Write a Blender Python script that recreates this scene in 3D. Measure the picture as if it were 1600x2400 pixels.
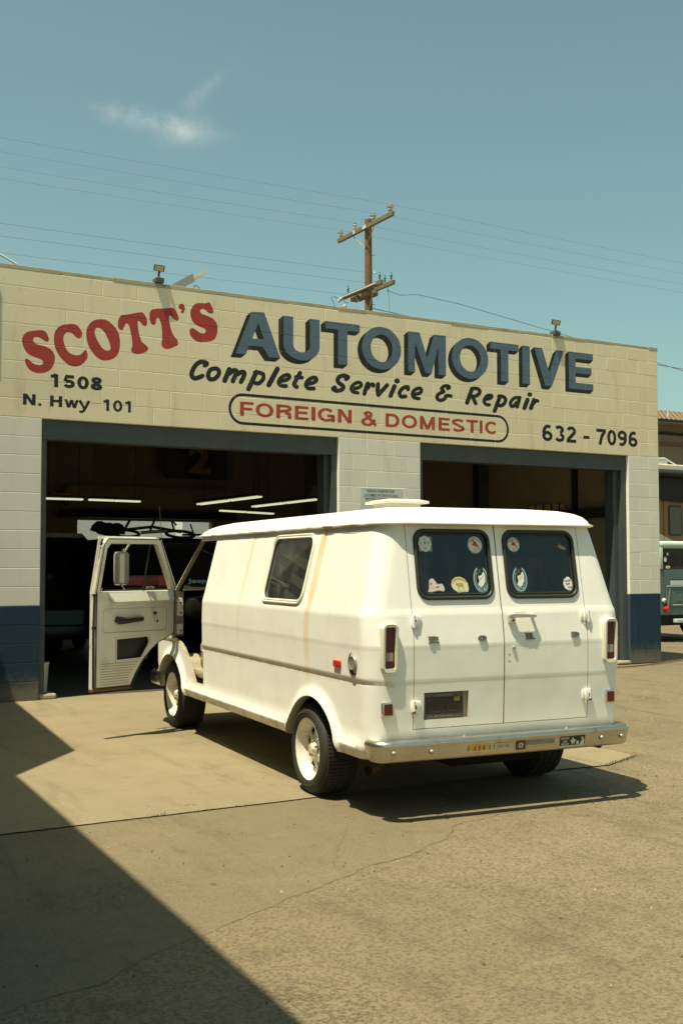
import bpy, bmesh, math, random
from mathutils import Vector, Matrix
from mathutils.geometry import tessellate_polygon
random.seed(7)
R = math.radians
sc = bpy.context.scene
for _o in list(bpy.data.objects): bpy.data.objects.remove(_o)
COL = sc.collection
# ------------------------------------------------------------------ camera
cam_d = bpy.data.cameras.new('camera'); cam = bpy.data.objects.new('camera', cam_d); COL.objects.link(cam)
CAM = Vector((-12.3205, -12.0803, 1.4583))
yw, pt, rl = 0.517049, 0.046820, -0.001357
f_ = Vector((math.sin(yw)*math.cos(pt), math.cos(yw)*math.cos(pt), math.sin(pt)))
r_ = Vector((math.cos(yw), -math.sin(yw), 0)); u_ = r_.cross(f_)
r2 = r_*math.cos(rl)+u_*math.sin(rl); u2 = -r_*math.sin(rl)+u_*math.cos(rl)
M = Matrix((( r2.x, u2.x, -f_.x, CAM.x), (r2.y, u2.y, -f_.y, CAM.y), (r2.z, u2.z, -f_.z, CAM.z), (0, 0, 0, 1)))
cam.matrix_world = M
cam_d.sensor_fit = 'VERTICAL'; cam_d.sensor_height = 36.0; cam_d.sensor_width = 24.0
cam_d.lens = 2607.07/2400*36.0
cam_d.clip_start = 0.05; cam_d.clip_end = 2000
sc.camera = cam
# ------------------------------------------------------------------ light
SUN = Vector((0.34, 0.115, -1.0)).normalized()          # the way the sunlight travels
world = bpy.data.worlds.new('World'); sc.world = world; world.use_nodes = True
nt = world.node_tree; nt.nodes.clear()
wo = nt.nodes.new('ShaderNodeOutputWorld'); bg = nt.nodes.new('ShaderNodeBackground')
sky = nt.nodes.new('ShaderNodeTexSky'); sky.sky_type = 'NISHITA'; sky.sun_disc = False
elev = math.asin(-SUN.z); sky.sun_elevation = elev
sky.sun_rotation = math.atan2(-SUN.x, -SUN.y)
sky.air_density = 1.0; sky.dust_density = 2.0; sky.ozone_density = 1.0; sky.altitude = 20
hs = nt.nodes.new('ShaderNodeHueSaturation'); hs.inputs['Saturation'].default_value = 0.92
mx = nt.nodes.new('ShaderNodeMix'); mx.data_type = 'RGBA'; mx.blend_type = 'MULTIPLY'; mx.inputs[0].default_value = 1.0
mx.inputs[7].default_value = (0.96, 1.17, 0.85, 1)        # the film's warm, slightly green cast
nt.links.new(sky.outputs[0], hs.inputs['Color']); nt.links.new(hs.outputs[0], mx.inputs[6])
# a wisp of thin cloud high on the left
tcg = nt.nodes.new('ShaderNodeTexCoord').outputs['Generated']
def wm(op, a, b=None):
    n = nt.nodes.new('ShaderNodeMath'); n.operation = op
    for i, x in enumerate((a, b)):
        if x is None: continue
        if isinstance(x, (int, float)): n.inputs[i].default_value = x
        else: nt.links.new(x, n.inputs[i])
    return n.outputs[0]
def wdot(v):
    n = nt.nodes.new('ShaderNodeVectorMath'); n.operation = 'DOT_PRODUCT'; nt.links.new(tcg, n.inputs[0]); n.inputs[1].default_value = v; return n.outputs['Value']
wn = nt.nodes.new('ShaderNodeTexNoise'); wn.inputs['Scale'].default_value = 24; wn.inputs['Detail'].default_value = 7; wn.inputs['Roughness'].default_value = .6
nt.links.new(tcg, wn.inputs['Vector'])
cloud = None
for (az, el, sx, sy, rot, st) in ((19.6, 21.9, .044, .008, -7, .36), (21.4, 21.4, .020, .011, 8, .30), (22.4, 23.2, .026, .006, 42, .20)):
    A, E_ = R(az), R(el); d0 = Vector((math.sin(A)*math.cos(E_), math.cos(A)*math.cos(E_), math.sin(E_))); rt = Vector((math.cos(A), -math.sin(A), 0)); up = rt.cross(d0)
    c_, s_ = math.cos(R(rot)), math.sin(R(rot)); e1 = rt*c_+up*s_; e2 = -rt*s_+up*c_
    q = wm('ADD', wm('POWER', wm('ABSOLUTE', wm('DIVIDE', wm('SUBTRACT', wdot(e1), e1.dot(d0)), sx)), 2.0), wm('POWER', wm('ABSOLUTE', wm('DIVIDE', wm('SUBTRACT', wdot(e2), e2.dot(d0)), sy)), 2.0))
    mk = wm('MULTIPLY', wm('EXPONENT', wm('MULTIPLY', q, -1.0)), wm('MULTIPLY', wm('GREATER_THAN', wdot(d0), .5), st))
    cloud = mk if cloud is None else wm('ADD', cloud, mk)
cl_r = nt.nodes.new('ShaderNodeMapRange'); nt.links.new(wn.outputs['Fac'], cl_r.inputs[0]); cl_r.inputs[1].default_value = .40; cl_r.inputs[2].default_value = .66
cmx = nt.nodes.new('ShaderNodeMix'); cmx.data_type = 'RGBA'; nt.links.new(wm('MULTIPLY', cloud, cl_r.outputs[0]), cmx.inputs[0]); nt.links.new(mx.outputs[2], cmx.inputs[6]); cmx.inputs[7].default_value = (7.5, 7.6, 6.6, 1)
nt.links.new(cmx.outputs[2], bg.inputs['Color']); bg.inputs['Strength'].default_value = 0.084
nt.links.new(bg.outputs[0], wo.inputs['Surface'])
sl = bpy.data.lights.new('sun', 'SUN'); sl.energy = 5.0; sl.angle = R(0.5); sl.color = (1.0, 0.915, 0.69)
so = bpy.data.objects.new('sun', sl); COL.objects.link(so); so.location = (0, 0, 30)
so.rotation_euler = SUN.to_track_quat('-Z', 'Y').to_euler()
sc.view_settings.view_transform = 'Standard'; sc.view_settings.look = 'None'
sc.view_settings.exposure = 0.62; sc.view_settings.gamma = 1.0; sc.view_settings.use_curve_mapping = False
sc.cycles.max_bounces = 8; sc.cycles.transparent_max_bounces = 12

# ------------------------------------------------------------------ helpers
def tag(o, label=None, cat=None, group=None, kind=None):
    if label: o['label'] = label
    if cat: o['category'] = cat
    if group: o['group'] = group
    if kind: o['kind'] = kind
    return o
def empty(name, loc=(0, 0, 0), rz=0.0, **k):
    o = bpy.data.objects.new(name, None); o.location = loc; o.rotation_euler = (0, 0, rz); COL.objects.link(o)
    return tag(o, **k)
class MB:
    def __init__(s): s.v = []; s.f = []; s.m = []; s.mats = []
    def mi(s, mat):
        if mat not in s.mats: s.mats.append(mat)
        return s.mats.index(mat)
    def add(s, vs, fs, mat):
        b = len(s.v); s.v += [tuple(v) for v in vs]; k = s.mi(mat)
        for f in fs: s.f.append([b+i for i in f]); s.m.append(k)
    def box(s, x0, x1, y0, y1, z0, z1, mat, ch=0.0):
        if ch <= 0:
            vs = [(x, y, z) for x in (x0, x1) for y in (y0, y1) for z in (z0, z1)]
            s.add(vs, [(0, 1, 3, 2), (4, 6, 7, 5), (0, 4, 5, 1), (2, 3, 7, 6), (0, 2, 6, 4), (1, 5, 7, 3)], mat); return
        bm = bmesh.new(); bmesh.ops.create_cube(bm, size=1)
        for v in bm.verts: v.co = Vector(((x0+x1)/2+v.co.x*(x1-x0), (y0+y1)/2+v.co.y*(y1-y0), (z0+z1)/2+v.co.z*(z1-z0)))
        bmesh.ops.bevel(bm, geom=bm.edges[:], offset=ch, segments=2, affect='EDGES', profile=0.5)
        s.frombm(bm, mat)
    def frombm(s, bm, mat):
        bm.verts.index_update(); s.add([v.co for v in bm.verts], [[v.index for v in f.verts] for f in bm.faces], mat); bm.free()
    def obox(s, o, ax, ay, az, mat, ch=0.0):          # a box with its centre and three half-axes
        t = MB(); t.box(-1, 1, -1, 1, -1, 1, mat)
        if ch: 
            lx, ly, lz = ax.length, ay.length, az.length
            t = MB(); t.box(-lx, lx, -ly, ly, -lz, lz, mat, ch); ax, ay, az = ax/lx, ay/ly, az/lz
        s.add([Vector(o)+ax*v[0]+ay*v[1]+az*v[2] for v in t.v], t.f, mat)
    def tube(s, path, r, mat, n=8, closed=False, cap=True):
        P = [Vector(p) for p in path]; N = len(P); up = None; rings = []
        rr = r if isinstance(r, (list, tuple)) else [r]*N
        for i in range(N):
            if closed: d = P[(i+1) % N]-P[i-1]
            else: d = P[min(i+1, N-1)]-P[max(i-1, 0)]
            d.normalize()
            if up is None: up = Vector((0, 0, 1)) if abs(d.z) < .9 else Vector((1, 0, 0))
            a = d.cross(up); a.normalize(); b = a.cross(d); up = b
            rings.append([P[i]+(a*math.cos(t)+b*math.sin(t))*rr[i] for t in [2*math.pi*k/n for k in range(n)]])
        vs = [p for g in rings for p in g]; fs = []
        for i in range(N if closed else N-1):
            j = (i+1) % N
            for k in range(n): fs.append((i*n+k, i*n+(k+1) % n, j*n+(k+1) % n, j*n+k))
        if cap and not closed: fs.append(tuple(range(n))[::-1]); fs.append(tuple((N-1)*n+k for k in range(n)))
        s.add(vs, fs, mat)
    def lathe(s, prof, c, axis, mat, n=32, caps=False):  # prof: (radius, distance along axis)
        ax = Vector(axis).normalized(); a = ax.orthogonal().normalized(); b = ax.cross(a); c = Vector(c); vs = []; fs = []
        for (r, h) in prof:
            for k in range(n):
                t = 2*math.pi*k/n; vs.append(c+ax*h+(a*math.cos(t)+b*math.sin(t))*r)
        for i in range(len(prof)-1):
            for k in range(n): fs.append((i*n+k, i*n+(k+1) % n, (i+1)*n+(k+1) % n, (i+1)*n+k))
        if caps: fs.append(tuple(range(n))[::-1]); fs.append(tuple((len(prof)-1)*n+k for k in range(n)))
        s.add(vs, fs, mat)
    def poly(s, loops, fn, mat, thick=None):            # flat polygon with holes, fn maps (a, b, depth) to 3D; thick gives it a body
        L = [[Vector((p[0], p[1], 0)) for p in lp] for lp in loops]
        tris = tessellate_polygon(L); fl = [p for lp in L for p in lp]; n = len(fl)
        if thick is None: s.add([fn(p.x, p.y, 0) for p in fl], tris, mat); return
        vs = [fn(p.x, p.y, 0) for p in fl]+[fn(p.x, p.y, thick) for p in fl]
        fs = [tuple(t) for t in tris]+[tuple(i+n for i in t)[::-1] for t in tris]; b = 0
        for lp in L:
            m = len(lp)
            for k in range(m): fs.append((b+k, b+(k+1) % m, b+n+(k+1) % m, b+n+k))
            b += m
        s.add(vs, fs, mat)
    def build(s, name, parent=None, smooth=None, recalc=False, **k):
        me = bpy.data.meshes.new(name); me.from_pydata([tuple(v) for v in s.v], [], s.f)
        for m in s.mats: me.materials.append(m)
        me.polygons.foreach_set('material_index', s.m); me.update()
        if recalc:
            bm = bmesh.new(); bm.from_mesh(me); bmesh.ops.recalc_face_normals(bm, faces=bm.faces[:]); bm.to_mesh(me); bm.free()
        if smooth: shade(me, smooth)
        o = bpy.data.objects.new(name, me); COL.objects.link(o); o.parent = parent
        return tag(o, **k)
def shade(me, ang=35):
    me.polygons.foreach_set('use_smooth', [True]*len(me.polygons)); me.set_sharp_from_angle(angle=R(ang)); me.update()
def rrect(x0, x1, y0, y1, r, n=5):
    out = []
    for cx, cy, a0 in ((x1-r, y1-r, 0), (x0+r, y1-r, 90), (x0+r, y0+r, 180), (x1-r, y0+r, 270)):
        for k in range(n+1):
            t = R(a0+90*k/n); out.append((cx+r*math.cos(t), cy+r*math.sin(t)))
    return out
def circ(cx, cy, rx, ry=None, n=28): return [(cx+rx*math.cos(2*math.pi*k/n), cy+(ry or rx)*math.sin(2*math.pi*k/n)) for k in range(n)]
_tc = {}
def glyphs(text, bold=0.0):                             # triangles of a word in the built-in font
    key = (text, bold)
    if key in _tc: return _tc[key]
    c = bpy.data.curves.new('t', 'FONT'); c.body = text; c.offset = bold; c.resolution_u = 3
    o = bpy.data.objects.new('t', c); COL.objects.link(o); dg = bpy.context.evaluated_depsgraph_get()
    me = bpy.data.meshes.new_from_object(o.evaluated_get(dg)); me.calc_loop_triangles()
    vs = [v.co.copy() for v in me.vertices]; tr = [tuple(t.vertices) for t in me.loop_triangles]
    bpy.data.objects.remove(o); bpy.data.curves.remove(c); bpy.data.meshes.remove(me)
    _tc[key] = (vs, tr); return _tc[key]
def text(mb, s, x0, x1, y0, y1, fn, mat, d=0.0, bold=0.0):
    vs, tr = glyphs(s, bold)
    if not vs: return
    ax = min(v.x for v in vs); bx = max(v.x for v in vs); ay = min(v.y for v in vs); by = max(v.y for v in vs)
    mb.add([fn(x0+(v.x-ax)/(bx-ax)*(x1-x0), y0+(v.y-ay)/max(by-ay, 1e-6)*(y1-y0), d) for v in vs], tr, mat)
# ------------------------------------------------------------------ materials
def N(t, ty, **k):
    n = t.nodes.new(ty)
    for a, b in k.items(): setattr(n, a, b)
    return n
def mathn(t, op, a, b=None, c=None, clamp=False):
    n = N(t, 'ShaderNodeMath', operation=op); n.use_clamp = clamp
    for i, x in enumerate((a, b, c)):
        if x is None: continue
        if isinstance(x, (int, float)): n.inputs[i].default_value = x
        else: t.links.new(x, n.inputs[i])
    return n.outputs[0]
def noise(t, co, scale, detail=4, rough=0.6, sc3=None):
    n = N(t, 'ShaderNodeTexNoise'); n.inputs['Scale'].default_value = scale; n.inputs['Detail'].default_value = detail; n.inputs['Roughness'].default_value = rough
    if sc3:
        m = N(t, 'ShaderNodeMapping'); m.inputs['Scale'].default_value = sc3; t.links.new(co, m.inputs['Vector']); co = m.outputs[0]
    t.links.new(co, n.inputs['Vector']); return n.outputs['Fac']
def ramp(t, fac, a, b):                                # smooth step from a to b
    n = N(t, 'ShaderNodeMapRange', interpolation_type='SMOOTHSTEP'); t.links.new(fac, n.inputs[0])
    n.inputs[1].default_value = a; n.inputs[2].default_value = b; return n.outputs[0]
def mixc(t, fac, a, b, mode='MIX'):
    n = N(t, 'ShaderNodeMix', data_type='RGBA', blend_type=mode)
    for i, x in ((0, fac), (6, a), (7, b)):
        if isinstance(x, (int, float)): n.inputs[i].default_value = x
        elif isinstance(x, tuple): n.inputs[i].default_value = (*x, 1)
        else: t.links.new(x, n.inputs[i])
    return n.outputs[2]
def base(name):
    m = bpy.data.materials.new(name); m.use_nodes = True; t = m.node_tree; p = t.nodes['Principled BSDF']
    co = N(t, 'ShaderNodeNewGeometry').outputs['Position']; return m, t, p, co
def mat(name, col, rough=0.6, metal=0.0, var=0.12, scale=8.0, fine=60.0, bump=0.0, bscale=80.0, dirt=None, dirt_amt=0.0, dscale=3.0, emit=None, es=0, spec=0.5, obj=False, coat=0):
    m, t, p, co = base(name)
    if obj: co = N(t, 'ShaderNodeTexCoord').outputs['Object']
    n1 = noise(t, co, scale); n2 = noise(t, co, fine, 3)
    k = mathn(t, 'ADD', mathn(t, 'MULTIPLY', mathn(t, 'SUBTRACT', n1, 0.5), var*2), mathn(t, 'MULTIPLY', mathn(t, 'SUBTRACT', n2, 0.5), var))
    k = mathn(t, 'ADD', k, 1.0)
    cc = N(t, 'ShaderNodeCombineColor'); [t.links.new(k, cc.inputs[i]) for i in range(3)]
    c = mixc(t, 1.0, col, cc.outputs[0], 'MULTIPLY')
    if dirt: c = mixc(t, mathn(t, 'MULTIPLY', ramp(t, noise(t, co, dscale, 6, .7), .52, .72), dirt_amt), c, dirt)
    t.links.new(c, p.inputs['Base Color']); p.inputs['Roughness'].default_value = rough; p.inputs['Metallic'].default_value = metal
    p.inputs['Specular IOR Level'].default_value = spec
    if coat: p.inputs['Coat Weight'].default_value = coat; p.inputs['Coat Roughness'].default_value = .05
    if bump:
        b = N(t, 'ShaderNodeBump'); b.inputs['Strength'].default_value = bump; b.inputs['Distance'].default_value = .01
        t.links.new(noise(t, co, bscale, 4, .65), b.inputs['Height']); t.links.new(b.outputs[0], p.inputs['Normal'])
    if emit: p.inputs['Emission Color'].default_value = (*emit, 1); p.inputs['Emission Strength'].default_value = es
    return m
def glass(name, tint=(.3, .34, .34), refl=1.0, rough=.02, dust=.07):
    m = bpy.data.materials.new(name); m.use_nodes = True; t = m.node_tree; t.nodes.clear()
    o = N(t, 'ShaderNodeOutputMaterial'); a = N(t, 'ShaderNodeBsdfTransparent'); a.inputs[0].default_value = (*tint, 1)
    g = N(t, 'ShaderNodeBsdfGlossy'); g.inputs['Roughness'].default_value = rough; g.inputs[0].default_value = (refl, refl, refl, 1)
    ge = N(t, 'ShaderNodeNewGeometry'); vd = N(t, 'ShaderNodeVectorMath', operation='DOT_PRODUCT'); t.links.new(ge.outputs['Normal'], vd.inputs[0]); t.links.new(ge.outputs['Incoming'], vd.inputs[1]); mxs = N(t, 'ShaderNodeMixShader')
    sch = mathn(t, 'ADD', mathn(t, 'MULTIPLY', mathn(t, 'POWER', mathn(t, 'SUBTRACT', 1.0, mathn(t, 'ABSOLUTE', vd.outputs['Value'])), 5.0), .9), .07, clamp=True)
    t.links.new(sch, mxs.inputs[0]); t.links.new(a.outputs[0], mxs.inputs[1]); t.links.new(g.outputs[0], mxs.inputs[2])
    df = N(t, 'ShaderNodeBsdfDiffuse'); df.inputs[0].default_value = (.45, .42, .34, 1); m2 = N(t, 'ShaderNodeMixShader'); co = N(t, 'ShaderNodeTexCoord').outputs['Object']
    t.links.new(mathn(t, 'MULTIPLY', ramp(t, noise(t, co, 5, 6, .65, (1, 1.6, .5)), .35, .8), dust), m2.inputs[0]); t.links.new(mxs.outputs[0], m2.inputs[1]); t.links.new(df.outputs[0], m2.inputs[2]); t.links.new(m2.outputs[0], o.inputs[0])
    return m
def van_paint(name):
    m, t, p, _ = base(name); co = N(t, 'ShaderNodeTexCoord').outputs['Object']
    sp = N(t, 'ShaderNodeSeparateXYZ'); t.links.new(co, sp.inputs[0]); X, Y, Z = sp.outputs
    k = mathn(t, 'ADD', mathn(t, 'MULTIPLY', mathn(t, 'SUBTRACT', noise(t, co, 2.2, 5), .5), .10), .99)
    cc = N(t, 'ShaderNodeCombineColor'); [t.links.new(k, cc.inputs[i]) for i in range(3)]
    c = mixc(t, 1.0, (.80, .785, .715), cc.outputs[0], 'MULTIPLY')
    # rust runs down the left flank
    side = ramp(t, Y, -.30, -.16)
    for u0, w0, st, zt in ((.115, .052, 1.0, .70), (.155, .018, .9, .66), (1.43, .024, .85, .80), (.70, .014, .7, 1.45), (1.47, .010, .5, .5), (-.42, .006, .4, .6)):
        wob = mathn(t, 'MULTIPLY', mathn(t, 'SUBTRACT', noise(t, co, 1.4, 3, .5, (0.1, 0.1, 1.0)), .5), .05)
        d = mathn(t, 'ABSOLUTE', mathn(t, 'SUBTRACT', mathn(t, 'ADD', X, wob), u0))
        a = mathn(t, 'SUBTRACT', 1.0, ramp(t, d, w0*.15, w0))
        streak = ramp(t, noise(t, co, 60, 4, .6, (3.0, 0.3, 0.04)), .30, .62)
        a = mathn(t, 'MULTIPLY', mathn(t, 'MULTIPLY', a, streak), mathn(t, 'MULTIPLY', side, st))
        fade = mathn(t, 'ADD', mathn(t, 'MULTIPLY', ramp(t, Z, zt-.25, 1.68), .85), .15)
        a = mathn(t, 'MULTIPLY', mathn(t, 'MULTIPLY', a, fade), mathn(t, 'SUBTRACT', 1.0, ramp(t, Z, 1.686, 1.692)))
        c = mixc(t, a, c, (.70, .45, .12))
    # grime: low down, along the moulding, fine specks
    low = mathn(t, 'SUBTRACT', 1.0, ramp(t, Z, .34, .50))
    g = mathn(t, 'MULTIPLY', ramp(t, noise(t, co, 9, 6, .7), .42, .68), mathn(t, 'MULTIPLY', low, .75)); c = mixc(t, g, c, (.30, .22, .12))
    band = mathn(t, 'SUBTRACT', 1.0, ramp(t, mathn(t, 'ABSOLUTE', mathn(t, 'SUBTRACT', Z, .772)), .008, .026))
    c = mixc(t, mathn(t, 'MULTIPLY', mathn(t, 'MULTIPLY', band, ramp(t, noise(t, co, 7, 6, .7), .30, .62)), mathn(t, 'ADD', .12, mathn(t, 'MULTIPLY', side, .42))), c, (.33, .25, .14))
    drip = mathn(t, 'MULTIPLY', ramp(t, noise(t, co, 26, 3, .5, (1, 1, .05)), .62, .78), mathn(t, 'MULTIPLY', mathn(t, 'SUBTRACT', 1.0, ramp(t, Z, .8, 1.7)), .24)); c = mixc(t, drip, c, (.42, .33, .18))
    top = mathn(t, 'MULTIPLY', ramp(t, noise(t, co, 11, 6, .7), .60, .72), mathn(t, 'MULTIPLY', ramp(t, Z, 1.64, 1.69), .5)); top = mathn(t, 'MULTIPLY', top, mathn(t, 'SUBTRACT', 1.0, ramp(t, Z, 1.71, 1.73))); c = mixc(t, top, c, (.36, .19, .06))
    sk = mathn(t, 'MULTIPLY', ramp(t, noise(t, co, 120, 2, .5), .70, .76), .45); bl = mathn(t, 'MULTIPLY', ramp(t, noise(t, co, 1.7, 6, .65), .48, .70), .16); c = mixc(t, bl, c, (.55, .49, .36)); rb = mathn(t, 'MULTIPLY', mathn(t, 'MULTIPLY', ramp(t, noise(t, co, 24, 5, .7), .64, .70), mathn(t, 'SUBTRACT', 1.0, ramp(t, Z, .36, .62))), .8); c = mixc(t, rb, c, (.30, .14, .05)); c = mixc(t, sk, c, (.35, .28, .17))
    t.links.new(c, p.inputs['Base Color']); p.inputs['Roughness'].default_value = .42
    t.links.new(mathn(t, 'ADD', mathn(t, 'MULTIPLY', noise(t, co, 5, 5), .3), .28), p.inputs['Roughness']); p.inputs['Specular IOR Level'].default_value = .45
    b = N(t, 'ShaderNodeBump'); b.inputs['Strength'].default_value = .32; b.inputs['Distance'].default_value = .02
    t.links.new(noise(t, co, 3.5, 2, .4), b.inputs['Height']); t.links.new(b.outputs[0], p.inputs['Normal'])
    return m
def block_mat(name, col, dirt, amt=.25):
    m, t, p, co = base(name)
    oi = N(t, 'ShaderNodeObjectInfo').outputs['Random']
    k = mathn(t, 'ADD', mathn(t, 'MULTIPLY', mathn(t, 'SUBTRACT', noise(t, co, 1.1, 4), .5), .16), mathn(t, 'ADD', .97, mathn(t, 'MULTIPLY', oi, .05)))
    k = mathn(t, 'ADD', k, mathn(t, 'MULTIPLY', mathn(t, 'SUBTRACT', noise(t, co, 160, 3, .8), .5), .22))
    cc = N(t, 'ShaderNodeCombineColor'); [t.links.new(k, cc.inputs[i]) for i in range(3)]
    c = mixc(t, 1.0, col, cc.outputs[0], 'MULTIPLY')
    st = mathn(t, 'MULTIPLY', ramp(t, noise(t, co, 3.2, 6, .7, (1.6, 1, .35)), .52, .75), amt); c = mixc(t, st, c, dirt)
    sz = N(t, 'ShaderNodeSeparateXYZ'); t.links.new(co, sz.inputs[0])
    foot = mathn(t, 'MULTIPLY', mathn(t, 'SUBTRACT', 1.0, ramp(t, mathn(t, 'ADD', sz.outputs[2], mathn(t, 'MULTIPLY', noise(t, co, 7, 5, .7), -.35)), -.16, .16)), .7); c = mixc(t, foot, c, (.20, .165, .105))
    chip = mathn(t, 'MULTIPLY', ramp(t, noise(t, co, 38, 3, .6), .735, .76), .6); c = mixc(t, chip, c, dirt)
    t.links.new(c, p.inputs['Base Color']); p.inputs['Roughness'].default_value = .8; p.inputs['Specular IOR Level'].default_value = .25
    b = N(t, 'ShaderNodeBump'); b.inputs['Strength'].default_value = .55; b.inputs['Distance'].default_value = .002
    t.links.new(noise(t, co, 150, 4, .7), b.inputs['Height']); t.links.new(b.outputs[0], p.inputs['Normal'])
    return m
def ground_mat(name, c1, c2, dark, coarse, spots=.5, bump=.5):
    m, t, p, co = base(name)
    big = noise(t, co, .55, 5, .6); mid = noise(t, co, 3.0, 6, .65); fin = noise(t, co, coarse, 4, .72); grit = noise(t, co, coarse*2.7, 2, .6)
    c = mixc(t, ramp(t, big, .35, .65), c1, c2)
    c = mixc(t, mathn(t, 'MULTIPLY', ramp(t, mid, .5, .72), .35), c, dark)
    c = mixc(t, mathn(t, 'MULTIPLY', ramp(t, fin, .44, .60), spots), c, dark)
    c = mixc(t, mathn(t, 'MULTIPLY', ramp(t, grit, .62, .72), .35), c, tuple(min(1, x*1.5) for x in c1))
    # patches where the worn surface shows darker, coarser stone
    wear = mathn(t, 'MULTIPLY', ramp(t, noise(t, co, .8, 4, .6), .55, .70), ramp(t, noise(t, co, coarse*.5, 8, .8), .40, .62))
    c = mixc(t, mathn(t, 'MULTIPLY', wear, spots*.9), c, tuple(x*.55 for x in dark))
    oil = mathn(t, 'MULTIPLY', ramp(t, noise(t, co, 2.3, 3, .5), .68, .76), .5); c = mixc(t, oil, c, tuple(x*.6 for x in dark))
    drips = mathn(t, 'MULTIPLY', ramp(t, noise(t, co, 9.0, 2, .4), .74, .79), .55); c = mixc(t, drips, c, tuple(x*.5 for x in dark))
    # faint scuffs and tyre tracks running in and out of the bays
    tr = mathn(t, 'MULTIPLY', ramp(t, noise(t, co, 1.6, 6, .7, (2.6, .45, 1)), .50, .66), .34); c = mixc(t, tr, c, tuple(x*.8 for x in dark))
    sc_ = mathn(t, 'MULTIPLY', ramp(t, noise(t, co, 5.0, 5, .7, (.35, 1.8, 1)), .56, .68), .22); c = mixc(t, sc_, c, tuple(min(1, x*1.25) for x in c1))
    t.links.new(c, p.inputs['Base Color']); p.inputs['Roughness'].default_value = .85; p.inputs['Specular IOR Level'].default_value = .3
    b = N(t, 'ShaderNodeBump'); b.inputs['Strength'].default_value = bump; b.inputs['Distance'].default_value = .004
    t.links.new(mathn(t, 'ADD', fin, mathn(t, 'MULTIPLY', grit, .4)), b.inputs['Height']); t.links.new(b.outputs[0], p.inputs['Normal'])
    return m
MT = {}
MT['asphalt'] = ground_mat('asphalt', (.212, .168, .100), (.176, .139, .084), (.078, .059, .033), 70, .72, 1.0)
MT['asphalt_patch'] = ground_mat('smooth_asphalt', (.182, .147, .086), (.160, .129, .077), (.088, .070, .042), 85, .5, .5)
MT['concrete'] = ground_mat('concrete', (.240, .198, .118), (.210, .172, .104), (.13, .103, .061), 60, .25, .2)
MT['crack'] = mat('crack_fill', (.095, .074, .044), .9, var=.5)
MT['grass'] = mat('weed', (.06, .08, .02), .7)
MT['beige'] = block_mat('beige_block_paint', (.70, .605, .42), (.42, .34, .22), .45)
MT['white_b'] = block_mat('white_block_paint', (.67, .64, .56), (.38, .33, .22), .40)
MT['blue_b'] = block_mat('blue_block_paint', (.013, .034, .058), (.10, .10, .10), .20)
MT['mortar_beige'] = mat('beige_joint', (.80, .72, .52), .9, bump=.3)
MT['mortar_white'] = mat('white_joint', (.82, .80, .70), .9, bump=.3)
MT['mortar_blue'] = mat('blue_joint', (.03, .055, .095), .9, bump=.3)
MT['cap'] = mat('coping', (.36, .32, .21), .9, var=.3, scale=5, dirt=(.12, .10, .07), dirt_amt=.6, bump=.4)
def sign_paint(n, c, wear): return mat(n, c, .6, var=.22, scale=9, fine=45, dirt=wear, dirt_amt=.35, dscale=14, spec=.35)
MT['red'] = sign_paint('red_sign_paint', (.34, .038, .028), (.40, .09, .05))
MT['red2'] = sign_paint('brick_red_sign_paint', (.36, .055, .035), (.42, .16, .08))
MT['black'] = sign_paint('black_sign_paint', (.014, .017, .012), (.035, .04, .03))
MT['blue'] = sign_paint('blue_sign_paint', (.085, .130, .180), (.16, .21, .25))
MT['steel'] = mat('grey_blue_steel', (.052, .062, .062), .6, var=.3, scale=4, dirt=(.10, .085, .06), dirt_amt=.4)
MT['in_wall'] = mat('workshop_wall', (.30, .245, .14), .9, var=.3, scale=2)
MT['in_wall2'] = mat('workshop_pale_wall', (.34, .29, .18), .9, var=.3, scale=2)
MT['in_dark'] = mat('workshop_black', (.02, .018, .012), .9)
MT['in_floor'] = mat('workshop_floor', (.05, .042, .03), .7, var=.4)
MT['roll'] = mat('roller_door', (.34, .25, .13), .6, var=.3, scale=2)
MT['tube'] = mat('fluorescent_tube', (.9, .9, .8), .5, emit=(.95, 1.0, .62), es=.45)
MT['paint'] = van_paint('white_van_paint')
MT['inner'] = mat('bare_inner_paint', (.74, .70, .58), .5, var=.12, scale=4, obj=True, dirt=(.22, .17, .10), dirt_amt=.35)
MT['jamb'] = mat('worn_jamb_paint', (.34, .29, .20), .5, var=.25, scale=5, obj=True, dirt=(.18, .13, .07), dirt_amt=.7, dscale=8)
MT['chrome'] = mat('chrome', (.72, .71, .66), .18, 1.0, var=.05, obj=True, dirt=(.35, .30, .2), dirt_amt=.4, dscale=12)
MT['bumper'] = mat('dull_chrome_bumper', (.54, .50, .42), .27, .92, var=.2, scale=4, fine=40, obj=True, dirt=(.26, .19, .11), dirt_amt=.7, dscale=7, bump=.05, bscale=9)
MT['rubber'] = mat('tyre_rubber', (.024, .022, .018), .75, var=.3, scale=12, obj=True, dirt=(.07, .06, .045), dirt_amt=.4, bump=.2)
MT['seal'] = mat('black_rubber_seal', (.022, .021, .016), .5, obj=True)
MT['rim'] = mat('white_steel_wheel', (.66, .62, .50), .32, var=.15, obj=True, dirt=(.36, .19, .07), dirt_amt=.85, dscale=13)
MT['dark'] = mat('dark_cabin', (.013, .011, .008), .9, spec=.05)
MT['dash'] = mat('brown_dashboard', (.05, .038, .022), .6, obj=True)
MT['rust'] = mat('rust', (.16, .065, .02), .9, var=.5, scale=30, obj=True)
MT['pipe'] = mat('exhaust_steel', (.10, .065, .035), .7, .6, obj=True)
MT['glass'] = glass('window_glass', (.30, .34, .32)); MT['cglass'] = glass('clear_glass', (.72, .76, .72), dust=.02)
MT['rglass'] = glass('dark_rear_glass', (.05, .06, .06), .8, dust=.035)
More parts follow.
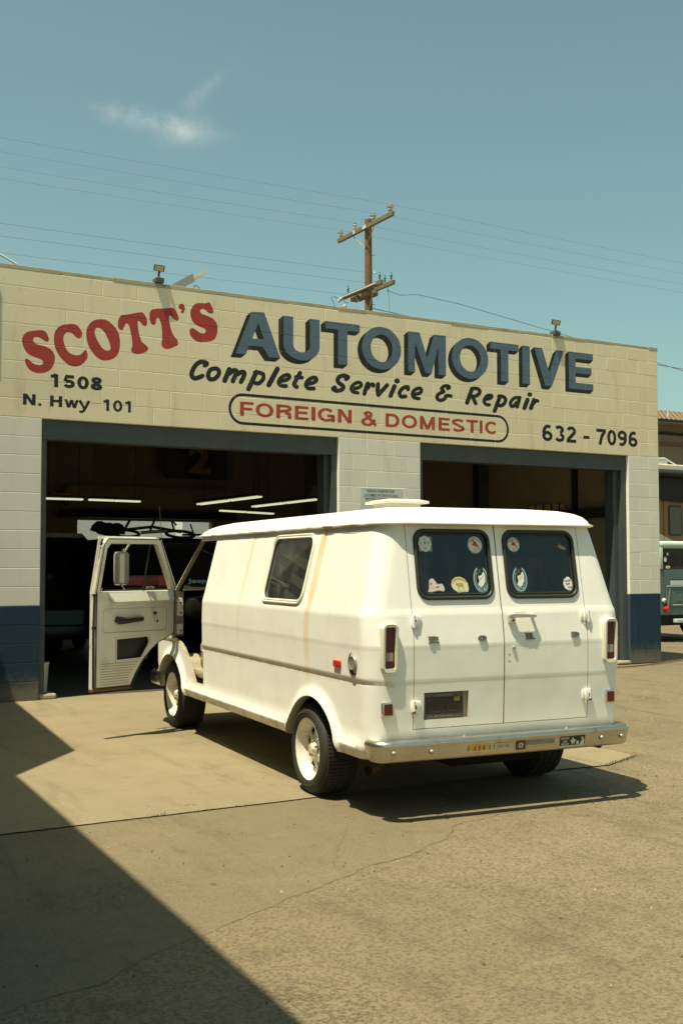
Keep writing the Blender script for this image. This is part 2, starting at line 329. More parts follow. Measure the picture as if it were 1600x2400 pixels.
MT['lens'] = mat('red_lens', (.085, .010, .010), .22, obj=True, var=.25, fine=120, spec=.6)
MT['lens_r'] = mat('bright_red_marker_lens', (.50, .022, .012), .25, obj=True, spec=.6)
MT['lens_w'] = mat('clear_lens', (.30, .26, .22), .3, obj=True)
MT['housing'] = mat('cream_light_housing', (.66, .63, .52), .4, obj=True, dirt=(.35, .28, .16), dirt_amt=.3, dscale=10)
def flat(n, c, r=.5): return mat(n, c, r, var=.04)
MT['st_white'] = flat('sticker_white', (.66, .64, .55)); MT['st_black'] = flat('sticker_black', (.02, .02, .018)); MT['st_red'] = flat('sticker_red', (.48, .04, .02))
MT['st_yel'] = flat('sticker_yellow', (.62, .42, .03)); MT['st_mus'] = flat('sticker_mustard', (.40, .29, .05)); MT['st_blue'] = flat('sticker_pale_blue', (.22, .36, .37)); MT['st_grey'] = flat('sticker_grey', (.20, .20, .15))
MT['st_pink'] = flat('sticker_pink', (.58, .47, .40)); MT['st_green'] = flat('sticker_green', (.05, .16, .09)); MT['st_tan'] = flat('sticker_tan', (.36, .20, .11)); MT['st_brown'] = flat('sticker_brown', (.12, .05, .025)); MT['st_cream'] = flat('sticker_cream', (.60, .56, .34))
MT['plate'] = mat('dark_number_plate', (.030, .018, .012), .6); MT['plate_t'] = mat('number_plate_letters', (.062, .036, .025), .6); MT['plate_f'] = mat('grey_plate_frame', (.085, .095, .080), .4)
MT['stripe_a'] = mat('stripe_dark', (.06, .055, .04), .9); MT['stripe_b'] = mat('stripe_pale', (.55, .46, .30), .9)
MT['car'] = mat('black_car_paint', (.008, .008, .008), .35, coat=.1, spec=.3); MT['car_gl'] = mat('black_car_glass', (.005, .006, .006), .15, spec=.25)
MT['tail'] = mat('car_red_lamp', (.25, .012, .010), .3); MT['pole'] = mat('weathered_pole_wood', (.165, .085, .032), .9, var=.5, scale=3, fine=25, dirt=(.05, .03, .015), dirt_amt=.6, dscale=6)
MT['arm'] = mat('grey_crossarm_wood', (.16, .125, .07), .9, var=.4, scale=5); MT['porc'] = mat('white_porcelain', (.55, .53, .44), .3); MT['green_g'] = mat('green_glass_insulator', (.04, .13, .10), .2); MT['trim'] = mat('pitted_chrome_letters', (.17, .155, .12), .4, .5, obj=True, var=.3, fine=90)
MT['metal'] = mat('galvanised_metal', (.36, .34, .28), .45, .6)
MT['wire'] = mat('power_wire', (.05, .07, .07), .6); MT['wood'] = mat('bare_plank', (.30, .26, .18), .8, var=.25, scale=4)
MT['orange'] = mat('orange_card', (.42, .16, .04), .7); MT['rv'] = mat('tan_motorhome_paint', (.24, .125, .040), .45, var=.08); MT['rvw'] = mat('motorhome_cream_stripe', (.60, .55, .42), .5)
MT['awn'] = mat('black_awning', (.008, .007, .006), .7); MT['teal'] = mat('pale_teal_canvas', (.42, .52, .46), .8); MT['teald'] = mat('dark_teal_panel', (.085, .135, .125), .5, var=.3, scale=6)
MT['stucco2'] = mat('dark_brown_stucco', (.045, .036, .024), .9, var=.12)
MT['stucco'] = mat('tan_stucco', (.20, .165, .11), .9, var=.12, bump=.3); MT['tile'] = mat('brown_roof_tile', (.15, .11, .065), .85, var=.4, scale=8, fine=30)
MT['whitew'] = mat('white_far_wall', (.50, .54, .52), .8); MT['bucket'] = mat('white_bucket_plastic', (.5, .48, .4), .5); MT['stone'] = mat('pale_stone', (.34, .28, .18), .9, var=.3)
MT['amber'] = mat('led_panel', (.55, .42, .22), .4)
# ------------------------------------------------------------------ ground
def sheet(name, pts, z, m, **k):
    b = MB(); b.poly([pts], lambda x, y, d: (x, y, z), m); return b.build(name, **k)
g = MB(); g.poly([[(-400, -400), (400, -400), (400, 400), (-400, 400)]], lambda x, y, d: (x, y, -.008), MT['asphalt'])
g.build('ground', kind='structure')
def jag(a, b, n, amp, rnd):
    out = []
    for k in range(n):
        t = k/n; out.append((a[0]+(b[0]-a[0])*t+rnd.uniform(-amp, amp), a[1]+(b[1]-a[1])*t+rnd.uniform(-amp, amp)))
    return out
rn = random.Random(3)
crack_main = [(-7.84, -6.77), (-8.2, -6.80), (-8.45, -6.85), (-8.63, -6.89), (-8.89, -7.14), (-9.21, -7.31), (-9.48, -7.38), (-9.72, -7.50), (-10.02, -7.64), (-10.31, -7.78), (-10.58, -7.91), (-10.69, -7.96), (-10.85, -8.03), (-11.08, -8.22), (-11.31, -8.25), (-12.4, -8.7)]
def jagline(P, amp, step=.05):
    out = []
    for a, b in zip(P, P[1:]):
        n = max(2, int(math.dist(a, b)/step)); out += jag(a, b, n, amp, rn)
    return out+[P[-1]]
cm = jagline(crack_main, .012)
slab = [(-15, .19), (-15, -5.86)]+jagline([(-14, -5.86), (-9.0, -5.87), (-7.3, -5.885), (-6.60, -5.94), (-6.17, -5.75)], .006, .25)+[(-6.13, -5.46), (-6.24, -5.11), (-6.05, -3.0), (-5.50, -.9), (-5.36, .19)]
sheet('concrete_apron', slab, 0.0, MT['concrete'], kind='structure')
sheet('asphalt_patch', [(-13.2, -5.80), (-7.0, -5.85), (-7.2, -6.3)]+cm+[(-13.2, -8.9)], -.0070, MT['asphalt_patch'], kind='structure')
def crack(P, w0, z, amp=.010, name='crack'):
    P = jagline(P, amp, .035); b = MB(); L = []; Rr = []
    for i, p in enumerate(P):
        a = P[max(i-1, 0)]; c = P[min(i+1, len(P)-1)]; dx, dy = c[0]-a[0], c[1]-a[1]; l = math.hypot(dx, dy) or 1
        w = w0*rn.uniform(.05, 1.0)*(1 if rn.random() > .15 else .1)*(.35+1.3*abs(math.sin(i*.045)))*math.sin(math.pi*min(1, (i+.5)/len(P)*1.0+.0))**.4
        L.append((p[0]-dy/l*w, p[1]+dx/l*w, z)); Rr.append((p[0]+dy/l*w, p[1]-dx/l*w, z))
    n = len(P); b.add(L+Rr, [(i, i+1, n+i+1, n+i) for i in range(n-1)], MT['crack']); return b
cr_b = MB()
for P, w, z in ((cm[:int(len(cm)*.80):2], .0026, -.0062), ([(-8.99, -6.31), (-9.27, -6.75), (-9.49, -7.05), (-9.66, -7.32)], .003, -.0062), ([(-14, -5.875), (-11, -5.87), (-9.05, -5.875)], .0022, .0008), ([(-7.62, -6.62), (-7.84, -6.77), (-7.93, -6.99)], .004, -.0070),
                ([(-8.97, -6.65), (-9.1, -6.9), (-9.3, -7.2)], .0025, -.0062), ([(-6.6, -5.945), (-6.17, -5.76), (-6.14, -5.5)], .006, -.003)):
    c = crack(P, w, z); cr_b.add(c.v, c.f, MT['crack'])
cr_b.build('cracks', kind='structure')
gr = MB()                                                # weeds in the joints and loose grit
def tuft(x, y, n, h):
    for _ in range(n):
        a = rn.uniform(0, 6.28); px, py = x+rn.gauss(0, .02), y+rn.gauss(0, .012); l = h*rn.uniform(.4, 1)
        gr.add([(px, py, 0), (px+.004*math.cos(a+1.5), py+.004*math.sin(a+1.5), 0), (px+l*.6*math.cos(a), py+l*.6*math.sin(a), l)], [(0, 1, 2)], MT['grass'])
for k in range(34):
    t = k/33; tuft(-6.62+.45*t, -5.95+.17*t, 6, .02)
for x, y in ((-10.05, -5.88), (-9.98, -5.87), (-9.72, -5.87), (-9.75, -5.71), (-9.47, -5.88)): tuft(x, y, 9, .02)
gr.build('weeds', kind='stuff', label='small weeds growing in the joint at the edge of the concrete', category='weeds') if False else tag(gr.build('weeds'), 'small dry weeds growing along the edge of the concrete apron', 'weeds', kind='stuff')
pb = MB()
for _ in range(900):
    x, y = rn.uniform(-12, -2), rn.uniform(-11, -.4); s = rn.choice((.003, .004, .005, .007)); s *= rn.uniform(.6, 1.5)
    if rn.random() < .02: s *= 2
    vs = [(x+s*math.cos(a)*rn.uniform(.7, 1.3), y+s*math.sin(a)*rn.uniform(.7, 1.3), -.006 if y < -5.9 or x > -6 else .0) for a in (0, 1.3, 2.5, 3.8, 5)]; vs.append((x, y, s*.3+.0005))
    pb.add(vs, [(0, 1, 5), (1, 2, 5), (2, 3, 5), (3, 4, 5), (4, 0, 5)], rn.choice((MT['stone'], MT['crack'], MT['crack'])))
tag(pb.build('gravel'), 'loose grit and small stones scattered over the yard', 'gravel', kind='stuff')
# ------------------------------------------------------------------ the garage
IN = .0254; CH = .2032
garage = empty('auto_repair_garage', (0, 0, 0), label='cream and white block auto repair garage with hand painted lettering over two open bays', cat='building')
XL, XR0 = -9.195, -5.486         # left bay
XM0, XM1 = -5.486, -4.267        # middle pier
XB1 = -.61                       # right bay ends here
Zd = 15*CH; Zt = 4.652
w = MB()
for x0, x1 in ((-11.6, XL), (XM0, XM1), (XB1, 0)):
    w.box(x0, x1, .0030, .2, 0, 5*CH, MT['mortar_blue']); w.box(x0, x1, .0030, .2, 5*CH, Zd, MT['mortar_white'])
w.box(-11.6, 0, .0030, .2, Zd, Zt, MT['mortar_beige'])
w.build('wall', garage)
cb = MB(); x = -11.6
for k, l in enumerate([1.9, .70, .58, .62, 1.6, .7, .42, .56, .75, .62, .62, .5, .61, .55, .7, .5, .42, .45]):
    x2 = min(0, x+l); cb.box(x+.003, x2-.003, -.003+.002*(k % 3), .205, Zt+.001, Zt+.045+.003*(k % 2), MT['cap'], .004); x = x2
cb.build('coping', garage)
# hand painted sign data in wall coordinates (metres from the right corner, height)
SCOTT=[
('S',[(-9.248,4.008),(-9.227,4.014),(-9.209,4.016),(-9.187,4.012),(-9.167,4.002),(-9.154,3.988),(-9.143,3.969),(-9.134,3.945),(-9.128,3.922),(-9.13,3.907),(-9.136,3.897),(-9.147,3.892),(-9.16,3.893),(-9.174,3.9),(-9.19,3.91),(-9.208,3.92),(-9.226,3.928),(-9.244,3.934),(-9.261,3.935),(-9.278,3.932),(-9.291,3.924),(-9.298,3.914),(-9.3,3.902),(-9.296,3.886),(-9.287,3.871),(-9.271,3.861),(-9.249,3.854),(-9.22,3.849),(-9.189,3.844),(-9.159,3.837),(-9.13,3.826),(-9.103,3.81),(-9.081,3.789),(-9.067,3.761),(-9.059,3.73),(-9.061,3.697),(-9.068,3.663),(-9.08,3.63),(-9.097,3.601),(-9.119,3.578),(-9.145,3.561),(-9.176,3.548),(-9.21,3.541),(-9.246,3.539),(-9.28,3.543),(-9.309,3.553),(-9.334,3.569),(-9.354,3.589),(-9.369,3.613),(-9.38,3.637),(-9.385,3.659),(-9.383,3.674),(-9.378,3.683),(-9.372,3.688),(-9.364,3.688),(-9.354,3.684),(-9.341,3.675),(-9.321,3.659),(-9.299,3.643),(-9.279,3.634),(-9.258,3.629),(-9.236,3.627),(-9.217,3.63),(-9.201,3.637),(-9.191,3.647),(-9.187,3.658),(-9.19,3.671),(-9.2,3.683),(-9.217,3.694),(-9.241,3.701),(-9.271,3.709),(-9.306,3.719),(-9.341,3.734),(-9.368,3.757),(-9.389,3.783),(-9.403,3.812),(-9.413,3.841),(-9.418,3.865),(-9.419,3.887),(-9.416,3.909),(-9.408,3.93),(-9.397,3.95),(-9.379,3.969),(-9.353,3.983),(-9.321,3.995),(-9.283,4.003)],[]),
('C',[(-8.892,4.117),(-8.866,4.12),(-8.843,4.12),(-8.823,4.113),(-8.806,4.101),(-8.789,4.082),(-8.775,4.061),(-8.765,4.044),(-8.76,4.026),(-8.761,4.003),(-8.768,3.982),(-8.782,3.97),(-8.799,3.965),(-8.814,3.968),(-8.829,3.976),(-8.844,3.991),(-8.86,4.006),(-8.881,4.016),(-8.903,4.021),(-8.922,4.02),(-8.939,4.014),(-8.953,4.0),(-8.963,3.981),(-8.969,3.959),(-8.969,3.932),(-8.962,3.897),(-8.95,3.861),(-8.933,3.83),(-8.913,3.804),(-8.89,3.788),(-8.864,3.779),(-8.836,3.774),(-8.809,3.775),(-8.786,3.782),(-8.766,3.794),(-8.75,3.814),(-8.736,3.833),(-8.726,3.844),(-8.718,3.847),(-8.709,3.836),(-8.703,3.818),(-8.696,3.795),(-8.695,3.77),(-8.702,3.748),(-8.716,3.725),(-8.738,3.697),(-8.765,3.672),(-8.795,3.657),(-8.826,3.648),(-8.857,3.646),(-8.887,3.652),(-8.918,3.665),(-8.948,3.686),(-8.98,3.715),(-9.009,3.747),(-9.033,3.78),(-9.052,3.815),(-9.065,3.856),(-9.073,3.898),(-9.075,3.938),(-9.072,3.976),(-9.063,4.009),(-9.048,4.039),(-9.026,4.065),(-9.001,4.086),(-8.977,4.098),(-8.952,4.106),(-8.922,4.112)],[]),
('O',[(-8.56,4.205),(-8.528,4.21),(-8.497,4.207),(-8.465,4.196),(-8.434,4.177),(-8.4,4.149),(-8.37,4.116),(-8.348,4.082),(-8.334,4.045),(-8.326,4.002),(-8.324,3.959),(-8.325,3.92),(-8.33,3.884),(-8.34,3.85),(-8.355,3.82),(-8.377,3.793),(-8.405,3.772),(-8.442,3.756),(-8.48,3.746),(-8.512,3.743),(-8.543,3.747),(-8.575,3.762),(-8.606,3.784),(-8.632,3.81),(-8.656,3.841),(-8.677,3.874),(-8.694,3.91),(-8.706,3.952),(-8.713,3.994),(-8.715,4.032),(-8.711,4.068),(-8.7,4.101),(-8.683,4.132),(-8.662,4.16),(-8.634,4.184),(-8.598,4.198)],[[(-8.58,4.106),(-8.564,4.105),(-8.546,4.097),(-8.525,4.083),(-8.502,4.059),(-8.478,4.016),(-8.457,3.971),(-8.443,3.934),(-8.435,3.905),(-8.435,3.883),(-8.441,3.867),(-8.456,3.858),(-8.475,3.855),(-8.496,3.859),(-8.519,3.872),(-8.545,3.9),(-8.57,3.935),(-8.59,3.97),(-8.605,4.005),(-8.614,4.034),(-8.617,4.059),(-8.614,4.081),(-8.606,4.097),(-8.594,4.104)]]),
('T',[(-8.078,4.339),(-8.062,4.337),(-8.052,4.331),(-8.039,4.318),(-8.027,4.301),(-8.017,4.28),(-8.009,4.258),(-8.005,4.237),(-8.005,4.217),(-8.01,4.201),(-8.017,4.19),(-8.027,4.184),(-8.039,4.183),(-8.051,4.187),(-8.064,4.195),(-8.075,4.208),(-8.085,4.221),(-8.097,4.23),(-8.107,4.236),(-8.113,4.236),(-8.117,4.23),(-8.118,4.217),(-8.117,4.197),(-8.115,4.167),(-8.11,4.133),(-8.102,4.097),(-8.093,4.061),(-8.081,4.027),(-8.067,3.999),(-8.05,3.983),(-8.033,3.973),(-8.017,3.963),(-8.003,3.952),(-7.995,3.94),(-7.992,3.928),(-7.994,3.916),(-8.003,3.903),(-8.019,3.888),(-8.041,3.875),(-8.066,3.865),(-8.091,3.858),(-8.113,3.853),(-8.133,3.852),(-8.153,3.854),(-8.171,3.86),(-8.185,3.871),(-8.194,3.885),(-8.193,3.901),(-8.188,3.918),(-8.183,3.93),(-8.18,3.947),(-8.181,3.977),(-8.185,4.011),(-8.19,4.047),(-8.198,4.083),(-8.206,4.121),(-8.215,4.154),(-8.226,4.174),(-8.236,4.185),(-8.245,4.191),(-8.253,4.191),(-8.26,4.185),(-8.268,4.173),(-8.276,4.152),(-8.285,4.131),(-8.295,4.116),(-8.306,4.107),(-8.319,4.107),(-8.331,4.114),(-8.341,4.123),(-8.348,4.136),(-8.351,4.157),(-8.352,4.18),(-8.35,4.205),(-8.344,4.23),(-8.335,4.251),(-8.324,4.268),(-8.313,4.277),(-8.295,4.284),(-8.261,4.291),(-8.22,4.3),(-8.182,4.311),(-8.145,4.323),(-8.108,4.333)],[]),
('T',[(-7.71,4.433),(-7.694,4.434),(-7.684,4.43),(-7.668,4.416),(-7.653,4.396),(-7.641,4.372),(-7.631,4.349),(-7.623,4.329),(-7.62,4.312),(-7.623,4.299),(-7.631,4.29),(-7.641,4.286),(-7.653,4.286),(-7.667,4.292),(-7.683,4.301),(-7.699,4.317),(-7.714,4.331),(-7.724,4.338),(-7.731,4.339),(-7.738,4.337),(-7.742,4.328),(-7.742,4.306),(-7.74,4.279),(-7.734,4.251),(-7.726,4.222),(-7.719,4.19),(-7.708,4.158),(-7.692,4.125),(-7.673,4.095),(-7.654,4.077),(-7.638,4.062),(-7.631,4.043),(-7.629,4.025),(-7.631,4.011),(-7.638,3.999),(-7.653,3.989),(-7.673,3.98),(-7.694,3.968),(-7.716,3.957),(-7.738,3.949),(-7.759,3.944),(-7.777,3.943),(-7.794,3.947),(-7.81,3.956),(-7.824,3.969),(-7.831,3.984),(-7.833,4.001),(-7.829,4.023),(-7.824,4.047),(-7.824,4.074),(-7.825,4.105),(-7.826,4.141),(-7.83,4.178),(-7.835,4.213),(-7.843,4.243),(-7.851,4.268),(-7.86,4.286),(-7.871,4.294),(-7.882,4.295),(-7.891,4.289),(-7.897,4.278),(-7.899,4.258),(-7.9,4.237),(-7.906,4.222),(-7.916,4.212),(-7.928,4.207),(-7.941,4.208),(-7.953,4.214),(-7.963,4.226),(-7.97,4.245),(-7.976,4.27),(-7.979,4.298),(-7.979,4.327),(-7.975,4.348),(-7.968,4.365),(-7.958,4.377),(-7.942,4.387),(-7.916,4.395),(-7.883,4.403),(-7.841,4.409),(-7.797,4.415),(-7.75,4.424)],[]),
("'",[(-7.593,4.492),(-7.579,4.493),(-7.566,4.489),(-7.556,4.478),(-7.549,4.462),(-7.546,4.443),(-7.548,4.424),(-7.554,4.408),(-7.561,4.394),(-7.57,4.385),(-7.579,4.381),(-7.586,4.381),(-7.592,4.384),(-7.595,4.393),(-7.595,4.402),(-7.591,4.41),(-7.588,4.416),(-7.588,4.422),(-7.592,4.426),(-7.6,4.426),(-7.61,4.427),(-7.618,4.435),(-7.625,4.445),(-7.626,4.455),(-7.623,4.466),(-7.618,4.476),(-7.61,4.484),(-7.602,4.489)],[]),
('S',[(-7.246,4.551),(-7.236,4.549),(-7.228,4.541),(-7.219,4.524),(-7.21,4.505),(-7.199,4.487),(-7.19,4.469),(-7.188,4.448),(-7.192,4.431),(-7.203,4.421),(-7.219,4.418),(-7.234,4.418),(-7.25,4.423),(-7.266,4.434),(-7.282,4.446),(-7.298,4.455),(-7.313,4.461),(-7.33,4.46),(-7.345,4.454),(-7.354,4.445),(-7.358,4.433),(-7.356,4.422),(-7.349,4.412),(-7.334,4.403),(-7.313,4.396),(-7.283,4.389),(-7.25,4.382),(-7.221,4.374),(-7.196,4.363),(-7.176,4.347),(-7.16,4.329),(-7.146,4.309),(-7.137,4.285),(-7.134,4.247),(-7.136,4.208),(-7.141,4.181),(-7.15,4.156),(-7.163,4.132),(-7.181,4.111),(-7.207,4.096),(-7.24,4.084),(-7.28,4.074),(-7.32,4.068),(-7.353,4.065),(-7.383,4.068),(-7.411,4.076),(-7.436,4.09),(-7.459,4.11),(-7.476,4.132),(-7.485,4.153),(-7.488,4.172),(-7.487,4.191),(-7.481,4.206),(-7.471,4.216),(-7.459,4.22),(-7.444,4.22),(-7.428,4.216),(-7.411,4.206),(-7.392,4.195),(-7.37,4.183),(-7.348,4.174),(-7.329,4.171),(-7.312,4.172),(-7.297,4.179),(-7.287,4.189),(-7.284,4.201),(-7.287,4.214),(-7.293,4.224),(-7.308,4.233),(-7.339,4.241),(-7.375,4.251),(-7.408,4.264),(-7.437,4.282),(-7.456,4.306),(-7.468,4.333),(-7.477,4.362),(-7.48,4.39),(-7.479,4.414),(-7.473,4.437),(-7.46,4.463),(-7.443,4.487),(-7.425,4.505),(-7.403,4.518),(-7.373,4.526),(-7.34,4.53),(-7.312,4.532),(-7.287,4.534),(-7.264,4.543)],[]),
]
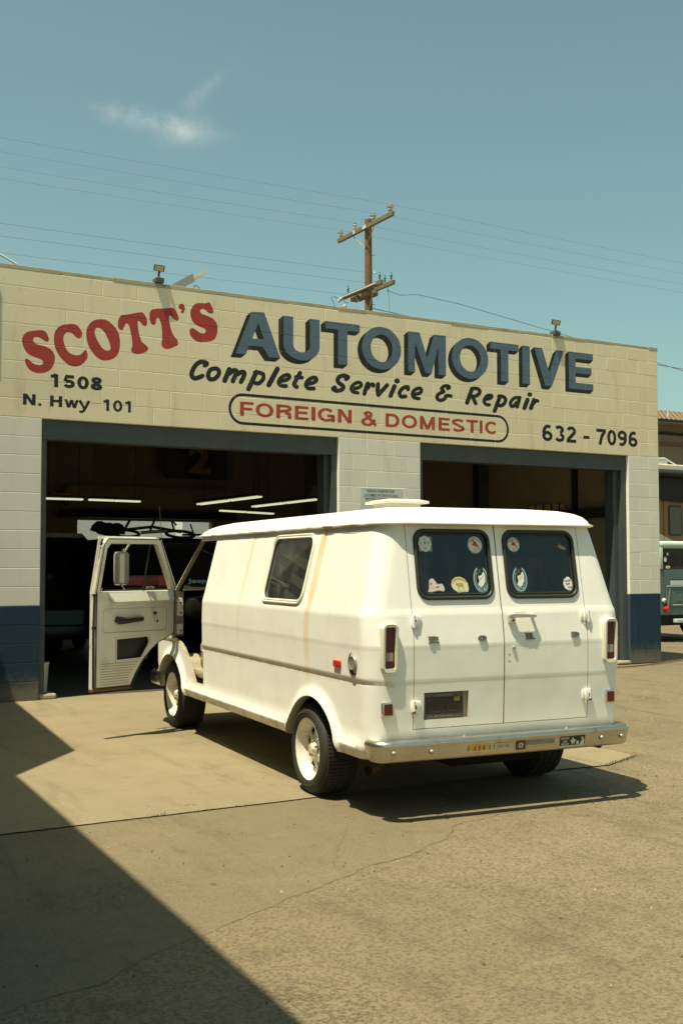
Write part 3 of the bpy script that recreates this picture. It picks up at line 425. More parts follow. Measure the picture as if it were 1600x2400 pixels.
SCRIPT=[
('C',[([(-7.276,3.774),(-7.27,3.778),(-7.259,3.785),(-7.245,3.799),(-7.241,3.834),(-7.26,3.849),(-7.278,3.856),(-7.298,3.861),(-7.318,3.863),(-7.338,3.861),(-7.357,3.857),(-7.376,3.849),(-7.394,3.838),(-7.411,3.824),(-7.427,3.807),(-7.442,3.788),(-7.455,3.769),(-7.466,3.748),(-7.476,3.726),(-7.484,3.704),(-7.488,3.683),(-7.487,3.662),(-7.482,3.643),(-7.473,3.628),(-7.46,3.615),(-7.442,3.607),(-7.424,3.604),(-7.406,3.605),(-7.387,3.609),(-7.366,3.617),(-7.344,3.627),(-7.324,3.638),(-7.311,3.644)],[(-7.309,3.817),(-7.302,3.822),(-7.294,3.827),(-7.293,3.827),(-7.294,3.804),(-7.291,3.8),(-7.301,3.803),(-7.314,3.807),(-7.324,3.808),(-7.333,3.807),(-7.342,3.805),(-7.352,3.801),(-7.361,3.795),(-7.372,3.786),(-7.384,3.774),(-7.395,3.759),(-7.405,3.745),(-7.414,3.729),(-7.422,3.711),(-7.427,3.695),(-7.43,3.683),(-7.43,3.675),(-7.428,3.668),(-7.424,3.663),(-7.422,3.66),(-7.421,3.659),(-7.417,3.659),(-7.409,3.66),(-7.4,3.661),(-7.387,3.667),(-7.368,3.676),(-7.349,3.685),(-7.336,3.692)],[(-7.276,3.774),(-7.294,3.768),(-7.311,3.772),(-7.321,3.786),(-7.32,3.803),(-7.309,3.817)],[(-7.336,3.692),(-7.318,3.696),(-7.302,3.689),(-7.295,3.674),(-7.298,3.657),(-7.311,3.644)])]),
('o',[([(-7.179,3.794),(-7.188,3.791),(-7.204,3.787),(-7.223,3.78),(-7.243,3.766),(-7.257,3.748),(-7.268,3.729),(-7.275,3.709),(-7.279,3.69),(-7.279,3.67),(-7.275,3.652),(-7.267,3.634),(-7.254,3.619),(-7.234,3.61),(-7.214,3.608),(-7.194,3.61),(-7.174,3.615),(-7.155,3.625),(-7.138,3.638),(-7.123,3.652),(-7.11,3.667),(-7.099,3.682),(-7.091,3.699),(-7.085,3.716),(-7.083,3.734),(-7.087,3.753),(-7.095,3.768),(-7.106,3.78),(-7.119,3.79),(-7.137,3.796),(-7.153,3.796),(-7.165,3.796),(-7.172,3.795)],[(-7.167,3.743),(-7.177,3.74),(-7.19,3.737),(-7.2,3.733),(-7.205,3.73),(-7.21,3.724),(-7.216,3.712),(-7.221,3.699),(-7.223,3.689),(-7.223,3.68),(-7.221,3.671),(-7.218,3.664),(-7.216,3.662),(-7.215,3.662),(-7.209,3.661),(-7.2,3.662),(-7.193,3.664),(-7.185,3.668),(-7.174,3.676),(-7.163,3.686),(-7.155,3.696),(-7.149,3.705),(-7.144,3.714),(-7.141,3.723),(-7.14,3.728),(-7.141,3.731),(-7.144,3.736),(-7.148,3.741),(-7.15,3.743),(-7.151,3.743),(-7.157,3.743),(-7.166,3.742),(-7.173,3.742)],[(-7.179,3.794),(-7.161,3.794),(-7.148,3.784),(-7.144,3.768),(-7.151,3.753),(-7.167,3.743)],[(-7.173,3.742),(-7.19,3.746),(-7.2,3.759),(-7.199,3.775),(-7.189,3.789),(-7.172,3.795)])]),
('m',[([(-7.013,3.783),(-7.07,3.644)],[(-6.952,3.766),(-7.009,3.626)],[(-7.013,3.783),(-7.0,3.798),(-6.98,3.805),(-6.961,3.799),(-6.95,3.784),(-6.952,3.766)],[(-7.009,3.626),(-7.022,3.611),(-7.042,3.605),(-7.061,3.61),(-7.071,3.625),(-7.07,3.644)]),([(-6.956,3.707),(-6.947,3.716),(-6.933,3.728),(-6.92,3.739),(-6.913,3.743),(-6.913,3.743),(-6.912,3.743),(-6.912,3.743),(-6.914,3.745),(-6.917,3.751),(-6.917,3.753),(-6.919,3.747),(-6.923,3.735),(-6.931,3.715),(-6.943,3.689),(-6.955,3.663),(-6.963,3.645)],[(-6.996,3.746),(-6.986,3.754),(-6.972,3.768),(-6.955,3.782),(-6.935,3.794),(-6.913,3.799),(-6.894,3.798),(-6.877,3.792),(-6.864,3.781),(-6.856,3.764),(-6.857,3.748),(-6.861,3.735),(-6.866,3.72),(-6.875,3.698),(-6.887,3.671),(-6.899,3.645),(-6.907,3.627)],[(-6.956,3.707),(-6.974,3.699),(-6.992,3.701),(-7.004,3.713),(-7.006,3.73),(-6.996,3.746)],[(-6.907,3.627),(-6.92,3.613),(-6.938,3.608),(-6.955,3.614),(-6.965,3.628),(-6.963,3.645)]),([(-6.861,3.701),(-6.85,3.709),(-6.835,3.719),(-6.821,3.727),(-6.813,3.731),(-6.81,3.732),(-6.808,3.732),(-6.81,3.733),(-6.814,3.739),(-6.815,3.74),(-6.817,3.732),(-6.821,3.719),(-6.826,3.706),(-6.832,3.692),(-6.841,3.675),(-6.85,3.659),(-6.857,3.647)],[(-6.893,3.746),(-6.883,3.753),(-6.867,3.764),(-6.848,3.775),(-6.829,3.784),(-6.809,3.788),(-6.79,3.787),(-6.771,3.779),(-6.756,3.761),(-6.754,3.741),(-6.757,3.723),(-6.762,3.706),(-6.769,3.69),(-6.777,3.672),(-6.787,3.653),(-6.797,3.636),(-6.803,3.625)],[(-6.861,3.701),(-6.879,3.696),(-6.896,3.701),(-6.907,3.714),(-6.905,3.732),(-6.893,3.746)],[(-6.803,3.625),(-6.817,3.612),(-6.835,3.608),(-6.852,3.615),(-6.86,3.63),(-6.857,3.647)])]),
('p',[([(-6.658,3.782),(-6.759,3.569)],[(-6.599,3.762),(-6.7,3.549)],[(-6.658,3.782),(-6.645,3.796),(-6.625,3.802),(-6.607,3.796),(-6.597,3.781),(-6.599,3.762)],[(-6.7,3.549),(-6.713,3.535),(-6.733,3.53),(-6.751,3.536),(-6.761,3.551),(-6.759,3.569)]),([(-6.645,3.739),(-6.635,3.741),(-6.622,3.743),(-6.61,3.744),(-6.599,3.744),(-6.586,3.741),(-6.572,3.738),(-6.562,3.735),(-6.56,3.733),(-6.559,3.731),(-6.559,3.722),(-6.561,3.711),(-6.564,3.702),(-6.572,3.691),(-6.583,3.679),(-6.596,3.667),(-6.604,3.661),(-6.608,3.66),(-6.615,3.661),(-6.625,3.662),(-6.634,3.664)],[(-6.649,3.791),(-6.639,3.792),(-6.625,3.794),(-6.607,3.796),(-6.588,3.795),(-6.569,3.792),(-6.55,3.788),(-6.529,3.78),(-6.511,3.765),(-6.503,3.744),(-6.502,3.723),(-6.506,3.702),(-6.514,3.682),(-6.527,3.663),(-6.543,3.645),(-6.561,3.629),(-6.581,3.616),(-6.605,3.609),(-6.625,3.609),(-6.639,3.611),(-6.647,3.612)],[(-6.645,3.739),(-6.662,3.742),(-6.673,3.753),(-6.674,3.769),(-6.665,3.783),(-6.649,3.791)],[(-6.647,3.612),(-6.662,3.619),(-6.669,3.634),(-6.665,3.649),(-6.652,3.661),(-6.634,3.664)])]),
('l',[([(-6.376,3.846),(-6.491,3.642)],[(-6.315,3.822),(-6.43,3.617)],[(-6.376,3.846),(-6.361,3.861),(-6.34,3.866),(-6.321,3.858),(-6.312,3.842),(-6.315,3.822)],[(-6.43,3.617),(-6.446,3.603),(-6.466,3.598),(-6.485,3.606),(-6.494,3.622),(-6.491,3.642)])]),
('e',[([(-6.298,3.665),(-6.282,3.669),(-6.257,3.675),(-6.23,3.682),(-6.206,3.691),(-6.187,3.702),(-6.172,3.715),(-6.161,3.729),(-6.153,3.745),(-6.153,3.764),(-6.161,3.78),(-6.173,3.791),(-6.19,3.797),(-6.208,3.798),(-6.225,3.796),(-6.242,3.791),(-6.259,3.784),(-6.276,3.775),(-6.293,3.764),(-6.309,3.751),(-6.324,3.737),(-6.336,3.721),(-6.345,3.705),(-6.352,3.687),(-6.355,3.667),(-6.35,3.649),(-6.34,3.633),(-6.326,3.621),(-6.308,3.611),(-6.285,3.607),(-6.261,3.607),(-6.241,3.608),(-6.228,3.608)],[(-6.308,3.713),(-6.291,3.717),(-6.267,3.723),(-6.244,3.729),(-6.228,3.735),(-6.219,3.74),(-6.212,3.746),(-6.208,3.752),(-6.207,3.752),(-6.207,3.749),(-6.207,3.748),(-6.208,3.748),(-6.207,3.748),(-6.209,3.748),(-6.217,3.747),(-6.226,3.744),(-6.237,3.74),(-6.248,3.734),(-6.261,3.726),(-6.273,3.716),(-6.282,3.708),(-6.289,3.698),(-6.295,3.688),(-6.299,3.679),(-6.3,3.674),(-6.299,3.671),(-6.295,3.666),(-6.29,3.661),(-6.285,3.658),(-6.276,3.657),(-6.258,3.657),(-6.239,3.658),(-6.226,3.658)],[(-6.298,3.665),(-6.315,3.666),(-6.327,3.676),(-6.33,3.691),(-6.323,3.705),(-6.308,3.713)],[(-6.226,3.658),(-6.21,3.654),(-6.2,3.642),(-6.201,3.627),(-6.211,3.614),(-6.228,3.608)])]),
('t',[([(-6.062,3.822),(-6.078,3.796),(-6.101,3.757),(-6.125,3.717),(-6.141,3.684),(-6.146,3.658),(-6.137,3.635),(-6.125,3.626),(-6.121,3.623),(-6.115,3.618),(-6.104,3.612),(-6.097,3.61),(-6.094,3.609)],[(-6.008,3.8),(-6.024,3.773),(-6.047,3.735),(-6.07,3.696),(-6.083,3.67),(-6.085,3.664),(-6.086,3.67),(-6.085,3.671),(-6.078,3.666),(-6.075,3.663),(-6.075,3.663),(-6.072,3.662),(-6.068,3.661)],[(-6.062,3.822),(-6.048,3.835),(-6.029,3.839),(-6.012,3.832),(-6.004,3.817),(-6.008,3.8)],[(-6.068,3.661),(-6.054,3.65),(-6.05,3.634),(-6.059,3.618),(-6.075,3.608),(-6.094,3.609)]),([(-6.096,3.731),(-6.012,3.73)],[(-6.091,3.781),(-6.006,3.781)],[(-6.096,3.731),(-6.112,3.736),(-6.121,3.749),(-6.119,3.764),(-6.108,3.777),(-6.091,3.781)],[(-6.006,3.781),(-5.99,3.776),(-5.981,3.763),(-5.983,3.747),(-5.995,3.735),(-6.012,3.73)])]),
('e',[([(-5.921,3.661),(-5.906,3.665),(-5.885,3.669),(-5.861,3.675),(-5.839,3.683),(-5.82,3.693),(-5.804,3.704),(-5.789,3.717),(-5.778,3.735),(-5.777,3.756),(-5.784,3.773),(-5.796,3.786),(-5.813,3.795),(-5.832,3.797),(-5.851,3.795),(-5.869,3.79),(-5.886,3.783),(-5.904,3.773),(-5.921,3.762),(-5.938,3.748),(-5.953,3.733),(-5.965,3.718),(-5.974,3.7),(-5.981,3.682),(-5.982,3.662),(-5.976,3.644),(-5.965,3.628),(-5.949,3.616),(-5.929,3.606),(-5.905,3.603),(-5.879,3.604),(-5.858,3.606),(-5.843,3.607)],[(-5.929,3.711),(-5.915,3.714),(-5.895,3.718),(-5.875,3.723),(-5.86,3.728),(-5.849,3.734),(-5.839,3.741),(-5.833,3.746),(-5.832,3.746),(-5.833,3.743),(-5.834,3.744),(-5.836,3.746),(-5.836,3.746),(-5.837,3.746),(-5.843,3.745),(-5.853,3.743),(-5.863,3.738),(-5.875,3.732),(-5.888,3.723),(-5.9,3.714),(-5.909,3.705),(-5.916,3.695),(-5.922,3.685),(-5.925,3.677),(-5.926,3.672),(-5.924,3.668),(-5.92,3.663),(-5.914,3.658),(-5.908,3.655),(-5.897,3.654),(-5.878,3.654),(-5.858,3.656),(-5.843,3.657)],[(-5.921,3.661),(-5.938,3.663),(-5.95,3.673),(-5.953,3.688),(-5.945,3.702),(-5.929,3.711)],[(-5.843,3.657),(-5.826,3.654),(-5.816,3.642),(-5.816,3.626),(-5.826,3.613),(-5.843,3.607)])]),
('S',[([(-5.365,3.767),(-5.358,3.772),(-5.346,3.78),(-5.33,3.793),(-5.322,3.826),(-5.342,3.845),(-5.36,3.851),(-5.38,3.855),(-5.399,3.857),(-5.419,3.857),(-5.439,3.854),(-5.459,3.849),(-5.479,3.841),(-5.497,3.829),(-5.513,3.815),(-5.526,3.799),(-5.535,3.779),(-5.536,3.758),(-5.53,3.741),(-5.521,3.726),(-5.509,3.713),(-5.493,3.701),(-5.476,3.693),(-5.464,3.687),(-5.458,3.683),(-5.455,3.68),(-5.454,3.677),(-5.454,3.677),(-5.453,3.679),(-5.453,3.679),(-5.459,3.674),(-5.467,3.669),(-5.476,3.665),(-5.486,3.662),(-5.498,3.659),(-5.511,3.658),(-5.52,3.658),(-5.528,3.66),(-5.539,3.664),(-5.546,3.668),(-5.542,3.661),(-5.548,3.639),(-5.547,3.639),(-5.538,3.643),(-5.531,3.646)],[(-5.401,3.809),(-5.393,3.815),(-5.383,3.821),(-5.379,3.824),(-5.382,3.805),(-5.376,3.796),(-5.384,3.799),(-5.396,3.801),(-5.408,3.802),(-5.419,3.802),(-5.431,3.8),(-5.443,3.798),(-5.451,3.794),(-5.459,3.789),(-5.467,3.782),(-5.473,3.775),(-5.474,3.772),(-5.474,3.771),(-5.472,3.766),(-5.467,3.759),(-5.462,3.753),(-5.455,3.748),(-5.443,3.742),(-5.427,3.734),(-5.411,3.724),(-5.4,3.711),(-5.393,3.697),(-5.391,3.68),(-5.396,3.661),(-5.407,3.645),(-5.422,3.633),(-5.438,3.623),(-5.455,3.615),(-5.473,3.61),(-5.493,3.606),(-5.513,3.603),(-5.533,3.604),(-5.553,3.608),(-5.571,3.615),(-5.587,3.624),(-5.602,3.642),(-5.591,3.675),(-5.575,3.685),(-5.563,3.691),(-5.556,3.694)],[(-5.365,3.767),(-5.384,3.761),(-5.402,3.765),(-5.413,3.778),(-5.413,3.795),(-5.401,3.809)],[(-5.556,3.694),(-5.537,3.697),(-5.521,3.69),(-5.513,3.675),(-5.517,3.658),(-5.531,3.646)])]),
('e',[([(-5.274,3.65),(-5.259,3.654),(-5.235,3.66),(-5.209,3.668),(-5.186,3.676),(-5.169,3.686),(-5.154,3.696),(-5.142,3.709),(-5.134,3.727),(-5.134,3.745),(-5.142,3.76),(-5.153,3.772),(-5.168,3.781),(-5.186,3.785),(-5.204,3.784),(-5.221,3.781),(-5.238,3.775),(-5.255,3.767),(-5.273,3.757),(-5.29,3.745),(-5.305,3.731),(-5.317,3.716),(-5.326,3.7),(-5.331,3.684),(-5.333,3.667),(-5.329,3.651),(-5.321,3.637),(-5.31,3.625),(-5.293,3.615),(-5.273,3.609),(-5.25,3.606),(-5.231,3.605),(-5.218,3.604)],[(-5.286,3.695),(-5.27,3.699),(-5.247,3.705),(-5.224,3.712),(-5.207,3.718),(-5.198,3.723),(-5.19,3.728),(-5.187,3.732),(-5.187,3.731),(-5.187,3.73),(-5.189,3.733),(-5.192,3.737),(-5.194,3.738),(-5.195,3.738),(-5.201,3.738),(-5.209,3.736),(-5.218,3.733),(-5.23,3.727),(-5.244,3.719),(-5.256,3.711),(-5.265,3.703),(-5.271,3.695),(-5.276,3.687),(-5.278,3.679),(-5.279,3.674),(-5.278,3.67),(-5.276,3.665),(-5.271,3.661),(-5.267,3.658),(-5.257,3.655),(-5.239,3.653),(-5.221,3.652),(-5.208,3.65)],[(-5.274,3.65),(-5.291,3.65),(-5.303,3.659),(-5.307,3.673),(-5.3,3.686),(-5.286,3.695)],[(-5.208,3.65),(-5.193,3.645),(-5.186,3.632),(-5.189,3.618),(-5.201,3.607),(-5.218,3.604)])]),
('r',[([(-5.093,3.767),(-5.095,3.762),(-5.1,3.754),(-5.106,3.742),(-5.112,3.726),(-5.12,3.702),(-5.13,3.673),(-5.138,3.646),(-5.144,3.627)],[(-5.035,3.747),(-5.038,3.742),(-5.042,3.735),(-5.046,3.726),(-5.051,3.713),(-5.059,3.692),(-5.068,3.663),(-5.077,3.636),(-5.083,3.617)],[(-5.093,3.767),(-5.079,3.78),(-5.059,3.785),(-5.042,3.779),(-5.032,3.765),(-5.035,3.747)],[(-5.083,3.617),(-5.094,3.602),(-5.112,3.594),(-5.131,3.598),(-5.143,3.61),(-5.144,3.627)]),([(-5.039,3.688),(-5.032,3.698),(-5.023,3.712),(-5.014,3.724),(-5.008,3.73),(-5.005,3.731),(-4.998,3.733),(-4.993,3.733),(-4.997,3.735),(-5.004,3.744),(-5.005,3.743),(-5.006,3.737),(-5.008,3.732)],[(-5.083,3.708),(-5.077,3.718),(-5.067,3.732),(-5.055,3.749),(-5.04,3.763),(-5.021,3.773),(-5.003,3.778),(-4.986,3.779),(-4.966,3.774),(-4.953,3.756),(-4.953,3.742),(-4.955,3.733),(-4.956,3.728)],[(-5.039,3.688),(-5.051,3.678),(-5.067,3.676),(-5.081,3.682),(-5.087,3.695),(-5.083,3.708)],[(-4.956,3.728),(-4.963,3.715),(-4.978,3.708),(-4.994,3.709),(-5.005,3.718),(-5.008,3.732)])]),
('v',[([(-4.945,3.759),(-4.946,3.745),(-4.948,3.724),(-4.949,3.7),(-4.95,3.678),(-4.948,3.659),(-4.944,3.641),(-4.941,3.626),(-4.939,3.616)],[(-4.878,3.761),(-4.879,3.746),(-4.881,3.726),(-4.882,3.704),(-4.882,3.686),(-4.881,3.671),(-4.878,3.656),(-4.875,3.642),(-4.873,3.632)],[(-4.945,3.759),(-4.937,3.777),(-4.92,3.787),(-4.899,3.788),(-4.883,3.778),(-4.878,3.761)],[(-4.873,3.632),(-4.875,3.614),(-4.89,3.6),(-4.91,3.595),(-4.929,3.601),(-4.939,3.616)]),([(-4.883,3.61),(-4.871,3.622),(-4.853,3.639),(-4.834,3.658),(-4.815,3.676),(-4.797,3.695),(-4.778,3.715),(-4.762,3.732),(-4.75,3.744)],[(-4.928,3.643),(-4.916,3.655),(-4.899,3.672),(-4.879,3.691),(-4.861,3.709),(-4.844,3.727),(-4.825,3.746),(-4.809,3.764),(-4.797,3.776)],[(-4.883,3.61),(-4.9,3.601),(-4.919,3.601),(-4.933,3.612),(-4.937,3.628),(-4.928,3.643)],[(-4.797,3.776),(-4.781,3.786),(-4.761,3.786),(-4.747,3.776),(-4.742,3.76),(-4.75,3.744)])]),
('i',[([(-4.692,3.764),(-4.755,3.634)],[(-4.629,3.746),(-4.693,3.616)],[(-4.692,3.764),(-4.678,3.779),(-4.658,3.784),(-4.638,3.779),(-4.627,3.764),(-4.629,3.746)],[(-4.693,3.616),(-4.706,3.602),(-4.727,3.596),(-4.746,3.602),(-4.757,3.616),(-4.755,3.634)]),([(-4.633,3.792),(-4.626,3.791)],[(-4.619,3.861),(-4.613,3.86)],[(-4.633,3.792),(-4.655,3.8),(-4.666,3.818),(-4.662,3.839),(-4.644,3.855),(-4.619,3.861)],[(-4.613,3.86),(-4.59,3.852),(-4.579,3.834),(-4.583,3.813),(-4.601,3.796),(-4.626,3.791)])]),
('c',[([(-4.426,3.727),(-4.424,3.733),(-4.422,3.744),(-4.422,3.76),(-4.435,3.78),(-4.457,3.787),(-4.476,3.787),(-4.495,3.784),(-4.514,3.778),(-4.533,3.769),(-4.552,3.757),(-4.571,3.743),(-4.586,3.729),(-4.599,3.714),(-4.608,3.697),(-4.614,3.68),(-4.616,3.662),(-4.612,3.645),(-4.604,3.629),(-4.592,3.614),(-4.57,3.602),(-4.544,3.599),(-4.52,3.603),(-4.5,3.607),(-4.488,3.61)],[(-4.487,3.73),(-4.486,3.737),(-4.484,3.744),(-4.483,3.747),(-4.477,3.738),(-4.471,3.735),(-4.476,3.735),(-4.483,3.734),(-4.492,3.731),(-4.503,3.725),(-4.517,3.717),(-4.531,3.707),(-4.54,3.699),(-4.546,3.691),(-4.551,3.682),(-4.554,3.675),(-4.555,3.67),(-4.553,3.664),(-4.55,3.657),(-4.546,3.652),(-4.546,3.651),(-4.542,3.652),(-4.528,3.654),(-4.51,3.658),(-4.498,3.66)],[(-4.426,3.727),(-4.434,3.712),(-4.451,3.703),(-4.47,3.704),(-4.484,3.714),(-4.487,3.73)],[(-4.498,3.66),(-4.479,3.659),(-4.465,3.649),(-4.462,3.633),(-4.471,3.618),(-4.488,3.61)])]),
('e',[([(-4.356,3.646),(-4.34,3.649),(-4.316,3.655),(-4.289,3.662),(-4.265,3.671),(-4.246,3.683),(-4.232,3.697),(-4.221,3.712),(-4.215,3.729),(-4.217,3.747),(-4.226,3.761),(-4.238,3.772),(-4.253,3.78),(-4.271,3.783),(-4.289,3.782),(-4.305,3.778),(-4.321,3.772),(-4.338,3.765),(-4.356,3.755),(-4.373,3.743),(-4.388,3.729),(-4.4,3.713),(-4.408,3.697),(-4.412,3.68),(-4.414,3.664),(-4.411,3.649),(-4.405,3.634),(-4.393,3.619),(-4.375,3.608),(-4.351,3.602),(-4.326,3.599),(-4.303,3.598),(-4.288,3.597)],[(-4.366,3.692),(-4.35,3.696),(-4.327,3.701),(-4.305,3.707),(-4.29,3.713),(-4.283,3.717),(-4.277,3.723),(-4.274,3.728),(-4.273,3.729),(-4.273,3.728),(-4.275,3.731),(-4.278,3.733),(-4.279,3.734),(-4.28,3.734),(-4.284,3.734),(-4.291,3.732),(-4.3,3.729),(-4.311,3.724),(-4.324,3.716),(-4.336,3.708),(-4.344,3.701),(-4.349,3.694),(-4.353,3.685),(-4.356,3.677),(-4.356,3.67),(-4.355,3.664),(-4.353,3.658),(-4.35,3.654),(-4.347,3.652),(-4.336,3.649),(-4.316,3.648),(-4.295,3.647),(-4.279,3.646)],[(-4.356,3.646),(-4.373,3.646),(-4.386,3.655),(-4.389,3.67),(-4.382,3.684),(-4.366,3.692)],[(-4.279,3.646),(-4.263,3.64),(-4.255,3.628),(-4.258,3.613),(-4.27,3.601),(-4.288,3.597)])]),
('&',[([(-3.814,3.767),(-3.808,3.77),(-3.797,3.775),(-3.783,3.783),(-3.769,3.806),(-3.777,3.825),(-3.788,3.835),(-3.803,3.843),(-3.82,3.848),(-3.838,3.849),(-3.857,3.847),(-3.877,3.844),(-3.896,3.836),(-3.914,3.825),(-3.932,3.812),(-3.947,3.796),(-3.956,3.77),(-3.941,3.748),(-3.924,3.737),(-3.914,3.732),(-3.915,3.748),(-3.91,3.756),(-3.926,3.751),(-3.949,3.744),(-3.972,3.734),(-3.991,3.721),(-4.005,3.707),(-4.018,3.692),(-4.026,3.674),(-4.028,3.656),(-4.024,3.639),(-4.015,3.624),(-4.002,3.612),(-3.984,3.604),(-3.965,3.599),(-3.945,3.598),(-3.923,3.601),(-3.902,3.607),(-3.881,3.616),(-3.862,3.627),(-3.844,3.641),(-3.833,3.662),(-3.832,3.677),(-3.833,3.678),(-3.843,3.67),(-3.837,3.67),(-3.817,3.67),(-3.794,3.669),(-3.778,3.668)],[(-3.838,3.809),(-3.832,3.812),(-3.824,3.816),(-3.821,3.817),(-3.828,3.804),(-3.826,3.795),(-3.828,3.797),(-3.832,3.799),(-3.836,3.8),(-3.843,3.8),(-3.853,3.8),(-3.863,3.798),(-3.871,3.795),(-3.88,3.789),(-3.891,3.781),(-3.897,3.774),(-3.898,3.779),(-3.899,3.784),(-3.888,3.778),(-3.87,3.767),(-3.861,3.735),(-3.887,3.714),(-3.91,3.706),(-3.93,3.7),(-3.943,3.695),(-3.952,3.688),(-3.961,3.679),(-3.968,3.672),(-3.97,3.667),(-3.97,3.664),(-3.969,3.658),(-3.966,3.653),(-3.963,3.651),(-3.959,3.649),(-3.951,3.647),(-3.941,3.647),(-3.932,3.648),(-3.922,3.651),(-3.908,3.657),(-3.895,3.665),(-3.889,3.669),(-3.89,3.667),(-3.89,3.674),(-3.888,3.691),(-3.864,3.713),(-3.836,3.719),(-3.809,3.719),(-3.785,3.717),(-3.769,3.717)],[(-3.814,3.767),(-3.832,3.764),(-3.847,3.77),(-3.855,3.783),(-3.851,3.798),(-3.838,3.809)],[(-3.769,3.717),(-3.753,3.711),(-3.745,3.699),(-3.747,3.684),(-3.76,3.672),(-3.778,3.668)])]),
('R',[([(-3.462,3.823),(-3.546,3.628)],[(-3.395,3.809),(-3.479,3.614)],[(-3.462,3.823),(-3.449,3.839),(-3.427,3.845),(-3.407,3.841),(-3.394,3.827),(-3.395,3.809)],[(-3.479,3.614),(-3.492,3.599),(-3.513,3.592),(-3.534,3.597),(-3.546,3.61),(-3.546,3.628)]),([(-3.432,3.793),(-3.417,3.796),(-3.395,3.799),(-3.374,3.801),(-3.36,3.801),(-3.35,3.799),(-3.34,3.795),(-3.333,3.79),(-3.332,3.789),(-3.332,3.787),(-3.333,3.781),(-3.337,3.773),(-3.341,3.767),(-3.348,3.762),(-3.361,3.755),(-3.375,3.748),(-3.388,3.743),(-3.398,3.741),(-3.409,3.74),(-3.42,3.739),(-3.429,3.738)],[(-3.438,3.844),(-3.422,3.846),(-3.399,3.85),(-3.372,3.853),(-3.345,3.853),(-3.322,3.848),(-3.302,3.839),(-3.285,3.828),(-3.272,3.811),(-3.268,3.791),(-3.272,3.772),(-3.281,3.754),(-3.294,3.737),(-3.311,3.723),(-3.331,3.711),(-3.351,3.703),(-3.37,3.696),(-3.389,3.691),(-3.407,3.688),(-3.421,3.688),(-3.43,3.687)],[(-3.432,3.793),(-3.451,3.795),(-3.464,3.806),(-3.466,3.822),(-3.455,3.836),(-3.438,3.844)],[(-3.43,3.687),(-3.448,3.691),(-3.46,3.703),(-3.459,3.718),(-3.448,3.732),(-3.429,3.738)]),([(-3.446,3.69),(-3.398,3.608)],[(-3.388,3.716),(-3.341,3.634)],[(-3.446,3.69),(-3.448,3.706),(-3.438,3.721),(-3.42,3.729),(-3.401,3.727),(-3.388,3.716)],[(-3.341,3.634),(-3.339,3.618),(-3.348,3.603),(-3.366,3.596),(-3.385,3.597),(-3.398,3.608)])]),
('e',[([(-3.196,3.668),(-3.181,3.671),(-3.16,3.675),(-3.136,3.681),(-3.114,3.688),(-3.096,3.698),(-3.083,3.71),(-3.074,3.722),(-3.068,3.736),(-3.07,3.753),(-3.081,3.765),(-3.095,3.772),(-3.109,3.775),(-3.125,3.775),(-3.142,3.774),(-3.161,3.771),(-3.18,3.764),(-3.198,3.753),(-3.215,3.741),(-3.229,3.727),(-3.242,3.712),(-3.251,3.697),(-3.256,3.681),(-3.259,3.664),(-3.257,3.647),(-3.25,3.632),(-3.239,3.619),(-3.225,3.608),(-3.208,3.599),(-3.187,3.594),(-3.167,3.594),(-3.151,3.594),(-3.141,3.595)],[(-3.205,3.714),(-3.19,3.717),(-3.17,3.721),(-3.15,3.726),(-3.137,3.73),(-3.132,3.733),(-3.128,3.737),(-3.125,3.74),(-3.126,3.738),(-3.125,3.732),(-3.122,3.728),(-3.121,3.728),(-3.123,3.728),(-3.129,3.728),(-3.138,3.727),(-3.148,3.726),(-3.155,3.723),(-3.164,3.718),(-3.175,3.71),(-3.185,3.7),(-3.192,3.692),(-3.197,3.684),(-3.2,3.675),(-3.201,3.667),(-3.201,3.662),(-3.198,3.657),(-3.193,3.651),(-3.186,3.646),(-3.181,3.643),(-3.174,3.641),(-3.162,3.641),(-3.148,3.642),(-3.138,3.642)],[(-3.196,3.668),(-3.214,3.669),(-3.226,3.678),(-3.229,3.693),(-3.221,3.706),(-3.205,3.714)],[(-3.138,3.642),(-3.121,3.638),(-3.111,3.627),(-3.112,3.612),(-3.123,3.6),(-3.141,3.595)])]),
('p',[([(-2.989,3.758),(-3.086,3.546)],[(-2.923,3.743),(-3.021,3.531)],[(-2.989,3.758),(-2.976,3.773),(-2.955,3.779),(-2.934,3.775),(-2.922,3.761),(-2.923,3.743)],[(-3.021,3.531),(-3.034,3.516),(-3.055,3.51),(-3.075,3.515),(-3.087,3.529),(-3.086,3.546)]),([(-2.979,3.724),(-2.967,3.725),(-2.951,3.727),(-2.936,3.728),(-2.925,3.726),(-2.915,3.723),(-2.903,3.717),(-2.895,3.712),(-2.893,3.709),(-2.893,3.704),(-2.896,3.693),(-2.902,3.681),(-2.909,3.67),(-2.916,3.662),(-2.927,3.654),(-2.938,3.647),(-2.945,3.644),(-2.946,3.644),(-2.95,3.645),(-2.957,3.646),(-2.964,3.648)],[(-2.98,3.774),(-2.969,3.775),(-2.95,3.777),(-2.927,3.778),(-2.904,3.775),(-2.883,3.768),(-2.863,3.759),(-2.845,3.746),(-2.832,3.726),(-2.831,3.704),(-2.836,3.683),(-2.846,3.664),(-2.857,3.646),(-2.872,3.631),(-2.889,3.617),(-2.907,3.607),(-2.926,3.598),(-2.948,3.594),(-2.967,3.595),(-2.979,3.598),(-2.985,3.599)],[(-2.979,3.724),(-2.998,3.727),(-3.009,3.739),(-3.009,3.754),(-2.998,3.767),(-2.98,3.774)],[(-2.985,3.599),(-3.0,3.608),(-3.006,3.622),(-2.999,3.637),(-2.983,3.647),(-2.964,3.648)])]),
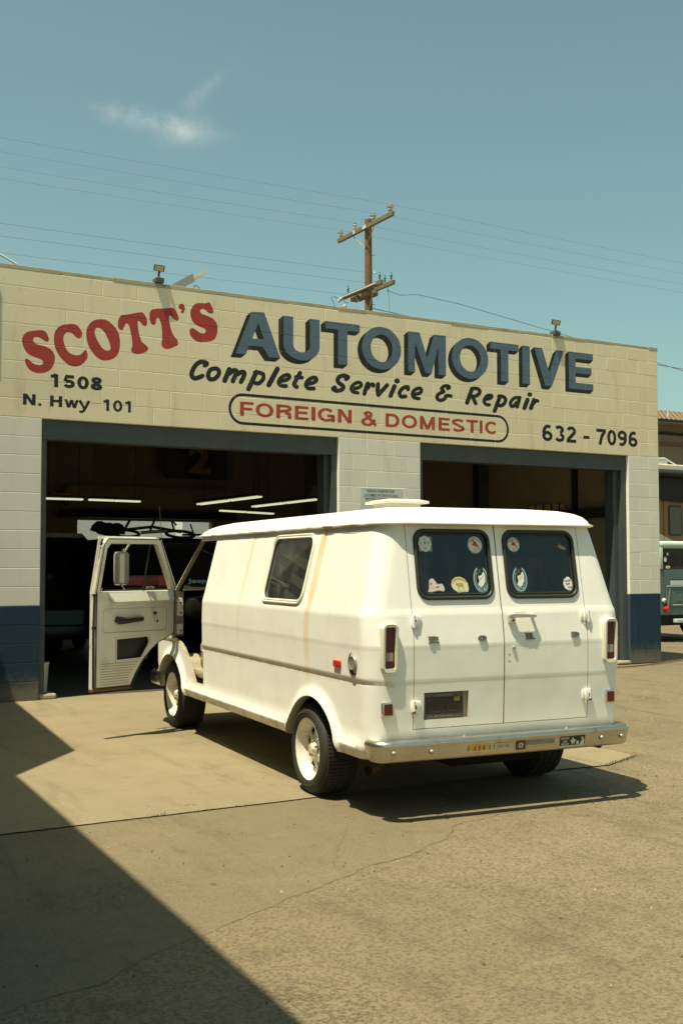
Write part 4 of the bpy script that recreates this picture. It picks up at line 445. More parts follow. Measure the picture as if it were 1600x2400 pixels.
('a',[([(-2.652,3.778),(-2.663,3.777),(-2.68,3.775),(-2.702,3.77),(-2.725,3.761),(-2.746,3.748),(-2.766,3.732),(-2.784,3.714),(-2.798,3.695),(-2.805,3.675),(-2.807,3.655),(-2.805,3.638),(-2.798,3.622),(-2.785,3.609),(-2.766,3.601),(-2.742,3.599),(-2.717,3.607),(-2.696,3.622),(-2.676,3.641),(-2.659,3.659),(-2.648,3.67)],[(-2.649,3.73),(-2.66,3.729),(-2.674,3.728),(-2.687,3.725),(-2.696,3.722),(-2.708,3.714),(-2.723,3.702),(-2.736,3.689),(-2.744,3.679),(-2.747,3.671),(-2.747,3.661),(-2.746,3.651),(-2.744,3.647),(-2.744,3.647),(-2.744,3.647),(-2.746,3.647),(-2.747,3.646),(-2.738,3.653),(-2.722,3.669),(-2.706,3.685),(-2.695,3.697)],[(-2.652,3.778),(-2.634,3.776),(-2.623,3.765),(-2.622,3.75),(-2.632,3.737),(-2.649,3.73)],[(-2.695,3.697),(-2.679,3.706),(-2.66,3.707),(-2.646,3.699),(-2.641,3.685),(-2.648,3.67)]),([(-2.649,3.761),(-2.695,3.629)],[(-2.585,3.752),(-2.631,3.619)],[(-2.649,3.761),(-2.638,3.776),(-2.619,3.783),(-2.599,3.78),(-2.586,3.768),(-2.585,3.752)],[(-2.631,3.619),(-2.642,3.605),(-2.661,3.598),(-2.681,3.601),(-2.694,3.613),(-2.695,3.629)])]),
('i',[([(-2.515,3.745),(-2.573,3.624)],[(-2.444,3.729),(-2.502,3.608)],[(-2.515,3.745),(-2.5,3.761),(-2.477,3.767),(-2.455,3.762),(-2.443,3.747),(-2.444,3.729)],[(-2.502,3.608),(-2.517,3.592),(-2.54,3.586),(-2.561,3.591),(-2.574,3.606),(-2.573,3.624)]),([(-2.451,3.78),(-2.444,3.779)],[(-2.434,3.845),(-2.427,3.844)],[(-2.451,3.78),(-2.473,3.788),(-2.483,3.805),(-2.478,3.825),(-2.459,3.84),(-2.434,3.845)],[(-2.427,3.844),(-2.405,3.836),(-2.395,3.818),(-2.4,3.798),(-2.419,3.783),(-2.444,3.779)])]),
('r',[([(-2.402,3.749),(-2.457,3.63)],[(-2.33,3.733),(-2.386,3.614)],[(-2.402,3.749),(-2.387,3.764),(-2.364,3.771),(-2.342,3.766),(-2.329,3.752),(-2.33,3.733)],[(-2.386,3.614),(-2.401,3.598),(-2.424,3.591),(-2.446,3.596),(-2.458,3.611),(-2.457,3.63)]),([(-2.353,3.675),(-2.344,3.684),(-2.331,3.697),(-2.319,3.708),(-2.313,3.713),(-2.318,3.711),(-2.321,3.711),(-2.317,3.709),(-2.312,3.708)],[(-2.399,3.703),(-2.39,3.712),(-2.377,3.725),(-2.362,3.74),(-2.344,3.752),(-2.319,3.76),(-2.299,3.758),(-2.289,3.755),(-2.285,3.754)],[(-2.353,3.675),(-2.369,3.666),(-2.388,3.666),(-2.402,3.674),(-2.407,3.688),(-2.399,3.703)],[(-2.285,3.754),(-2.271,3.744),(-2.268,3.73),(-2.276,3.716),(-2.293,3.707),(-2.312,3.708)])]),
]
# joint grid: two alternating courses, in inches from the right corner
rowA = [0, 8, 24, 36, 48]+[64+16*k for k in range(19)]; rowB = [0, 16, 28, 40]+[56+16*k for k in range(19)]
def cuts(inches, lo, hi):
    e = [-i*IN for i in inches]; e = sorted([v for v in e if lo+.03 < v < hi-.03]+[lo, hi]); return list(zip(e, e[1:]))
J = .0026; CHM = .0042; DEP = .0022; cache = {}; nblk = 0; faces = []           # faces: (x0, x1, z0, z1, y of the face)
def block(x0, x1, z0, z1, m, parent=garage):
    global nblk
    wd = round(x1-x0-2*J, 3); hh = round(z1-z0-2*J, 3); key = (wd, hh, m.name)
    if key not in cache:
        a, b, c = wd/2, hh/2, CHM
        vs = [(-a, 0.0042, -b), (a, .0042, -b), (a, .0042, b), (-a, .0042, b), (-a, DEP, -b), (a, DEP, -b), (a, DEP, b), (-a, DEP, b), (-a+c, 0, -b+c), (a-c, 0, -b+c), (a-c, 0, b-c), (-a+c, 0, b-c)]
        fs = [(8, 9, 10, 11)]+[(i, (i+1) % 4, 4+(i+1) % 4, 4+i) for i in range(4)]+[(4+i, 4+(i+1) % 4, 8+(i+1) % 4, 8+i) for i in range(4)]
        me = bpy.data.meshes.new('block'); me.from_pydata(vs, [], fs); me.materials.append(m); cache[key] = me
    o = bpy.data.objects.new('block', cache[key]); COL.objects.link(o); o.parent = parent
    dy = random.choice((0, 0, 0, -.0003, .0003, -.0008)); o.location = ((x0+x1)/2, dy, (z0+z1)/2)
    if m is MT['beige']: faces.append((x0+J, x1-J, z0+J, z1-J, dy))
    nblk += 1
for c in range(23):
    z0 = c*CH; z1 = (c+1)*CH if c < 22 else Zt
    row = rowA if c % 2 == 0 else rowB
    if c < 15:
        m = MT['blue_b'] if c < 5 else MT['white_b']
        for lo, hi in ((-9.84, XL), (XM0, XM1), (XB1, 0)):
            rr = row
            if lo == XM0: rr = [168+16*k+(8 if c % 2 else 0) for k in range(5)]
            for a, b in cuts(rr, lo, hi): block(a, b, z0, z1, m)
    else:
        for a, b in cuts(row, -9.85, 0): block(a, b, z0, z1, MT['beige'])
# plain blocks beyond, joined
ob = MB()
for c in range(23):
    z0 = c*CH; z1 = (c+1)*CH if c < 22 else Zt; m = MT['blue_b'] if c < 5 else MT['white_b'] if c < 15 else MT['beige']
    for a, b in cuts([388+16*k+(8 if c % 2 else 0) for k in range(6)], -11.6, -9.85 if c >= 15 else -9.84): ob.box(a+J, b-J, 0, .007, z0+J, z1-J, m)
ob.build('blocks', garage, kind='stuff')
# --- lettering: painted on the block faces and down in the joints
def clip(poly, x0, x1, z0, z1):
    for ax, lim, sgn in ((0, x0, 1), (0, x1, -1), (1, z0, 1), (1, z1, -1)):
        out = []
        for i in range(len(poly)):
            a, b = poly[i-1], poly[i]; ia = (a[ax]-lim)*sgn >= 0; ib = (b[ax]-lim)*sgn >= 0
            if ia != ib:
                t = (lim-a[ax])/(b[ax]-a[ax]); out.append((a[0]+(b[0]-a[0])*t, a[1]+(b[1]-a[1])*t))
            if ib: out.append(b)
        poly = out
        if len(poly) < 3: return []
    return poly
def paint_on(mb, polys, m, lift):
    """convex polygons in wall coordinates laid on every block face they cross and on the joint behind"""
    for q, P in enumerate(polys):
        lx, hx = min(p[0] for p in P), max(p[0] for p in P); lz, hz = min(p[1] for p in P), max(p[1] for p in P)
        e = lift+1.2e-6*(q % 40)
        mb.add([(p[0], .0030-e, p[1]) for p in P], [tuple(range(len(P)))], m)
        for (x0, x1, z0, z1, y) in faces:
            if hx < x0 or lx > x1 or hz < z0 or lz > z1: continue
            c = CHM; k = DEP/CHM
            for (a0, a1, b0, b1, fn) in ((x0+c, x1-c, z0+c, z1-c, lambda p: 0), (x0+c, x1-c, z0, z0+c, lambda p: (z0+c-p[1])*k), (x0+c, x1-c, z1-c, z1, lambda p: (p[1]-z1+c)*k), (x0, x0+c, z0+c, z1-c, lambda p: (x0+c-p[0])*k), (x1-c, x1, z0+c, z1-c, lambda p: (p[0]-x1+c)*k)):
                C = clip(P, a0, a1, b0, b1)
                if C: mb.add([(p[0], y+fn(p)-e, p[1]) for p in C], [tuple(range(len(C)))], m)
def tri(loops):
    L = [[Vector((p[0], p[1], 0)) for p in lp] for lp in loops]; fl = [p for lp in L for p in lp]
    return [[(fl[i].x, fl[i].y) for i in t] for t in tessellate_polygon(L)]
def letter(layers):
    mb = MB()
    for polys, m, lift in layers: paint_on(mb, polys, m, lift)
    mb.build('letter', garage)
for ch, O_, H in SCOTT: letter([(tri([O_]+H), MT['red'], .0003)])
for ch, ribs in SCRIPT:
    P = []
    for L, Rr, c0, c1 in ribs:
        P += [[L[i], L[i+1], Rr[i+1], Rr[i]] for i in range(len(L)-1)]+[c0, c1]
    letter([(P, MT['black'], .0003)])
def arc(cx, cy, rx, ry, a0, a1, n=12): return [(cx+rx*math.cos(R(a0+(a1-a0)*k/n)), cy+ry*math.sin(R(a0+(a1-a0)*k/n))) for k in range(n+1)]
# a plain bold grotesque drawn as strokes in a unit box (0..1 both ways), centre lines inset by half the stroke
def strokes(ch, a, b):       # a, b: half stroke as a share of the width / height
    X0, X1, Y0, Y1 = a, 1-a, b, 1-b; xm = .5; ym = .5
    S = {'A': [[(a*1.05, 0), (.5, 1)], [(1-a*1.05, 0), (.5, 1)], [(.25, .31), (.75, .31)]],
     'U': [[(X0, 1), (X0, .36)]+arc(.5, .36, .5-a, .36-b, 180, 360)+[(X1, .36), (X1, 1)]],
     'T': [[(0, Y1), (1, Y1)], [(.5, Y1), (.5, 0)]], 'O': [arc(.5, .5, .5-a, .5-b, 0, 360, 32)], '0': [arc(.5, .5, .5-a, .5-b, 0, 360, 28)],
     'M': [[(X0, 0), (X0, 1)], [(X1, 0), (X1, 1)], [(X0, 1), (.5, .02)], [(X1, 1), (.5, .02)]], 'I': [[(.5, 0), (.5, 1)]],
     'V': [[(a, 1), (.5, .0)], [(1-a, 1), (.5, .0)]], 'E': [[(X0, 0), (X0, 1)], [(X0, Y1), (1, Y1)], [(X0, .52), (.93, .52)], [(X0, Y0), (1, Y0)]],
     'F': [[(X0, 0), (X0, 1)], [(X0, Y1), (1, Y1)], [(X0, .5), (.9, .5)]],
     'R': [[(X0, 0), (X0, 1)], [(X0, Y1), (.62, Y1)]+arc(.62, .74, .38-a, .26-b, 90, -90, 10)+[(X0, .48+b*.0)], [(.55, .46), (.86, .35), (1-a, .0)]],
     'G': [arc(.5, .5, .5-a, .5-b, 38, 360, 26)[:-6]+[(X1, .22)], [(X1, .0), (X1, .48)], [(.55, .44), (1-a*.4, .44)]],
     'N': [[(X0, 0), (X0, 1)], [(X1, 0), (X1, 1)], [(X0, 1), (X1, 0)]], 'D': [[(X0, 0), (X0, 1)], [(X0, Y1), (.5, Y1)]+arc(.5, .5, .5-a, .5-b, 90, -90, 16)+[(X0, Y0)]],
     'S': [arc(.5, .73, .5-a, .27-b, 20, 270, 14)[:-1]+[(.5, .505)]+arc(.5, .27, .5-a, .27-b, 90, -160, 14)[1:]], 'C': [arc(.5, .5, .5-a, .5-b, 40, 320, 26)],
     '1': [[(.64, 0), (.64, 1)], [(.08, .80), (.42, .84), (.60, .98)]], '5': [[(.92, Y1), (.26, Y1), (.16, .50)], arc(.48, .33, .52-a, .33-b, 140, -160, 16)],
     '8': [arc(.5, .75, .44-a, .25-b*.8, 0, 360, 20), arc(.5, .27, .5-a, .27-b, 0, 360, 22)],
     '6': [arc(.5, .31, .5-a, .31-b, 0, 360, 22), arc(.55, .5, .55-a, .5-b, 55, 185, 12)], '9': [arc(.5, .69, .5-a, .31-b, 0, 360, 22), arc(.45, .5, .55-a, .5-b, 235, 365, 12)],
     '3': [arc(.48, .745, .46-a, .255-b, 160, -80, 14), arc(.5, .28, .5-a, .28-b, 80, -160, 14)], '2': [arc(.5, .70, .5-a, .30-b, 165, -25, 14)+[(.14, .16), (a*.9, Y0)], [(0, Y0), (1, Y0)]],
     '7': [[(0, Y1), (1, Y1)], [(.92, Y1), (.58, .55), (.36, 0)]], '-': [[(0, .5), (1, .5)]], '.': [[(.5, 0), (.5, 1)]], 'H': [[(X0, 0), (X0, 1)], [(X1, 0), (X1, 1)], [(X0, .52), (X1, .52)]],
     'w': [[(.06, 1), (.28, 0)], [(.28, 0), (.5, .95)], [(.5, .95), (.72, 0)], [(.72, 0), (.94, 1)]], 'y': [[(.08, 1), (.52, .32)], [(.92, 1), (.50, .22), (.34, .06), (.06, .07)]],
     '&': [[(1, .02), (.40, .66), (.26, .80)]+arc(.44, .82, .20, .15, 170, -10, 8)+[(.60, .68), (.30, .50), (.10, .36)]+arc(.40, .26, .34, .22, 160, 300, 8)+[(.80, .26), (.92, .46)]]}
    return S[ch]
def glyph(ch, x0, x1, z0, z1, sw, hw=None):
    """convex quads of one stroked capital fitted to a box, sw vertical-stroke width, hw horizontal-stroke width"""
    W, H = x1-x0, z1-z0; hw = hw or sw; out = []
    for st in strokes(ch, sw/2/W, hw/2/H):
        P = [(x0+p[0]*W, z0+p[1]*H) for p in st]; P = [p for i, p in enumerate(P) if i == 0 or math.dist(p, P[i-1]) > 1e-5]; n = len(P); L = []; Rr = []; closed = math.dist(P[0], P[-1]) < 1e-4
        for i in range(n):
            if closed and i in (0, n-1): a, b = P[-2], P[1]
            else: a, b = P[max(i-1, 0)], P[min(i+1, n-1)]
            dx, dz = b[0]-a[0], b[1]-a[1]; l = math.hypot(dx, dz); nx, nz = -dz/l, dx/l
            wv = math.sqrt((nx*sw)**2+(nz*hw)**2)/2
            if 0 < i < n-1:                              # mitre
                d1 = (P[i][0]-P[i-1][0], P[i][1]-P[i-1][1]); l1 = math.hypot(*d1) or 1; c = abs((-d1[1]/l1)*nx+(d1[0]/l1)*nz); wv /= max(.75, c)
            L.append((P[i][0]+nx*wv, P[i][1]+nz*wv)); Rr.append((P[i][0]-nx*wv, P[i][1]-nz*wv))
        for i in range(n-1):
            q = [L[i], L[i+1], Rr[i+1], Rr[i]]
            if ch in 'AVMNwy': q = clip(q, x0-1, x1+1, z0, z1) if ch != 'y' else q
            if q: out.append(q)
    return out
EXX, EXZ = -.066, -.053
auto = [('A', -6.90, -6.306, .150), ('U', -6.264, -5.76, .135), ('T', -5.679, -5.18, .134), ('O', -5.15, -4.558, .132), ('M', -4.449, -3.85, .118), ('O', -3.754, -3.152, .130), ('T', -3.117, -2.632, .130), ('I', -2.562, -2.432, .122), ('V', -2.355, -1.814, .135), ('E', -1.730, -1.272, .128)]
for i, (ch, x0, x1, sw) in enumerate(auto):
    z0, z1 = 3.972-.002*i, 4.502-.002*i
    if ch == 'O': z0 -= .012; z1 += .012
    Q = glyph(ch, x0, x1, z0, z1, sw, .092 if ch in 'TE' else (.085 if ch == 'A' else .098))
    if ch == 'I': Q = [[(x0, z0), (x1, z0), (x1, z1), (x0, z1)]]
    if ch == 'A': Q = tri([[(-6.90, 3.975), (-6.767, 3.978), (-6.722, 4.084), (-6.545, 4.088), (-6.454, 3.970), (-6.306, 3.972), (-6.523, 4.51), (-6.69, 4.50)], [(-6.682, 4.175), (-6.603, 4.379), (-6.525, 4.181)]])
    if ch == 'M': Q = tri([[(-4.449, 3.966), (-4.345, 3.966), (-4.343, 4.36), (-4.175, 3.966), (-4.083, 3.966), (-3.975, 4.33), (-3.972, 3.962), (-3.852, 3.962), (-3.851, 4.494), (-4.045, 4.49), (-4.150, 4.16), (-4.269, 4.495), (-4.449, 4.492)]])
    if ch == 'V': Q = tri([[(-2.355, 4.485), (-2.213, 4.486), (-2.085, 4.15), (-1.954, 4.481), (-1.814, 4.481), (-2.040, 3.958), (-2.160, 3.958)]])
    ext = []
    for P in Q:
        n = len(P); ar = sum(P[k-1][0]*P[k][1]-P[k][0]*P[k-1][1] for k in range(n))
        for k in range(n):
            a, b = P[k-1], P[k]; nx, nz = (b[1]-a[1]), -(b[0]-a[0])
            if ar < 0: nx, nz = -nx, -nz
            if nx*EXX+nz*EXZ > 1e-5: ext.append([a, b, (b[0]+EXX, b[1]+EXZ), (a[0]+EXX, a[1]+EXZ)])
    letter([(ext, MT['black'], .00025), (Q, MT['blue'], .00050)])
for s, m, sw, hw, z0, z1, L in (
    ('FOREIGN', 'red2', .052, .034, 3.230, 3.402, [(-6.841, -6.662), (-6.636, -6.396), (-6.359, -6.150), (-6.107, -5.918), (-5.877, -5.819), (-5.788, -5.545), (-5.502, -5.301)]),
    ('&DOMESTIC', 'red2', .050, .034, 3.220, 3.394, [(-5.150, -4.943), (-4.800, -4.588), (-4.554, -4.315), (-4.270, -4.036), (-3.977, -3.796), (-3.764, -3.554), (-3.528, -3.333), (-3.306, -3.257), (-3.216, -2.994)]),
    ('1508', 'black', .044, .036, 3.400, 3.546, [(-9.112, -9.005), (-8.965, -8.836), (-8.810, -8.678), (-8.659, -8.524)]),
    ('NH', 'black', .039, .030, 3.184, 3.306, [(-9.401, -9.265), (-9.108, -8.975)]), ('.', 'black', .032, .030, 3.182, 3.212, [(-9.235, -9.203)]), ('w', 'black', .032, .026, 3.184, 3.276, [(-8.945, -8.798)]), ('y', 'black', .032, .026, 3.140, 3.276, [(-8.792, -8.664)]),
    ('101', 'black', .033, .026, 3.176, 3.306, [(-8.518, -8.430), (-8.400, -8.290), (-8.266, -8.176)]),
    ('632', 'black', .057, .046, 3.178, 3.412, [(-2.224, -2.038), (-2.004, -1.818), (-1.783, -1.605)]), ('-', 'black', .048, .048, 3.247, 3.292, [(-1.472, -1.356)]),
    ('7096', 'black', .055, .046, 3.178, 3.408, [(-1.227, -1.041), (-1.015, -.841), (-.815, -.633), (-.600, -.422)])):
    for ch, (x0, x1) in zip(s, L):
        Q = [[(x0, z0), (x1, z0), (x1, z1), (x0, z1)]] if ch in '.-I' else glyph(ch, x0, x1, z0, z1, sw, hw)
        letter([(Q, MT[m], .0003)])
ov = []                                                 # the capsule outline round FOREIGN & DOMESTIC
zc, rz, t = 3.312, .172, .034
path = [(-6.806, zc+rz)]+[(-2.995, zc+rz-.012)]+arc(-2.995, zc-.012, rz-.004, rz, 90, -90, 14)[1:]+[(-6.806, zc-rz)]+arc(-6.806, zc, rz-.004, rz, 270, 90, 14)[1:]
L = []; Rr = []; n = len(path)
for i in range(n):
    a, b = path[i-1], path[(i+1) % n]; dx, dz = b[0]-a[0], b[1]-a[1]; l = math.hypot(dx, dz); nx, nz = -dz/l, dx/l
    if i == 0 : nx, nz = 0, 1
    if i == 1: nx, nz = 0, 1
    L.append((path[i][0]+nx*t/2, path[i][1]+nz*t/2)); Rr.append((path[i][0]-nx*t/2, path[i][1]-nz*t/2))
mb = MB(); paint_on(mb, [[L[i], L[(i+1) % n], Rr[(i+1) % n], Rr[i]] for i in range(n-1)], MT['black'], .0003); mb.build('painted_outline', garage)
print('blocks', nblk)
# door frames
for x0, x1, jl, jr in ((XL, XR0, .066, .150), (XM1, XB1, .060, .190)):
    fr = empty('door_frame'); fr.parent = garage
    b = MB(); b.box(x0, x1, .045, .24, 2.826, Zd-.002, MT['steel'], .006); b.build('lintel', fr)
    b = MB(); b.box(x0+.002, x0+jl, .04, .26, 0, 2.824, MT['steel'], .004); b.build('jamb', fr)
    b = MB(); b.box(x1-jr, x1-jr*.55, .12, .30, 0, 2.824, MT['steel'], .004); b.box(x1-jr*.55+.002, x1-.002, .05, .26, 0, 2.824, MT['steel'], .004); b.build('jamb', fr)
b = MB(); b.box(XL+.004, XL+.20, .02, .24, -.004, .06, MT['stone'], .02); b.build('footing', garage)
b = MB(); b.box(XB1-.25, XB1-.01, -.02, .2, -.004, .05, MT['stone'], .02); b.build('footing', garage)
# inside of the workshop
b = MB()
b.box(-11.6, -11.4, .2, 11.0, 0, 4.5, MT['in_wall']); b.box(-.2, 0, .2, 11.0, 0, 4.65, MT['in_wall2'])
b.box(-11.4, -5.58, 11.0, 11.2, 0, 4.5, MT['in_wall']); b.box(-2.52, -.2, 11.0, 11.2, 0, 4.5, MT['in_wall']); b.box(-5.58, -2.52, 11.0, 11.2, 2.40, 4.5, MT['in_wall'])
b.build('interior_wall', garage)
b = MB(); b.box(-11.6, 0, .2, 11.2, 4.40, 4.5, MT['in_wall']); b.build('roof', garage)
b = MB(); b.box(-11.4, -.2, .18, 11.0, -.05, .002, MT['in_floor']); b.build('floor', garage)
b = MB()
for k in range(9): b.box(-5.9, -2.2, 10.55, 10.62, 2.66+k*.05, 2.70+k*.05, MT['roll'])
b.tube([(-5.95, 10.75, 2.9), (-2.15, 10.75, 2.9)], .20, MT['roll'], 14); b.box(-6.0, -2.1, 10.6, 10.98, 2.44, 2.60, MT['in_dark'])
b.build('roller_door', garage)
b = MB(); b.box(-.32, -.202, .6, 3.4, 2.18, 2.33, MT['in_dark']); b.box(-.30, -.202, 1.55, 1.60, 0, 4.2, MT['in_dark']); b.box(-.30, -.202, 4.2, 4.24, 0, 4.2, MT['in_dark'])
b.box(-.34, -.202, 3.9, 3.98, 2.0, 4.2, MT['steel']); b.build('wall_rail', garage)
b = MB(); b.box(-.26, -.202, 1.9, 2.8, 2.30, 2.44, MT['amber']); b.box(-.30, -.262, 1.86, 2.84, 2.28, 2.31, MT['in_dark'])
for k in range(5): b.box(-.275, -.262, 1.92+k*.2, 1.94+k*.2, 2.31, 2.45, MT['in_dark'])
b.build('window', garage)
fi = 0
for a, c, lab in (((-7.06, 8, 2.65), (-6.36, 8, 2.65), 'short fluorescent light nearest the left jamb of the left bay'), ((-6.25, 8, 2.65), (-5.26, 8, 2.64), 'lit fluorescent light hanging before the rolled up rear door, left end'),
                ((-4.5, 7, 2.56), (-3.95, 5.5, 2.64), 'sloping fluorescent light hanging furthest left of the right hand cluster in the left bay'), ((-2.93, 8, 2.60), (-2.27, 6.5, 2.69), 'sloping fluorescent light hanging furthest right in the left bay'), ((-3.21, 9, 2.56), (-1.98, 9, 2.52), 'level fluorescent light just above the roof of the white van')):
    t = empty('ceiling_light', a, label=lab, cat='light', group='fluorescent lights hanging in the workshop'); A = Vector((0, 0, 0)); B = Vector(c)-Vector(a); d = B.normalized(); s = d.cross(Vector((0, 0, 1))).normalized()
    b = MB(); b.obox((A+B)/2+Vector((0, 0, .045)), d*(B.length/2), s*.09, Vector((0, 0, .022)), MT['steel']); b.build('housing', t)
    for q in (-.045, .045):
        for f0, f1 in ((.01, .485), (.515, .99)):
            b = MB(); b.tube([A+B*f0+s*q, A+B*f1+s*q], .016, MT['tube'], 8); b.build('tube', t)
    b = MB(); [b.tube([A+B*f+Vector((0, 0, .06)), A+B*f+Vector((0, 0, 1.75))], .005, MT['in_dark'], 5) for f in (.1, .9)]; b.build('chain', t)
b = MB(); b.box(-6.95, -6.58, 7.9, 8.1, 2.72, 2.75, MT['orange']); tag(b.build('orange_box'), 'flat orange box lying on top of the left fluorescent light', 'box')
b = MB(); b.box(-1.58, -1.22, 7.9, 8.1, 2.86, 3.04, MT['orange'], .01); b.box(-1.60, -1.56, 7.89, 8.11, 2.84, 3.06, MT['st_grey']); b.box(-1.56, -1.24, 8.0, 8.4, 4.0, 4.39, MT['in_dark']); b.box(-1.42, -1.40, 8.0, 8.02, 3.04, 4.0, MT['in_dark'])
tag(b.build('orange_box'), 'orange brown box hung high beside the right jamb of the left bay', 'box')
fl = empty('hanging_flag', (-3.07, 10.4, 3.3), label='dark flag with a large pale figure 2 hung high on the rear wall', cat='flag')
W2 = lambda x, y, d: (x, .06*math.sin(x*5)-d, y)
b = MB()
for i in range(12):
    xa, xb = -.78+i*.13, -.65+i*.13; b.add([W2(xa, 0, 0), W2(xb, 0, 0), W2(xb, .8, 0), W2(xa, .8, 0)], [(0, 1, 2, 3)], MT['st_black'] if i < 11 else MT['teald'])
b.build('cloth', fl)
b = MB(); text(b, '2', -.30, .26, .12, .72, W2, MT['st_tan'], .02, .04); b.build('figure', fl)
# things on the wall and roof
for i, (x, lab) in enumerate(((-7.87, 'left floodlight on the parapet above the red lettering'), (-1.965, 'right floodlight on the parapet above the end of the blue lettering'))):
    t = empty('flood_light', (x, -.0, 4.70), label=lab, cat='floodlight', group='floodlights on the parapet')
    b = MB(); b.box(-.050, .050, -.050, .07, -.005 if i else .045, .055 if i else .10, MT['steel'], .004); b.v = [(v[0], v[1], v[2]-.045 if not i else v[2]-.01) for v in b.v]; b.build('base', t)
    b = MB(); b.lathe([(.030, .05), (.028, .065), (.012, .075), (.012, .115)], (0, 0, 0), (0, 0, 1), MT['steel'], 12, True); b.tube([(0, 0, .10), (0, -.02, .14)], .014, MT['steel'], 8); b.build('swivel', t)
    rot = Matrix.Rotation(R(18), 3, 'X') @ Matrix.Rotation(R(-18 if i == 0 else -24), 3, 'Z')
    b = MB(); b.box(-.062, .062, -.022, .022, .140, .212, MT['seal'], .008); b.v = [tuple(rot @ (Vector(v)-Vector((0, 0, .14)))+Vector((0, 0, .14))) for v in b.v]; hb = b.build('lamp_head', t)
    b = MB(); b.box(-.050, .050, -.0245, -.0225, .147, .203, MT['amber']); b.v = [tuple(rot @ (Vector(v)-Vector((0, 0, .14)))+Vector((0, 0, .14))) for v in b.v]; b.build('lens', hb)
t = empty('roof_panel', (-6.95, 2.0, 4.5), label='tilted white roof panel on a perforated bracket behind the parapet', cat='roof panel')
b = MB(); b.poly([[(-.22, .62), (.52, 1.02), (.54, .98), (-.1, .64)]], lambda x, y, d: (x, d, y), MT['whitew'], .9); b.box(-.3, .6, .2, .25, 0, .02, MT['metal']); b.build('panel', t, recalc=True)
b = MB(); b.poly([[(-.02, .6), (.33, .82), (.30, .93), (-.12, .66)]]+[[(.02+.07*i+.02*j, .66+.035*i+.04*j), (.035+.07*i+.02*j, .665+.035*i+.04*j), (.035+.07*i+.02*j, .68+.035*i+.04*j), (.02+.07*i+.02*j, .675+.035*i+.04*j)] for i in range(4) for j in range(2)], lambda x, y, d: (x, -.01+d, y), MT['metal'], .01); b.build('bracket', t)
b = MB(); b.tube([(.30, .0, .0), (.33, .0, .78), (.40, .0, .75), (.44, 0, .1)], .012, MT['metal'], 6); b.tube([(.1, .5, .0), (.1, .5, .7)], .02, MT['metal'], 6); b.build('leg', t)
b = MB(); b.tube([(-9.48, .02, 4.71), (-9.52, .02, 4.73), (-9.75, .03, 4.84), (-10.2, .05, 5.04)], .013, MT['whitew'], 8); tag(b.build('conduit_pipe'), 'thin white pipe rising to the left over the left end of the parapet', 'pipe')
b = MB(); b.box(-10.6, -9.72, -.031, -.001, 3.68, 4.60, MT['whitew'], .004); b.box(-10.55, -9.77, -.034, -.032, 3.73, 4.55, MT['teal']); tag(b.build('wall_board'), 'flat board fixed high on the wall left of the lettering', 'board')
t = empty('parking_sign', (-4.87, 0, 2.0), label='white parking notice on the middle pier behind the van roof', cat='sign')
W3 = lambda x, y, d: (x+4.87, -.008-d, y-2.0)
b = MB(); b.box(-.315, .315, -.006, -.001, -.05, .425, MT['whitew'], .0015); b.build('panel', t)
b = MB()
for (s, x0, x1, z0, z1) in (('PARKING RESERVED FOR', -5.083, -4.675, 2.372, 2.403), ('CUSTOMERS OR TENANTS ONLY', -5.131, -4.617, 2.320, 2.351), ('IMPROPERLY PARKED VEHICLES', -5.11, -4.63, 2.274, 2.298), ('WILL BE TOWED AWAY', -5.09, -4.66, 2.236, 2.260), ('AT OWNERS EXPENSE', -5.07, -4.68, 2.198, 2.222)):
    text(b, s, x0, x1, z0, z1, W3, MT['black'], 0, .005)
for q in ((-5.155, -4.585, 2.408, 2.411), (-5.155, -4.585, 2.310, 2.313)): b.add([W3(q[0], q[2], 0), W3(q[1], q[2], 0), W3(q[1], q[3], 0), W3(q[0], q[3], 0)], [(0, 1, 2, 3)], MT['plate_f'])
b.build('lettering', t)
b = MB(); b.obox((-.50, .33, 1.36), Vector((.052, 0, .0)), Vector((0, .018, 0)), Vector((.085, .05, 1.36)), MT['wood'], .003)
tag(b.build('leaning_plank'), 'pale tall plank leaning just inside the right jamb of the right bay', 'plank')
t = empty('bucket', (-9.075, .56, 0), label='white plastic bucket just inside the left jamb of the left bay', cat='bucket')
b = MB(); b.lathe([(.0, .0), (.11, 0), (.13, .34), (.137, .34), (.137, .36), (.125, .36), (.105, .02), (0, .02)], (0, 0, 0), (0, 0, 1), MT['bucket'], 20); b.build('body', t, 40)
b = MB(); b.tube([(.13*math.cos(a), -.02, .33-.12*math.sin(a)) for a in [math.pi*k/10 for k in range(11)]], .003, MT['metal'], 5); b.build('handle', t)
b = MB(); P = [(-1.5+k*.35, -.35-.10*math.sin(k*.8)+.05*k, .012) for k in range(14)]; b.tube(P, .011, MT['pole'], 6); tag(b.build('hose'), 'thin brown hose lying on the ground past the right corner pier', 'hose')
# neighbouring building that throws the shadow on the left
nb = empty('neighbour_building', (-12.4, -4, 0), label='tall stucco building just left of the yard, casting its shadow over it', cat='building')
b = MB(); H = 4.7; sh = .34*H; dy = .062*H
b.poly([[(-18, -.01), (-9.43-sh+.04, -.01), (-9.78-sh, -3.64-dy), (-10.43-sh, -4.46-dy), (-10.68-sh, -10.4), (-18, -10.4)]], lambda x, y, d: (x+12.4, y+4, d), MT['stucco2'], H)
b.build('wall', nb, recalc=True)
